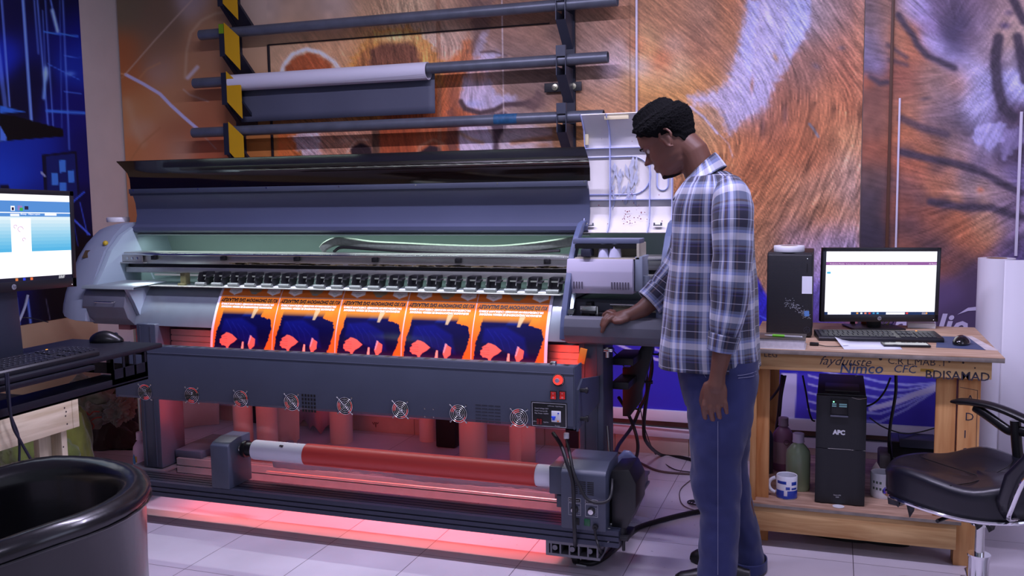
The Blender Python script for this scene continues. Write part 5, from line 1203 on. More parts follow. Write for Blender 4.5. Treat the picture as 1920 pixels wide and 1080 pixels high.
b = BM(); rs = random.Random(11)
for k in range(120):
    t_ = rs.random(); px_ = 1472+46*t_+rs.gauss(0, 3); py_ = 563+32*t_+rs.gauss(0, 4); p = on_front(px_, py_)
    if p.x < tx1-.003: box(b, p.x-.001, .7502, p.z-.0006-.001*rs.random(), p.x+.001+.001*rs.random(), .7512, p.z+.0006)
obj('scuffs', b, mat('scuff_white', (170, 176, 186), .6), pc)
a = on_front(1513, 619); b = BM(); lathe(b, [(.0115,-.0006),(.013,-.0004),(.013,.001),(.0115,.001),(.0115,-.0006)], (a.x, .7505, a.z), 28, 'y'); text_into(b, 'hp', TF(a.x-.009, .7500, a.z-.005), .020, shear=.3); obj('badge', b, mat('badge_dark', (70, 72, 84), .3, .5), pc)
a = on_front(1514, 485); b = BM(); lathe(b, [(0,-.001),(.0012,0)], (a.x, .751, a.z), 8, 'y'); obj('power_light', b, MATS['led_dot'], pc)
b = BM(); box(b, a.x-.0012, .7502, a.z-.055, a.x+.0012, .7512, a.z-.02); obj('drive_slot', b, m_black, pc)
c = on_y(1479, 466, .80)
t = thing('tape_roll', 'white roll of wide tape lying on top of the computer tower', 'tape', (c.x, .83, tz1))
b = BM(); lathe(b, [(.036,0),(.060,0),(.062,.002),(.062,.024),(.060,.026),(.036,.026),(.036,0)], (c.x, .83, tz1), 40); obj('tape', b, mat('tape_white', (226, 228, 236), .45), t, smooth=50)
b = BM(); lathe(b, [(.033,0.001),(.036,0.001),(.036,.0255),(.033,.0255),(.033,.001)], (c.x, .83, tz1), 32); obj('core', b, m_core, t)
# ---- keyboard
def keyboard(name, label, loc, rz, w=.445, d=.155, h=.018, tilt=.045, keys=True, mm=None):
    t = thing(name, label, 'keyboard', loc, rz)
    mk = mat('key_black', (30, 31, 40), .42); mb = mat('keyboard_black', (22, 23, 30), .45)
    R = Matrix.Rotation(tilt, 4, 'X')
    b = BM(); prism(b, [(-d/2, 0),(-d/2, h*.7),(-d/2+.006, h),(d/2, h+d*tilt),(d/2, 0)], -w/2, w/2, bev=.0015); o = obj('case', b, mb); o.parent = t
    sets = [(-w/2+.010, 15, .0192, 6), (-w/2+.010+.302, 3, .0192, 6), (-w/2+.010+.366, 4, .0178, 5)]
    kx0, n_k = 0, 0
    for si, (sx_, nx, st_, rows) in enumerate(sets):
        for r_ in range(rows):
            y = -d/2+.016+.0208*r_+(.004 if r_ == 5 else 0)
            if y > d/2-.008: continue
            if si == 1 and r_ in (2,): continue
            i = 0; x = sx_
            while i < nx:
                wd = 1
                if si == 0 and r_ == 0: wd = [1.5,1.2,1.2,5.8,1.2,1.2,1.5,1.2][min(i, 7)] if i < 8 else 99
                if si == 0 and r_ in (1, 2) and i == 0: wd = 1.6
                if x-sx_+wd*st_ > nx*st_+.001 or wd == 99: break
                z = h+(y+d/2)*tilt
                b = BM(); t_ = BM(); bmesh.ops.create_cube(t_, size=1)
                for v in t_.verts:
                    top = v.co.z > 0; k_ = .80 if top else .95
                    v.co = Vector((x+wd*st_/2+v.co.x*(wd*st_-(1-k_)*st_), y+v.co.y*.0185*k_, z+(.0035 if top else -.003)))
                join(b, t_); o = obj('key', b, mk, smooth=0); o.parent = t
                if rs.random() < .75:
                    pass
                x += wd*st_; i += 1; n_k += 1
    b = BM()
    for si, (sx_, nx, st_, rows) in enumerate(sets):
        for r_ in range(1, rows):
            y = -d/2+.016+.0208*r_+(.004 if r_ == 5 else 0)
            if y > d/2-.008: continue
            for i in range(nx):
                z = h+(y+d/2)*tilt+.0038; x = sx_+(i+.42)*st_
                b.faces.new([b.verts.new((x+dx, y+dy+.002, z)) for dx, dy in ((-.0022,-.0012),(.0018,-.0015),(.0022,.0012),(-.0016,.0014))])
    o = obj('key_print', b, mat('key_legend', (150, 156, 170), .5), smooth=0); o.parent = t; o['kind'] = 'stuff'
    b = BM(); box(b, w/2-.075, d/2-.012, h+d*tilt-.001, w/2-.069, d/2-.008, h+d*tilt+.0008); o = obj('lock_light', b, emis('lock_amber', (255, 160, 40), 2)); o.parent = t
    return t
a = on_z(1525, 645, DZ); q = on_z(1766, 648, DZ)
kc = on_z(1645, 633, DZ+.01); 
keyboard('keyboard', 'black wired keyboard in front of the right monitor', (kc.x+.0, kc.y+.03, DZ), math.atan2(q.y-a.y, q.x-a.x)-.02, w=(q-a).length*.99)
# ---- mouse, pad, papers, phone, book, pen, plug
def mouse(loc, rz, label, s=1., mm=None, body_mat=None):
    t = thing('computer_mouse', label, 'mouse', loc, rz)
    b = BM(); bmesh.ops.create_uvsphere(b, u_segments=24, v_segments=14, radius=1)
    for v in b.verts:
        x, y, z = v.co; z = max(z, -.15)
        v.co = Vector((x*.030*s*(1-.12*y), y*.055*s, (z+.15)*.032*s*(1-.25*(y+.3)**2 if y > -.3 else 1)))
    o = obj('body', b, body_mat or mat('mouse_black', (12, 12, 14), .12, coat=.5), smooth=70); o.parent = t
    b = BM(); lathe(b, [(.004*s,-.003),(.008*s,-.002),(.008*s,.002),(.004*s,.003)], (0, .030*s, .0225*s), 16, 'x'); o = obj('scroll_wheel', b, m_rail); o.parent = t
    return t
mz = on_z(1805, 647, DZ+.002)
q4 = [on_z(x, y, DZ+.0012) for x, y in ((1755,640),(1843,652),(1783,654),(1757,654))]
pad = [on_z(x, y, DZ+.0012) for x, y in ((1755,651),(1848,656),(1815,632),(1757,630))]
b = BM(); b.faces.new([b.verts.new(p) for p in pad]); e = bmesh.ops.extrude_face_region(b, geom=b.faces[:])
for v in e['geom']:
    if isinstance(v, bmesh.types.BMVert): v.co.z = DZ+.0002
tag(obj('mouse_pad', b, mat('pad_slate_blue', (66, 78, 112), .6)), 'slate blue sheet used as a mouse pad on the right desk', 'mouse pad')
mouse((mz.x, mz.y+.03, DZ+.0014), -.35, 'glossy black mouse on the slate blue pad at the right desk')
pp = [on_z(x, y, DZ+.001) for x, y in ((1785,633),(1822,630),(1873,657),(1850,656))]
b = BM(); b.faces.new([b.verts.new(p) for p in pp]); e = bmesh.ops.extrude_face_region(b, geom=b.faces[:])
for v in e['geom']:
    if isinstance(v, bmesh.types.BMVert): v.co.z = DZ+.0001
tag(obj('printed_leaflet', b, mat('leaflet', (206, 196, 196), .5, noise=.25, nscale=18)), 'thin printed leaflet stuck on the right corner of the desk top', 'leaflet')
b = BM(); r0, r1 = [], []
A0, A1 = on_z(1583, 655, DZ+.001), on_z(1692, 655, DZ+.001); B0, B1 = on_z(1570, 640, DZ+.001), on_z(1680, 640, DZ+.001)
for i in range(9):
    k = i/8; up = .018*max(0, 1-k*3.2)**2
    r0.append(b.verts.new(A0.lerp(A1, k)+Vector((0, 0, .0))) ); r1.append(b.verts.new(B0.lerp(B1, k)+Vector((-.01*(1-k), 0, up))))
for i in range(8): b.faces.new((r0[i], r0[i+1], r1[i+1], r1[i]))
o = tag(obj('paper_sheet', b, mat('paper_white', (226, 230, 244), .55)), 'white paper sheet lying in front of the right keyboard', 'paper'); s_ = o.modifiers.new('s', 'SOLIDIFY'); s_.thickness = .0006
ph = on_z(1698, 650, DZ)
t = thing('smartphone', 'black smartphone lying face up on the white paper, right desk', 'phone', (ph.x, ph.y+.02, DZ+.001), .12)
b = BM(); box(b, -.085, -.04, .0006, .085, .035, .0085, .003, seg=3); o = obj('body', b, mat('phone_black', (30, 30, 36), .3)); o.parent = t
b = BM(); box(b, -.078, -.034, .0085, .078, .030, .0089); o = obj('screen', b, mat('phone_glass', (16, 17, 24), .06, coat=.6)); o.parent = t
b = BM(); box(b, -.05, -.036, .0088, -.036, -.028, .0093); o = obj('home_button', b, mat('home_grey', (90, 90, 96), .3, .5)); o.parent = t
bk = on_z(1465, 655, DZ)
t = thing('book', 'thick white paged book with dark cover at the left front of the desk', 'book', (bk.x, .44, DZ))
x0_, x1_ = on_z(1418, 655, DZ).x, on_z(1510, 656, DZ).x
b = BM(); box(b, x0_, .455, DZ+.0015, x1_-.003, .60, DZ+.036); obj('pages', b, mat('book_pages', (214, 210, 216), .8, noise=.1, nscale=80), t)
b = BM(); box(b, x0_-.003, .452, DZ+.036, x1_, .603, DZ+.039, .0005); obj('cover', b, mat('book_cover', (84, 78, 70), .4, noise=.3, nscale=14), t)
b = BM(); box(b, x0_-.003, .452, DZ, x1_, .603, DZ+.0015); obj('back_cover', b, m_white, t)
pe = on_z(1463, 627, DZ+.044); pz_ = DZ+.044
t = thing('ballpoint_pen', 'clear pen with a green grip lying on the book', 'pen', (pe.x, .50, pz_))
b = BM(); cyl(b, (x0_+.06, .50, pz_), (x1_-.012, .485, pz_), .004, seg=14); obj('barrel', b, mat('clear_plastic', (200, 200, 205), .15, alpha=.6), t)
b = BM(); cyl(b, (x0_+.055, .5005, pz_), (x0_+.10, .4955, pz_), .0052, seg=16); obj('grip', b, mat('grip_green', (110, 200, 40), .4), t)
b = BM(); cyl(b, (x0_+.055, .5005, pz_), (x0_+.025, .504, pz_), .003, .001, seg=12); obj('tip', b, m_white, t)
b = BM(); p = on_z(1524, 645, DZ+.008); box(b, p.x-.012, p.y, DZ, p.x+.022, p.y+.02, DZ+.013, .003); tag(obj('usb_adapter', b, m_black), 'small black plug lying beside the book on the right desk', 'plug')
b = BM(); tube(b, curve_pts([(p.x+.02, p.y+.01, DZ+.004),(p.x+.05, p.y-.01, DZ+.003),(p.x+.10, p.y+.0, DZ+.003),(p.x+.13, p.y+.02, DZ+.003)]), .0016, 6); tag(obj('cable', b, m_black), 'short black cable from the plug to the right keyboard', 'cable')
# loose cables and small things behind the keyboard
m_yc = mat('yellow_wire', (206, 198, 60), .5); m_bluec = mat('blue_wire', (90, 90, 210), .5)
for x_, m_, lb in ((1660,m_yc,'yellow wire hanging behind the stand of the right monitor'),(1652,m_white,'white wire behind the stand of the right monitor'),(1668,m_bluec,'blue wire hanging behind the stand of the right monitor')):
    p = on_y(x_, 606, 1.20); b = BM(); tube(b, curve_pts([(p.x-.02, 1.20, DZ+.10),(p.x, 1.20, DZ+.06),(p.x+.015, 1.19, DZ+.02),(p.x+.0, 1.18, DZ+.003)]), .0025, 6); tag(obj('wire', b, m_), lb, 'wire')
p = on_y(1598, 606, 1.2); b = BM(); box(b, p.x-.01, 1.19, DZ, p.x+.012, 1.22, DZ+.04, .004); cyl(b, (p.x, 1.205, DZ+.04), (p.x-.004, 1.205, DZ+.10), .003, seg=8); tag(obj('plug', b, m_black), 'black plug with cable standing behind the right keyboard', 'plug')
p = on_y(1630, 606, 1.2); b = BM(); box(b, p.x-.035, 1.17, DZ, p.x+.04, 1.23, DZ+.05, .006); tag(obj('small_box', b, mat('orange_box', (186, 92, 40), .5, noise=.2, nscale=30)), 'small orange box behind the right keyboard', 'box')
p0_ = on_y(1700, 606, 1.2).x; p1_ = on_y(1752, 606, 1.2).x
b = BM(); box(b, p0_, 1.14, DZ, p1_, 1.21, DZ+.022, .002); tag(obj('white_card_box', b, m_white), 'flat white box lying under the wall lettering on the right desk', 'box')
# ---- below: UPS, bottles, mugs
def on_shelf(x, y): return on_z(x, y, SH)
ux0, ux1 = on_y(1528, 900, .52).x, on_y(1622, 900, .52).x; uz = on_y(1575, 742, .52).z
up = thing('power_supply_unit', 'black uninterruptible power supply on the low shelf under the right desk', 'power supply', ((ux0+ux1)/2, .52, SH))
m_ups = mat('ups_black', (19, 20, 26), .45)
b = BM(); box(b, ux0+.002, .55, SH, ux1-.002, .96, uz, .003); obj('case', b, m_ups, up)
b = BM(); zmid = on_y(1575, 843, .52).z
arc = [(ux0, .552),(ux0, .53),(ux0+.03, .524),(ux0+.05,.528),(ux1-.05,.528),(ux1-.03, .524),(ux1, .53),(ux1, .552)]
prism(b, arc, SH+.004, zmid-.001, 'z'); prism(b, arc, zmid+.001, uz-.004, 'z'); obj('front_panel', b, m_ups, up)
xm = (ux0+ux1)/2-.008; zt_ = on_y(1567, 749, .52).z; zs2 = on_y(1567, 778, .52).z
b = BM(); box(b, xm-.030, .522, zs2, xm+.032, .530, zt_, .002); obj('display_panel', b, m_black, up)
for dz_, dx_, w_ in ((.026,-.026,.016),(.026,.0,.028),(.018,-.026,.016),(.018,.0,.028)):
    b = BM(); box(b, xm+dx_, .5212, zt_-dz_-.003, xm+dx_+w_, .5225, zt_-dz_+.002); obj('display_segment', b, emis('lcd_blue', (110, 150, 175), .5), up)
b = BM(); lathe(b, [(0,-.001),(.0028,0)], (xm-.020, .522, zt_-.010), 10, 'y'); obj('green_light', b, emis('green_led', (120, 255, 170), 3), up)
b = BM(); box(b, xm-.032, .516, zs2-.008, xm+.034, .53, zs2-.002, .002); obj('panel_lip', b, mat('lip_grey', (84, 86, 100), .35), up)
p = on_y(1567, 815, .52); b = BM(); text_into(b, 'APC', TF(xm-.020, .5265, p.z), .024, bold=.0015, sx=.95); obj('logo', b, mat('logo_white', (212, 214, 220), .4), up, smooth=0)
b = BM(); text_into(b, 'Smart-UPS', TF(xm-.014, .5265, SH+.036), .0062); text_into(b, '2200', TF(xm-.006, .5265, SH+.028), .0062); obj('small_print', b, MATS['logo_white'], up, smooth=0)
b = BM(); tube(b, curve_pts([(ux1-.055,.527,uz-.006),(ux1-.03,.5235,uz-.010),(ux1-.001,.530,uz-.006)]), .0007, 5); tube(b, [(xm-.04,.5278,zmid),(ux1-.052,.5278,zmid)], .0006, 5); tube(b, [(ux1-.05,.5278,zmid-.001),(ux1-.001,.530,zmid-.001)], .0008, 5); obj('seam_highlight', b, m_steel, up)
b = BM(); box(b, ux0+.03, .60, uz, ux1-.025, .75, uz+.003, .001); obj('top_label', b, mat('grey_label', (56, 52, 56), .4), up)
def bottle(px_, py_, r, h, label, cb, cc, lab=None, group='ink bottles on the low shelf', floor_=None, rz=0, d=.6):
    p = on_z(px_, py_, SH if floor_ is None else floor_); x, y, z = p.x, p.y+r*.6, p.z
    t = thing('ink_bottle', label, 'bottle', (x, y, z), rz, group)
    b = BM(); prof = [(0,.0),(r*.92,0),(r,.006),(r,h*.62),(r*.93,h*.70),(r*.60,h*.79),(r*.42,h*.82),(r*.42,h*.86),(0,h*.86)]
    lathe(b, prof, (0, 0, 0), 32); 
    for v in b.verts: v.co.y *= .8
    o = obj('body', b, cb, smooth=50); o.parent = t
    b = BM(); lathe(b, [(0,h*.845),(r*.50,h*.845),(r*.50,h*.86),(r*.47,h*.87),(r*.47,h*.995),(r*.42,h),(0,h)], (0, 0, 0), 28); o = obj('cap', b, cc, smooth=50); o.parent = t
    if lab == 'drop':
        b = BM(); a0_, a1_ = -PI/2-.95, -PI/2+.05
        lathe(b, [(r*1.004,h*.22),(r*1.006,h*.52)], (0, 0, 0), 12, a0=a0_, a1=a1_)
        for v in b.verts: v.co.y *= .8
        o = obj('label', b, mat('label_cream', (196, 194, 196), .5)); o.parent = t
        b = BM(); lathe(b, [(r*1.008,h*.40),(r*1.010,h*.52)], (0, 0, 0), 12, a0=a0_, a1=a1_)
        for v in b.verts: v.co.y *= .8
        o = obj('label_band', b, mat('label_orange', (208, 150, 60), .5)); o.parent = t
        am = (a0_+a1_)/2; b = BM(); c_ = Vector((r*1.03*math.cos(am), r*.8*1.03*math.sin(am), h*.42)); tv = Vector((-math.sin(am), .8*math.cos(am), 0)).normalized()
        pts = [c_+tv*(.013*s_*math.sin(a_))*1+Vector((0, 0, (.017*math.cos(a_) if math.cos(a_) < 0 else .034*math.cos(a_)**2))) for s_, a_ in [(1, 2*PI*k/20) for k in range(20)]]
        b.faces.new([b.verts.new(v) for v in pts]); o = obj('label_drop', b, mat('drop_blue', (60, 130, 176), .4), smooth=0); o.parent = t
    if lab == 'plain':
        b = BM(); lathe(b, [(r*1.004,h*.15),(r*1.006,h*.55)], (0, 0, 0), 20, a0=-PI/2-1.3, a1=-PI/2+.8)
        for v in b.verts: v.co.y *= .8
        o = obj('label', b, mat('label_mauve', (176, 140, 150), .5)); o.parent = t
        b = BM(); a_ = -PI/2+.35; c_ = Vector((r*math.cos(a_)*1.02, r*.8*math.sin(a_)*1.04, h*.56)); 
        pts = [c_+Vector((.011*math.cos(2*PI*k/16), 0, .011*math.sin(2*PI*k/16))) for k in range(17)]; tube(b, pts, .0016, 5, caps=False)
        o = obj('ring_mark', b, mat('mark_brown', (96, 66, 66), .5)); o.parent = t
    return t
bottle(1428, 888, .046, .245, 'dark grey ink bottle with a blue drop label, leftmost on the low shelf', mat('bottle_dark', (58, 60, 80), .4), mat('cap_grey', (130, 128, 140), .5), 'drop')
bottle(1467, 884, .045, .235, 'mauve ink bottle with a round mark, second on the low shelf', mat('bottle_mauve', (140, 92, 124), .4), mat('cap_mauve', (140, 116, 136), .5), 'plain')
bottle(1495, 921, .048, .235, 'pale green translucent bottle standing against the black power unit', mat('bottle_green', (150, 170, 136), .3, sss=.2), mat('cap_pale', (190, 176, 204), .5))
def mug(px_, py_, label, r=.041, h=.092, deco=True, hand=PI, group=None):
    p = on_shelf(px_, py_); t = thing('mug', label, 'mug', (p.x, p.y+r*.9, SH), 0)
    mw = mat('mug_white', (226, 228, 238), .2, coat=.3); mb_ = mat('mug_blue', (30, 66, 176), .25, coat=.3)
    b = BM(); lathe(b, [(0,0),(r*.93,0),(r*.97,.004),(r,.02),(r,h-.002),(r-.002,h),(r-.005,h-.002),(r-.006,.008),(0,.007)], (0, 0, 0), 40); o = obj('body', b, mw, smooth=50); o.parent = t
    b = BM(); pts = [(r*.96*math.cos(hand)+.030*math.sin(a_)*math.cos(hand), .030*math.sin(a_)*math.sin(hand), h*.5+.030*math.cos(a_)) for a_ in np.linspace(.15, PI-.15, 14)]
    tube(b, pts, .0055, 10, flat=1.3); o = obj('handle', b, mw); o.parent = t
    if deco:
        b = BM(); lathe(b, [(r*1.0,.004),(r*1.006,.006),(r*1.006,.034),(r*1.0,.036)], (0, 0, 0), 30, a0=-PI/2-1.3, a1=-PI/2-.22); lathe(b, [(r*1.0,.004),(r*1.006,.006),(r*1.006,.034),(r*1.0,.036)], (0, 0, 0), 20, a0=-PI/2+.10, a1=-PI/2+1.4)
        lathe(b, [(r*1.0,.003),(r*1.006,.004),(r*1.006,.014),(r*1.0,.015)], (0, 0, 0), 20, a0=-PI/2-.3, a1=-PI/2+.2)
        for z0_, z1_, a0_, a1_ in ((.062,.074,-1.0,-.0),(.058,.072,.5,1.1),(.040,.052,-.05,.35),(.040,.048,.5,1.1)): lathe(b, [(r*1.0,z0_),(r*1.006,z0_+.001),(r*1.006,z1_-.001),(r*1.0,z1_)], (0, 0, 0), 12, a0=-PI/2+a0_, a1=-PI/2+a1_)
        o = obj('blue_pattern', b, mb_); o.parent = t
    else:
        b = BM(); 
        for z_ in (.035, .06):
            for a_ in (-.9, -.6, -.3): lathe(b, [(r*1.0,z_),(r*1.006,z_+.001),(r*1.006,z_+.009),(r*1.0,z_+.01)], (0, 0, 0), 4, a0=-PI/2+a_, a1=-PI/2+a_+.18)
        o = obj('print', b, mat('mug_print', (90, 110, 100), .4)); o.parent = t
    return t
mug(1474, 937, 'white mug with blue blocks, handle to the left, on the low shelf')
mug(1655, 936, 'white mug half hidden between the power unit and the office chair seat', r=.046, h=.10, deco=False, hand=.4)
b = BM(); p = on_shelf(1637, 930); v_ = [b.verts.new(Vector(q_)) for q_ in ((p.x-.0, p.y+.05, SH+.001),(p.x+.05,p.y+.06,SH+.001),(p.x+.03,p.y+.07,SH+.09),(p.x+.012,p.y+.062,SH+.125),(p.x-.004,p.y+.055,SH+.10))]; b.faces.new(v_); o = tag(obj('crumpled_paper', b, m_paper), 'small crumpled white paper behind the hidden mug on the low shelf', 'paper'); s_ = o.modifiers.new('s','SOLIDIFY'); s_.thickness = .0008
b = BM(); p = on_shelf(1572, 950); lathe(b, [(0,0),(.02,.0),(.022,.002),(0,.003)], (p.x, p.y, SH), 20); tag(obj('round_sticker', b, m_white), 'small white disc lying at the foot of the black power unit', 'disc')
# black boxy device behind the chair
p = on_shelf(1700, 880); bx_ = on_y(1722, 870, 1.0)
b = BM(); t = thing('black_printer', 'small black desktop printer under the desk behind the office chair', 'printer', (bx_.x, 1.0, SH))
prism(b, [(.90,SH),(.90,SH+.10),(.96,SH+.155),(1.10,SH+.16),(1.10,SH)], bx_.x-.11, bx_.x+.14, bev=.006); obj('body', b, m_black, t)
b = BM(); prism(b, [(.93,SH+.14),(.97,SH+.165),(1.05,SH+.175),(1.05,SH+.16)], bx_.x-.08, bx_.x+.06, bev=.002); obj('lid', b, m_rail, t)
b = BM(); box(b, bx_.x-.16, .93, SH, bx_.x-.112, 1.08, SH+.10, .01); tag(obj('grey_block', b, mat('grey_foam', (110, 104, 108), .8, noise=.2, nscale=25)), 'worn grey block beside the small black desktop printer', 'block')
# shoes under the shelf
for px_, lb, s_ in ((1572, 'black shoe under the desk shelf, the left one of a pair', 1), (1640, 'black shoe under the desk shelf, the right one of a pair', 1)):
    p = on_z(px_, 1010, 0); t = thing('shoe', lb, 'shoe', (p.x, .66, 0), 1.45)
    b = BM(); rings = []
    for k in range(9):
        u = k/8; w_ = .040*math.sin(PI*min(1, .18+u*.75))**.6; h_ = .07-.035*u if u < .8 else .045-.02*(u-.8)/.2; y = -.12+.25*u
        rings.append([Vector((w_*math.cos(a_), y, max(.012, .012+h_*max(0, math.sin(a_))) )) for a_ in np.linspace(0, 2*PI, 17)[:-1]])
    loft(b, rings); o = obj('upper', b, mat('shoe_black', (18, 17, 20), .5), smooth=60); o.parent = t
    b = BM(); prism(b, [(.042*math.cos(a_)*(1-.15*math.sin(a_)), .13*math.sin(a_)) for a_ in np.linspace(0, 2*PI, 25)[:-1]], 0, .014, 'z'); o = obj('sole', b, m_black); o.parent = t
# hanging cables under the desk
def cable(pts, r, label, m=None, name='cable'):
    b = BM(); tube(b, curve_pts(pts, 8), r, 8); return tag(obj(name, b, m or MATS['black_cable'], smooth=60), label, 'cable')
def cpx(L): return [on_y(x, y, Y) for x, y, Y in L]
cable(cpx([(1466,704,1.0),(1462,725,1.05),(1445,748,1.12),(1425,762,1.2),(1400,763,1.3)]), .0055, 'black cable curving left under the desk beside the man')
cable(cpx([(1473,704,1.0),(1466,740,1.0),(1462,780,1.0),(1456,800,1.0),(1450,860,.98)]), .0045, 'black cable dropping between the two left ink bottles')
cable(cpx([(1468,704,1.02),(1463,745,1.02),(1459,785,1.04),(1452,830,1.05)]), .008, 'thick black cable hanging behind the mauve ink bottle')
cable(cpx([(1505,704,1.0),(1511,735,1.0),(1517,770,1.0),(1522,786,1.0),(1528,790,1.0)]), .004, 'thin black cable hanging to the left side of the power unit')
cable(cpx([(1680,704,.98),(1679,740,.98),(1669,800,.98),(1667,840,.98),(1672,878,.98)]), .0065, 'thick black cable hanging right of the power unit')
cable(cpx([(1670,708,.97),(1658,735,.97),(1640,755,.97),(1618,764,.97)]), .004, 'thin black cable looping from desk to the top of the power unit')
cable(cpx([(1630,783,1.0),(1655,800,1.0),(1690,812,1.0),(1720,811,1.05),(1752,803,1.1)]), .003, 'thin black cable sagging between the power unit and the desk leg')
b = BM(); p = on_y(1633, 706, .60); box(b, p.x-.012, .55, az-.012, p.x+.015, .62, az+.004, .004); tag(obj('yellow_strap', b, m_yc), 'small yellow strap end under the desk apron', 'strap')
# big standing roll at the right edge
RXc = on_y(1869, 484, 1.36); rr_ = .075
zr = on_y(1869, 484, 1.36).z; 
t = thing('standing_roll', 'tall white roll standing at the right edge beside the desk', 'roll', (RXc.x, 1.36, 0))
b = BM(); pr_ = []
lathe(b, [(rr_*.55,0),(rr_,0),(rr_,zr),(rr_*.55,zr),(rr_*.55,0)], (RXc.x, 1.36, 0), 44); obj('roll', b, mat('bright_paper', (232, 230, 240), .5), t, smooth=50)
b = BM(); lathe(b, [(rr_*.50,0),(rr_*.55,0),(rr_*.55,zr+.001),(rr_*.50,zr+.001),(rr_*.5,0)], (RXc.x, 1.36, 0), 30); obj('core', b, m_core, t)
b = BM(); rw = [];
fl = curve_pts([(RXc.x+.02, 1.36-rr_-.001, 0),(RXc.x+.09, 1.36-rr_+.01, 0),(RXc.x+.20, 1.36-.03, 0),(RXc.x+.32, 1.36+.05, 0)], 8)
vs0 = [b.verts.new((p.x, p.y, .002)) for p in fl]; vs1 = [b.verts.new((p.x, p.y, zr-.003)) for p in fl]
for i in range(len(fl)-1): b.faces.new((vs0[i], vs0[i+1], vs1[i+1], vs1[i]))
o = obj('loose_sheet', b, MATS['bright_paper'], t, smooth=60); s_ = o.modifiers.new('s', 'SOLIDIFY'); s_.thickness = .001
# ------------------------------------------------------------------ left desk with its black metal stand
LX = .50
ya = on_x(147, 760, LX).y; za = on_x(145, 748, LX).z; zb_a = on_x(147, 800, LX).z
YN = -2.75
print('left desk', ya, za, zb_a)
ld = thing('wooden_desk', 'pale pine desk under the black metal stand at the left wall', 'desk', (.1, -1.7, 0))
m_pale = wood_mat('pale_pine', (190, 172, 138), (222, 208, 178), (14, 1, 14))
m_pale_v = wood_mat('pale_pine_upright', (176, 160, 132), (214, 200, 172), (14, 14, 1))
b = BM(); box(b, LX-.025, YN, zb_a, LX, ya-.026, za, .001); obj('front_apron', b, m_pale, ld)
b = BM(); box(b, LX-.62, ya-.025, zb_a, LX-.0, ya, za, .001); obj('end_apron', b, m_pale, ld)
b = BM(); box(b, LX-.62, YN, za-.004, LX-.026, ya-.026, za+.0, .001); obj('top', b, m_pale, ld)
for x0 in (LX-.09, LX-.60):
    for y0 in (ya-.095, YN+.02):
        b = BM(); box(b, x0, y0, 0, x0+.022, y0+.068, za-.005, .001); box(b, x0+.0225, y0+.046, 0, x0+.064, y0+.068, za-.005, .001); obj('leg', b, m_pale_v, ld)
b = BM()
for px_, py_ in ((121,765),(124,772),(123,780),(126,795),(119,838)):
    p = on_x(px_, py_, LX+.0003); lathe(b, [(0,.0006),(.003,0)], p, 8, 'x')
obj('screw_holes', b, m_dsp, ld)
ms = mat('stand_black', (20, 22, 34), .45, .2)
zt_ = on_x(305, 643, LX).z; yend = on_x(305, 645, LX).y; z_tf = on_x(150, 672, LX).z
zs1 = on_x(100, 760, LX).z
print('stand', zt_, yend, z_tf, zs1)
ZT = zt_
st = thing('monitor_stand', 'black metal two tier stand on the pale pine desk', 'stand', (.2, -1.6, za))
b = BM(); box(b, LX-.40, YN, ZT-.016, LX+.0, yend, ZT, .004); obj('top_plate', b, ms, st)
b = BM(); box(b, LX-.02, YN, ZT-.034, LX+.010, on_x(178, 670, LX+.010).y, ZT-.018, .004); obj('keyboard_drawer', b, ms, st)
ye = on_x(277, 690, LX).y
b = BM(); box(b, LX-.19, YN, za+.001, LX, ye+.0, za+.008, .001); box(b, LX-.004, YN, za+.001, LX, ye-.0, za+.030, .001); obj('lower_plate', b, ms, st)
zc_ = za+.012
# end bracket with three cut-outs
b = BM(); H_ = ZT-.016; w0, w1 = LX-.40, LX
box(b, w0, ye-.004, zc_, w1, ye, zc_+(H_-zc_)*.45); box(b, w0, ye-.004, H_-.012, w1, ye, H_)
for k in range(6): x = w0+(w1-w0-.02)*k/5; box(b, x, ye-.004, zc_, x+.02, ye, H_)
obj('end_bracket', b, ms, st)
b = BM(); box(b, LX-.004, ye-.16, zc_+.03, LX, ye-.004, H_, 0); 
bm2 = BM()
yy0 = on_x(209, 690, LX).y
box(bm2, LX-.003, yy0, zc_, LX, yy0+.012, H_); box(bm2, LX-.003, yy0, zc_, LX, ye, zc_+(H_-zc_)*.58)
for k in range(4): y = yy0+(ye-yy0-.012)*k/3; box(bm2, LX-.003, y, zc_, LX, y+.010, H_)
b.free(); obj('side_bracket', bm2, ms, st)
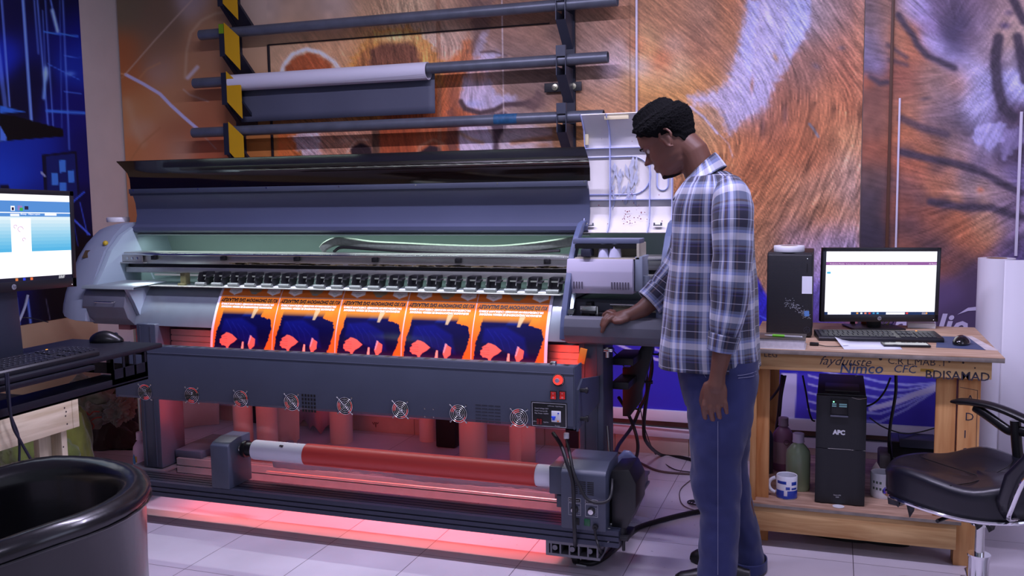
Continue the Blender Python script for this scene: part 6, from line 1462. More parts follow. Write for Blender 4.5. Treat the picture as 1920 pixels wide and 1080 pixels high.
# monitor
def screen_left(add, t, sw, shh, w, h):
    add('screen', 0, 0, 1, 1, m_scrw)
    add('ribbon_bar', 0, .075, 1, .255, emis('ribbon_blue', (88, 150, 226), .85), .0004); add('ribbon_line', 0, .205, 1, .215, m_scrw, .0008)
    for i in range(10):
        k = i/9; add('sky_band', 0, .255+.405*i/10, 1, .255+.405*(i+1)/10, emis('band%d' % i, (int(225-140*k), int(242-60*k), int(250-20*k)), .95), .0004)
    add('design_page', .50, .275, .66, .70, m_scrw, .0008)
    add('task_bar', 0, .955, 1, 1, emis('screen_dark', (22, 24, 48), .7), .0004)
    for u, c in ((.52,(210,120,60)),(.58,(40,60,210)),(.64,(230,110,60))): add('task_icon', u, .962, u+.02, .992, emis('lic%d' % int(u*100), c, 1), .0008)
    add('toolbar_field', .78, .218, .88, .242, m_scrw, .0008); add('toolbar_field', .50, .225, .57, .25, m_scrw, .0008)
    add('tool_icon', .505, .135, .535, .19, m_scrw, .0008); add('tool_icon', .56, .13, .595, .185, emis('ic_purple', (150, 130, 200), .9), .0008); add('tool_icon', .575, .155, .60, .19, emis('ic_green', (60, 180, 70), .9), .0012); add('tool_icon', .615, .135, .645, .175, emis('ic_navy', (30, 30, 70), .9), .0008)
    add('tool_icon', .511, .15, .529, .185, emis('ic_navy', (30, 30, 70), .9), .0012)
    b = BM(); 
    for (u, v, r_) in ((.575,.40,.010),(.60,.52,.006),(.535,.37,.006)):
        x = -w/2+.016+u*sw; z = .030+(1-v)*shh; tube(b, [(x+r_*math.cos(a), -.0018, z+r_*.8*math.sin(a)) for a in np.linspace(0, 4.6, 14)], .0009, 4)
    o = obj('design_lines', b, emis('design_mauve', (200, 130, 190), .9)); o.parent = t
    b = BM(); x = -w/2+.016; text_into(b, '10:30 AM', TF(x+.88*sw, -.0016, .030+shh*.022), .0065); text_into(b, '5/5/2024', TF(x+.88*sw, -.0016, .030+shh*.006), .0065); text_into(b, 'Bitmap   Object Layout', TF(x+.58*sw, -.0016, .030+shh*.765), .008)
    o = obj('screen_text', b, m_scrw, smooth=0); o.parent = t
MX = .30
pR = on_x(142, 532, MX); pRt = on_x(121, 354, MX); hh = (pRt-pR).length
print('left mon', pR, pRt, hh)
W_ = .505*hh/.318
ml = monitor('monitor', 'black flat monitor with a blue and white page on the left desk', 'monitor', (pR.x, pR.y-W_/2, pR.z), PI/2, 0, 0, W_, hh, screen_left)
ml.rotation_euler = (0, math.radians(2.0), PI/2)
b = BM(); prism(b, [(-.05, ZT-pR.z+.012),(.06, ZT-pR.z+.012),(.035,.10),(-.035,.10)], .03, .075, 'y', bev=.004); o = obj('stand_neck', b, mat('neck_grey', (56, 60, 76), .4, .3)); o.parent = ml
b = BM(); box(b, -.12, -.04, ZT-pR.z, .12, .14, ZT-pR.z+.012, .004); o = obj('stand_base', b, m_black); o.parent = ml
# keyboard and mouse on the stand
k1 = on_z(186, 648, ZT+.012); k2 = on_z(0, 681, ZT+.008)
print('kb left', k1, k2)
KX = LX-.025
keyboard('keyboard', 'black keyboard on the metal stand in front of the left monitor', (KX-.078, on_x(186, 640, KX).y-.2225, ZT+.0005), PI/2)
mp_ = on_z(200, 636, ZT+.01)
mouse((mp_.x-.0, mp_.y+.0, ZT+.0005), -1.25, 'black mouse at the far end of the metal stand by the left keyboard', 1.1, body_mat=mat('mouse_satin', (14, 15, 18), .3))
cable([(on_z(90, 604, ZT+.01)), on_z(55, 596, ZT+.02), on_z(20, 597, ZT+.03), on_z(-30, 600, ZT+.02)], .0022, 'thin black cable rising behind the left keyboard')
p_ = [on_x(52, 553, LX-.5), on_x(45, 580, LX-.5), on_x(28, 620, LX-.5)]; cable(p_, .005, 'grey cable hanging behind the left monitor', mat('grey_cable', (120, 126, 146), .5))
cable([on_x(14, 700, LX+.02), on_x(22, 790, LX+.03), on_x(40, 830, LX+.03), on_x(66, 880, LX+.03), on_x(90, 960, LX+.03)], .004, 'dark cable falling in front of the pale desk apron, right strand', mat('navy_cable', (24, 24, 46), .5))
cable([on_x(10, 700, LX+.02), on_x(18, 770, LX+.02), on_x(35, 820, LX+.02), on_x(36, 880, LX+.02), on_x(38, 960, LX+.02)], .0035, 'dark cable falling in front of the pale desk apron, left strand', MATS['navy_cable'])
# ------------------------------------------------------------------ pile of cloth, pink bottle, silver pole
random.seed(5)
def cloth_pile(name, cx, cy, rx, ry, h, label, col, seed, amp=.1):
    b = BM(); bmesh.ops.create_uvsphere(b, u_segments=64, v_segments=32, radius=1)
    for v in b.verts:
        d = v.co.copy(); n_ = mnoise.fractal(d*2.1+Vector((seed, 0, 0)), 1, 2, 4)*amp*1.6+abs(mnoise.noise(d*4+Vector((seed*2, 3, 1))))*amp
        r_ = 1+n_; v.co = Vector((cx+d.x*rx*r_, cy+d.y*ry*r_, max(0.002, h*.35+d.z*h*.65*r_)))
    o = obj(name, b, mat('cloth_'+label[:6], col, .85, noise=.3, nscale=14, sheen=.3, bump=.4, bscale=60), smooth=70)
    tag(o, label, 'cloth'); return o
def draped(px_, py_, Y, rx, ry, rz_, lb, col, sd, amp=.12):
    c = on_y(px_, py_, Y); b = BM(); bmesh.ops.create_uvsphere(b, u_segments=64, v_segments=36, radius=1)
    for v in b.verts:
        d = v.co.copy(); n_ = mnoise.fractal(d*1.7+Vector((sd, 0, 0)), 1, 2, 4)*amp*1.5+abs(mnoise.noise(Vector((d.x*6, d.y*2, d.z*2))+Vector((sd*2, 3, 1))))*amp*1.4
        r_ = 1+n_; v.co = Vector((c.x+d.x*rx*r_, Y+d.y*ry*r_, max(0.003, c.z+d.z*rz_*r_)))
    tag(obj('cloth_bundle', b, mat('cloth%d' % sd, col, .85, noise=.3, nscale=14, sheen=.3, bump=.5, bscale=60), smooth=70), lb, 'cloth')
draped(215, 850, 1.0, .24, .15, .22, 'dark brown cloth forming the bottom of the heap beside the left printer leg', (44, 34, 34), 1)
draped(222, 790, 1.1, .20, .15, .24, 'black cloth at the back of the heap beside the silver pole', (18, 18, 20), 5)
draped(205, 738, .95, .16, .16, .09, 'dark green cloth on top of the heap behind the printer drier', (70, 84, 30), 3)
draped(168, 742, .70, .10, .12, .09, 'cream cloth folded at the upper left of the heap', (120, 114, 92), 2, .3)
draped(172, 778, .62, .065, .10, .055, 'cream cloth with a red pattern in the middle of the heap', (132, 120, 102), 7, .3)
draped(225, 768, .66, .050, .08, .055, 'pale beige cloth corner at the right of the heap', (112, 102, 88), 8, .4)
draped(70, 855, .30, .20, .16, .14, 'olive green cloth bunched behind the pale desk leg', (100, 112, 48), 4)
draped(140, 850, .42, .075, .10, .24, 'yellowish green cloth hanging right of the pale desk leg', (112, 116, 44), 6)
b = BM()
for L_ in ([(150,770),(160,772),(168,778),(175,772),(186,772)], [(160,782),(168,790),(178,784),(190,782)], [(168,790),(176,798),(172,806)]): tube(b, curve_pts([on_y(x, y, .52) for x, y in L_], 4), .004, 6)
tag(obj('red_trim', b, mat('red_pattern', (150, 52, 36), .7)), 'red patterned trim running over the cream cloth in the heap', 'trim')
# red pattern strokes on cream cloth
bottle(261, 902, .042, .245, 'pink ink bottle with blue drop label on the floor by the left printer leg', mat('bottle_pink', (214, 170, 190), .4), mat('cap_pink', (226, 190, 206), .5), 'drop', group='ink bottles on the floor', floor_=0)
b = BM(); q0 = on_y(268, 860, .55); cyl(b, (q0.x, .55, 0), (q0.x, .55, .78), .011); tag(obj('silver_pole', b, m_alu), 'thin silver pole standing against the left printer leg', 'pole')
# ------------------------------------------------------------------ black tub armchair (front left)
TC = Vector((.925, -1.69, 0)); TR = .292; TA = math.radians(225)   # the opening faces this way
tc = thing('tub_armchair', 'black leather tub armchair in the front left corner', 'armchair', (TC.x, TC.y, 0), 0)
m_leather = mat('black_leather', (13, 13, 17), .27, coat=.25, bump=.12, bscale=70); m_brown = mat('brown_wood', (84, 56, 44), .4, noise=.15, nscale=20)
fw = Vector((math.cos(TA), math.sin(TA), 0)); sd_ = Vector((-fw.y, fw.x, 0))
def tub_path():
    P = []
    for k in range(7): P.append((fw*(.30-.05*k)+sd_*(-TR-.012*(k < 4)*(3-k)/3), k/22.))
    for k in range(1, 20):
        a = PI*k/20; P.append((sd_*(-TR*math.cos(a))+fw*(-TR*1.05*math.sin(a)), .3+.4*k/20))
    for k in range(7): P.append((fw*(0+.05*k)+sd_*(TR+.012*max(0, k-3)/3), .72+k/22.))
    return P
TP = tub_path(); n = len(TP)
b = BM(); rings = []
for i, (p, _) in enumerate(TP):
    u = i/(n-1); arm = abs(u-.5)*2; top = .745-.105*max(0, arm-.45)**1.3*1.9
    d = (TP[min(i+1, n-1)][0]-TP[max(i-1, 0)][0]).normalized(); nn = Vector((d.y, -d.x, 0))
    if nn.dot(p) < 0: nn = -nn
    c = TC+p
    prof = [(.012,.20),(.030,.30),(.030,.55),(.034,top-.05),(.046,top-.022),(.042,top-.004),(.020,top+.006),(-.006,top+.002),(-.026,top-.016),(-.026,top-.05),(-.018,.50),(-.010,.34),(-.006,.20)]
    rings.append([c+nn*a+Vector((0, 0, z)) for a, z in prof])
loft(b, rings); o = obj('shell', b, m_leather, tc, smooth=60)
b = BM(); ring = []
for a in np.linspace(0, 2*PI, 33)[:-1]: ring.append(a)
rr = []
for z, k in ((.36,.90),(.40,.965),(.435,.97),(.455,.93),(.462,.80),(.465,0.02)): rr.append([TC+fw*(.05+k*TR*1.0*math.cos(a)*(1.12 if math.cos(a) > 0 else .97))+sd_*(k*TR*.97*math.sin(a))+Vector((0, 0, z)) for a in ring])
loft(b, rr); obj('seat_cushion', b, m_leather, tc, smooth=60)
b = BM(); rr = []
for z, k in ((.20,.9),(.22,1.0),(.355,1.0)): rr.append([TC+fw*(.03+k*TR*math.cos(a)*1.05)+sd_*(k*TR*math.sin(a))+Vector((0, 0, z)) for a in ring])
loft(b, rr); obj('seat_base', b, m_leather, tc, smooth=60)
for s in (-1, 1):
    b = BM(); q = TC+fw*.285+sd_*(s*(TR+.018)); M = Matrix.Translation(q) @ Matrix.Rotation(TA, 4, 'Z'); box(b, -.012, -.035, .05, .02, .035, .625, .004, M=M); obj('arm_post', b, m_brown, tc)
for s in (-1, 1):
    for f_ in (-1, 1):
        b = BM(); q = TC+fw*(f_*.19)+sd_*(s*.19); cyl(b, q+Vector((0, 0, 0)), q+Vector((0, 0, .21)), .012, .018, 12); obj('leg', b, m_brown, tc)
# piping highlight seam around the outside of the rim
b = BM(); pts = []
for i, (p, _) in enumerate(TP):
    u = i/(n-1); arm = abs(u-.5)*2; top = .745-.105*max(0, arm-.45)**1.3*1.9
    d = (TP[min(i+1, n-1)][0]-TP[max(i-1, 0)][0]).normalized(); nn = Vector((d.y, -d.x, 0))
    if nn.dot(p) < 0: nn = -nn
    pts.append(TC+p+nn*.045+Vector((0, 0, top-.034)))
tube(b, pts, .0028, 6); obj('piping', b, m_leather, tc)
# ------------------------------------------------------------------ office chair (right)
oc = thing('office_chair', 'black leather office chair with chrome trim at the right edge', 'office chair', (3.14, .02, 0))
m_ol = mat('seat_leather', (13, 13, 26), .38, coat=.05, bump=.25, bscale=25); m_chrome = mat('chrome', (225, 225, 228), .08, 1.); m_arm2 = mat('arm_plastic', (16, 16, 19), .3)
YO = -.03; Z3 = Vector((0, 0, .03))
hub = on_y(1835, 1060, YO); gx = hub.x
b = BM(); cyl(b, (gx, YO, .085), (gx, YO, .235), .027, .031, 28); lathe(b, [(0,.235),(.034,.235),(.034,.243),(0,.243)], (gx, YO, 0), 28); obj('gas_cover', b, m_chrome, oc)
b = BM(); cyl(b, (gx, YO, .24), (gx, YO, .34), .0145); cyl(b, (gx, YO, .34), (gx, YO, .39), .03); obj('gas_rod', b, m_steel, oc)
FA = math.radians(136)       # facing
for k in range(5):
    a = FA+.42+2*PI*k/5; d = Vector((math.cos(a), math.sin(a), 0)); b = BM()
    pts = curve_pts([Vector((gx, YO, .105))+d*.02, Vector((gx, YO, .108))+d*.12, Vector((gx, YO, .098))+d*.22, Vector((gx, YO, .075))+d*.285], 6); tube(b, pts, [.024-.008*i/(len(pts)-1) for i in range(len(pts))], 14, flat=.75); lg = obj('base_leg', b, m_chrome, oc)
    cpos = Vector((gx, YO, 0))+d*.285; w = Vector((-d.y, d.x, 0)); cst = BM()
    for s in (-1, 1): cyl(cst, cpos+w*(s*.008)+Vector((0, 0, .026)), cpos+w*(s*.024)+Vector((0, 0, .026)), .026, seg=22)
    cyl(cst, cpos+Vector((0, 0, .03)), cpos+Vector((0, 0, .07)), .007, seg=10); c_o = obj('caster', cst, m_black, oc)
b = BM(); lathe(b, [(0,.08),(.036,.082),(.038,.10),(.033,.125),(0,.125)], (gx, YO, 0), 24); obj('base_hub', b, m_chrome, oc)
fwc = Vector((math.cos(FA), math.sin(FA), 0)); sdc = Vector((-fwc.y, fwc.x, 0)); OC = Vector((gx, YO, 0))+fwc*.02
def oloc(f, s, z): return OC+fwc*f+sdc*s+Vector((0, 0, z+(.045 if z < .60 and z > .36 else 0)))
b = BM(); box(b, -.11, -.07, .38, .11, .07, .400, .004, M=Matrix.Translation(OC) @ Matrix.Rotation(FA, 4, 'Z')); cyl(b, oloc(0, .07, .355)+Z3, oloc(-.02, .20, .355)+Z3, .006, seg=8); obj('mechanism', b, m_black, oc)

def seat_ring(k, z, warp=0):
    R = []
    for a in np.linspace(0, 2*PI, 49)[:-1]:
        c_, s_ = math.cos(a), math.sin(a); e = 2.8
        x = abs(c_)**(2/e)*(1 if c_ > 0 else -1); y = abs(s_)**(2/e)*(1 if s_ > 0 else -1)
        f, s = x*.245*k, y*.235*k
        # waterfall front, raised rear and sides
        dz = .020*max(0, -x)**2-.010*max(0, x)**3+.012*abs(y)**3*k+(.010*math.sin(5*a+1)*warp)
        R.append(oloc(f+.0, s, z+dz))
    return R
b = BM(); rings = [seat_ring(k, z, w) for k, z, w in ((.85,.3605,0),(.98,.363,0),(1.0,.39,0),(1.0,.425,.3),(1.01,.445,.7),(.98,.462,1),(.90,.466,.8),(.70,.455,.5),(.4,.448,.2),(.02,.446,0))]
loft(b, rings); obj('seat', b, m_ol, oc, smooth=70)
b = BM(); R0 = [p+Vector((0, 0, .0)) for p in seat_ring(1.015, .367)]; tube(b, R0+[R0[0]], .0062, 8, caps=False, flat=1.); obj('seat_trim', b, m_chrome, oc)
b = BM(); 
for k_, z_ in ((.62,.4585),): tube(b, [oloc(.2-.02*i, .0+.002*i, .4645-.001*i) for i in range(1)]+[oloc(.24,.0,.455), oloc(.10,.02,.458), oloc(-.05,.02,.456), oloc(-.2,.0,.480)], .0016, 6)
tube(b, [oloc(-.05,.02,.456), oloc(-.02,-.12,.462), oloc(.02,-.225,.470)], .0016, 6); tube(b, [oloc(-.05,.02,.456), oloc(-.07,.12,.462), oloc(-.08,.225,.472)], .0016, 6)
obj('seat_seam', b, m_black, oc)
# backrest: the camera sees its side and outer face
b = BM(); bk = []
for z, f0, th, hw in ((.40,-.235,.05,.16),(.46,-.255,.075,.20),(.55,-.295,.085,.225),(.66,-.35,.085,.235),(.78,-.41,.08,.235),(.90,-.47,.07,.22),(.97,-.50,.05,.18)):
    R = []
    for a in np.linspace(0, 2*PI, 33)[:-1]:
        c_, s_ = math.cos(a), math.sin(a); e = 3.2
        x = abs(c_)**(2/e)*(1 if c_ > 0 else -1); y = abs(s_)**(2/e)*(1 if s_ > 0 else -1)
        R.append(oloc(f0+x*th/2+.03*y*y, y*hw, z))
    bk.append(R)
loft(b, bk); obj('backrest', b, m_ol, oc, smooth=70)
b = BM(); pts = []
for z, f0, th, hw in ((.40,-.235,.05,.13),(.415,-.245,.055,.185),(.46,-.262,.075,.212),(.55,-.302,.085,.232),(.66,-.357,.085,.242),(.78,-.417,.08,.242),(.90,-.477,.07,.226)): pts.append(oloc(f0-th/2+.03, hw, z))
tube(b, curve_pts(pts, 6), .0065, 8); pts2 = [p+sdc*(-2*(p-OC).dot(sdc)) for p in pts]; tube(b, curve_pts(pts2, 6), .0065, 8); tube(b, [pts[0], pts2[0]], .0065, 8); obj('back_trim', b, m_chrome, oc)
for s, nm in ((-1, 'f'),):
    b = BM(); w = .225*s
    # arm pad
    ap = curve_pts([oloc(.27, w, .652), oloc(.20, w, .664), oloc(.10, w, .666), oloc(-.01, w, .645), oloc(-.11, w, .612)], 6)
    tube(b, ap, [.006+.017*min(1, (i+1)/4.) if i < len(ap)-4 else .023-.004*(i-len(ap)+4) for i in range(len(ap))], 14, flat=.55)
    # upright and the two branches
    tube(b, curve_pts([oloc(.18, w, .650), oloc(.13, w, .630), oloc(.06, w, .60)-Z3*.0, oloc(.035, w, .555)], 6), .012, 10, flat=1.4)
    tube(b, curve_pts([oloc(-.07, w, .625), oloc(-.04, w, .603), oloc(-.0, w, .560), oloc(.025, w, .555)], 6), .012, 10, flat=1.4)
    tube(b, curve_pts([oloc(.03, w, .590), oloc(.02, w, .50), oloc(.0, w, .40), oloc(-.05, w*.8, .362), oloc(-.03, w*.3, .361)], 6), .021, 12, flat=.8)
    obj('armrest', b, m_arm2, oc, smooth=60)
b = BM()
rs = random.Random(2)
for f_, l_ in ((.20,.05),(.17,.09),(-.04,.04),(-.08,.05),(-.12,.045)):
    p = oloc(f_, .10, .366); b.faces.new([b.verts.new(v) for v in (p+fwc*.02, p-fwc*.03, p-fwc*.02-Vector((0,0,l_*.7)), p-fwc*.005-Vector((0,0,l_)), p+fwc*.01-Vector((0,0,l_*.5)))])
o = obj('torn_lining', b, m_black, oc); s_ = o.modifiers.new('s','SOLIDIFY'); s_.thickness = .004
# ------------------------------------------------------------------ cables around the printer, floor papers
cable([on_y(1215,645,.9), on_y(1212,700,.92), on_y(1213,735,.95), on_y(1200,765,.95), on_y(1185,800,.9), on_y(1160,835,.7), on_y(1152,862,.45)], .008, 'black cable crossing from the printer bay to the clamp behind the motor')
cable([on_y(1218,645,.95), on_y(1222,690,.98), on_y(1213,740,1.0), on_y(1207,800,1.1), on_y(1213,830,1.15), on_z(1240,853,.008), on_z(1280,858,.008), on_z(1330,872,.008)], .009, 'thick black cable dropping to the floor and running behind the man')
cable([on_y(1160,745,.66), on_y(1172,765,.7), on_y(1188,800,.75), on_y(1196,835,.7), on_y(1190,865,.6), on_y(1172,885,.45), on_y(1165,892,.3)], .0075, 'black cable looping beside the wall right of the motor housing')
cable([on_y(1140,650,.7), on_y(1160,670,.8), on_y(1185,720,1.0), on_y(1200,765,1.2), on_y(1208,800,1.3), on_z(1228,850,.006), on_z(1260,878,.006), on_z(1300,886,.006)], .0028, 'thin black wire sagging over the blue wall right of the printer')
cable([on_z(1150,846,.006), on_z(1180,855,.006), on_z(1205,870,.006), on_z(1240,884,.006), on_z(1300,889,.006), on_z(1340,892,.006)], .006, 'brown grey cable lying along the floor by the skirting', mat('brown_cable', (88, 74, 74), .6))
cable([on_z(1295,900,.004), on_z(1278,915,.004), on_z(1274,930,.004), on_z(1282,948,.004), on_z(1310,958,.004), on_z(1345,958,.004)], .0022, 'thin wire curled on the floor beside the man', MATS['brown_cable'])
b = BM()
for k in range(3):
    c = on_z(1304+k*3, 942+k, .005+k*.006); pts = [c+Vector((.035*(1-.12*k)*math.cos(a), .03*(1-.12*k)*math.sin(a), 0)) for a in np.linspace(0, 2*PI, 25)]; tube(b, pts, .003, 6, caps=False)
tag(obj('cable_coil', b, MATS['black_cable']), 'small coil of black wire on the floor behind the man legs', 'cable')
cable([on_y(1145,1002,-.055), on_z(1100,1052,.014), on_z(1085,1052,.012), on_z(1110,1056,.012), on_z(1135,1044,.012), on_z(1160,1020,.012), on_z(1175,1005,.012), on_z(1195,990,.012), on_z(1230,978,.012), on_z(1280,965,.012), on_z(1330,955,.012), on_z(1380,945,.012)][1:], .0105, 'thick black hose curving over the floor from the front castor to behind the man')
cable([on_y(1037,812,.02), on_y(1052,835,-.03), on_y(1062,865,-.07), on_y(1074,905,-.075), on_y(1076,960,-.075), on_y(1078,1010,-.07), on_z(1080,1048,.012)], .0075, 'black cable hanging over the face of the take-up motor')
cable([on_y(1062,822,.02), on_y(1068,850,-.04), on_y(1075,885,-.075), on_y(1086,910,-.08), on_y(1100,935,-.08), on_y(1122,943,-.075), on_y(1143,935,-.06), on_y(1148,900,.0), on_y(1143,850,.2), on_y(1139,800,.3)], .006, 'black cable looping across the motor vent and back up the leg')
b = BM(); p = on_y(1062, 818, .02); cyl(b, (p.x, .02, p.z+.012), (p.x, .02, p.z-.008), .010, seg=14); tag(obj('cable_gland', b, m_white), 'white plastic cable gland under the drier box', 'gland')
cable([on_y(1115,990,-.06), on_y(1118,1010,-.06), on_y(1124,1030,-.06), on_z(1128,1048,.012)], .005, 'short black cable from the motor socket to the floor')
cable([on_y(1150,992,-.0), on_y(1146,1005,-.0), on_y(1138,1022,-.03), on_z(1128,1046,.008)], .004, 'short grey cable behind the motor foot', mat('grey_wire', (110, 110, 118), .5))
b = BM(); q_ = [on_z(x, y, .0015) for x, y in ((1156,960),(1182,965),(1222,972),(1196,991),(1150,978))]; b.faces.new([b.verts.new(p) for p in q_]); o = tag(obj('paper_sheet', b, mat('note_paper', (222, 226, 244), .6, noise=.06, nscale=60)), 'white written note lying on the floor beside the motor housing', 'paper'); s_ = o.modifiers.new('s','SOLIDIFY'); s_.thickness = .0008
b = BM(); rs = random.Random(4)
for k in range(7):
    A = on_z(1165+2*k, 965+2.5*k, .0028); B = on_z(1185+4*k, 969+2.0*k, .0028); L = (B-A)
    for j in range(6): c = A+L*(j/6); box(b, c.x, c.y-.0008, .0022, c.x+.006+.006*rs.random(), c.y+.0008, .0026)
tag(obj('note_writing', b, mat('pen_blue', (70, 80, 160), .6)), 'rows of small handwriting on the note beside the motor housing', 'writing')
b = BM(); p = on_z(1092, 1057, .001); box(b, p.x-.02, p.y-.02, 0, p.x+.02, p.y+.02, .004, .001); tag(obj('folded_card', b, m_white), 'small white folded card on the floor under the front castor hose', 'card')
# the blue crumpled film hanging behind the motor
b = BM(); c = on_y(1160, 875, .33); rs = random.Random(8); vs = []
for i in range(6):
    vs.append([b.verts.new((c.x-.02+.02*i+.006*rs.random(), .33+.01*rs.random(), c.z+.075-.10*j/3-.02*abs(i-2.5)*(1 if j == 0 else .4)+.008*rs.random())) for j in range(4)])
for p_, q_ in zip(vs, vs[1:]):
    for j in range(3): b.faces.new((p_[j], q_[j], q_[j+1], p_[j+1]))
o = tag(obj('plastic_film', b, mat('film_blue', (110, 120, 160), .25, alpha=.8)), 'crumpled bluish plastic film tied behind the motor housing', 'film'); s_ = o.modifiers.new('s','SOLIDIFY'); s_.thickness = .0015
# ------------------------------------------------------------------ the man
man = thing('person', 'man in a blue plaid shirt and jeans leaning over the right end of the printer', 'person', (2.33, .10, 0))
PY0 = .12
m_skin = mat('skin', (98, 62, 48), .52, sss=.08, noise=.06, nscale=30, bump=.12, bscale=260); m_hair = mat('hair', (7, 7, 9), .95, spec=.15, bump=.9, bscale=500)
def sstep(a, b_, x): t = max(0, min(1, (x-a)/(b_-a))); return t*t*(3-2*t)
def interp(T, z):
    if z <= T[0][0]: return T[0][1]
    for (a, va), (b_, vb) in zip(T, T[1:]):
        if z <= b_: k = (z-a)/(b_-a); k = k*k*(3-2*k); return va+(vb-va)*k
    return T[-1][1]
FR = [(-.125,.030),(-.118,.062),(-.105,.084),(-.09,.088),(-.07,.090),(-.045,.090),(-.02,.090),(0,.088),(.018,.096),(.04,.098),(.065,.092),(.09,.072),(.108,.042),(.118,.0)]
BK = [(-.125,.0),(-.11,.015),(-.09,.035),(-.07,.055),(-.045,.074),(-.02,.088),(.0,.096),(.03,.103),(.06,.098),(.09,.078),(.108,.045),(.118,.0)]
WD = [(-.125,.018),(-.118,.032),(-.105,.044),(-.085,.054),(-.06,.062),(-.03,.068),(.0,.072),(.03,.077),(.06,.073),(.085,.058),(.108,.032),(.118,.0)]
def head_pt(th, z, off=0.):
    c_, s_ = math.cos(th), math.sin(th)
    f = interp(FR, z) if c_ > 0 else interp(BK, z); w = interp(WD, z)
    e = 2.15; r_c = abs(c_)**(2/e)*(1 if c_ > 0 else -1); r_s = abs(s_)**(2/e)*(1 if s_ > 0 else -1)
    x, y = r_c*(f+off), r_s*(w+off)
    if c_ > 0 and off < .004:
        g = lambda yy, zz, sy, sz: math.exp(-((y-yy)/sy)**2-((z-zz)/sz)**2)
        # nose ridge, tip and wings
        rid = sstep(.020, -.022, z)*(1-sstep(-.030, -.040, z)); x += .022*rid*math.exp(-(y/.0095)**2)
        x += .012*g(0, -.027, .013, .011); x += .009*(g(.013, -.031, .007, .007)+g(-.013, -.031, .007, .007))
        x -= .010*(g(.031, .004, .015, .011)+g(-.031, .004, .015, .011))
        x += .006*(g(.028, .021, .020, .006)+g(-.028, .021, .020, .006))
        x += .0125*g(0, -.058, .021, .0065)+.0125*g(0, -.072, .019, .0070); x -= .004*g(0, -.065, .024, .0025); x -= .003*g(0, -.084, .02, .006)
        x += .007*g(0, -.104, .020, .012)
        x += .004*(g(.042, -.02, .016, .016)+g(-.042, -.02, .016, .016))
    return Vector((x, y, z))
hb = BM(); rings = []
zs__ = [-.1249]+list(np.linspace(-.122, .112, 66))+[.1165]
for z in zs__: rings.append([head_pt(2*PI*k/96, z) for k in range(96)])
loft(hb, rings)
# ears
for s in (-1, 1):
    pts = [Vector((-.012+.022*math.cos(a)*(1 if math.sin(a) > 0 else .7), s*(.076+.013*(1-abs(math.cos(a*.5)))), -.004+.035*math.sin(a))) for a in np.linspace(-1.9, 3.4, 18)]
    tube(hb, pts, .0052, 8); 
    t_ = BM(); bmesh.ops.create_uvsphere(t_, u_segments=14, v_segments=10, radius=1)
    for v in t_.verts: v.co = Vector((-.006+v.co.x*.015, s*.073+v.co.y*.006, -.006+v.co.z*.026))
    join(hb, t_)
# place the head: facing -X, bowed
pitch = math.radians(33)
HC = on_y(1254, 262, PY0)
HM = Matrix.Translation(HC) @ Matrix.Rotation(math.radians(-4), 4, 'Z') @ Matrix.Rotation(-pitch, 4, 'Y') @ Matrix.Rotation(PI, 4, 'Z')
print('head', HC)
body = BM()
tmp = bpy.data.meshes.new('t'); hb.to_mesh(tmp); hb.free(); tmp.transform(HM); body.from_mesh(tmp); bpy.data.meshes.remove(tmp)
def blob_tube(bm, pts, rs_, seg=16, flat=1.):
    P = [Vector(p) for p in pts]; N = []
    R = []
    d0 = (P[0]-P[1]).normalized(); d1 = (P[-1]-P[-2]).normalized()
    PP = [P[0]+d0*rs_[0]*.85, P[0]+d0*rs_[0]*.5]+P+[P[-1]+d1*rs_[-1]*.5, P[-1]+d1*rs_[-1]*.85]; RR = [rs_[0]*.4, rs_[0]*.85]+list(rs_)+[rs_[-1]*.85, rs_[-1]*.4]
    tube(bm, PP, RR, seg, flat=flat)
def T(x, y, Y): return on_y(x, y, Y)
# neck and trunk (hidden by clothes below the collar)
blob_tube(body, [HM @ Vector((-.030, 0, -.03)), HM @ Vector((-.045, 0, -.085)), T(1318, 335, PY0), T(1330, 380, PY0)], [.056, .056, .058, .075], 24)
blob_tube(body, [T(1335,365,PY0), T(1338,430,PY0), T(1335,530,PY0), T(1335,620,PY0), T(1345,700,PY0)], [.09,.115,.105,.105,.115], 24, flat=1.2)
blob_tube(body, [T(1354,380,PY0-.05), T(1364,385,-.02)], [.055,.050]); blob_tube(body, [T(1345,378,PY0+.05), T(1332,384,.26)], [.055,.048])
# left (near) arm
SA = [T(1368,392,-.045), T(1374,440,-.075), T(1372,510,-.09), T(1366,575,-.095), T(1358,640,-.10), T(1346,700,-.105)]
blob_tube(body, SA, [.044,.044,.042,.043,.036,.026], 20)
# near hand: back of the hand faces the camera, fingers curled down
def near_hand():
    w0 = T(1346,700,-.105); w1 = T(1343,724,-.108); k0 = T(1340,752,-.112)
    blob_tube(body, [w0, w1], [.026,.029], 16, flat=1.)
    # palm: wide in X, thin in Y
    t_ = BM(); bmesh.ops.create_uvsphere(t_, u_segments=24, v_segments=16, radius=1)
    c = T(1341,738,-.110); 
    for v in t_.verts:
        e_ = .75; q_ = Vector([abs(a)**e_*(1 if a > 0 else -1) for a in v.co]); v.co = c+Vector((q_.x*.040, q_.y*.016, q_.z*.048))
    join(body, t_)
    for (x0, y0, x1, y1, x2, y2, r_) in ((1322,752,1319,768,1322,783,.0095),(1334,755,1333,772,1336,786,.0100),(1346,755,1347,771,1349,782,.0096),(1358,750,1361,764,1362,773,.0088)):
        blob_tube(body, [T(x0,y0,-.112), T((x0+x1)/2,(y0+y1)/2,-.116), T(x1,y1,-.114), T(x2,y2,-.100), T(x2+1,y2+1,-.094)], [r_*1.1, r_*1.12, r_, r_*.92, r_*.8], 12)
    blob_tube(body, [T(1326,722,-.105), T(1319,738,-.098), T(1316,752,-.088), T(1318,763,-.080)], [.014,.012,.0105,.009], 12)
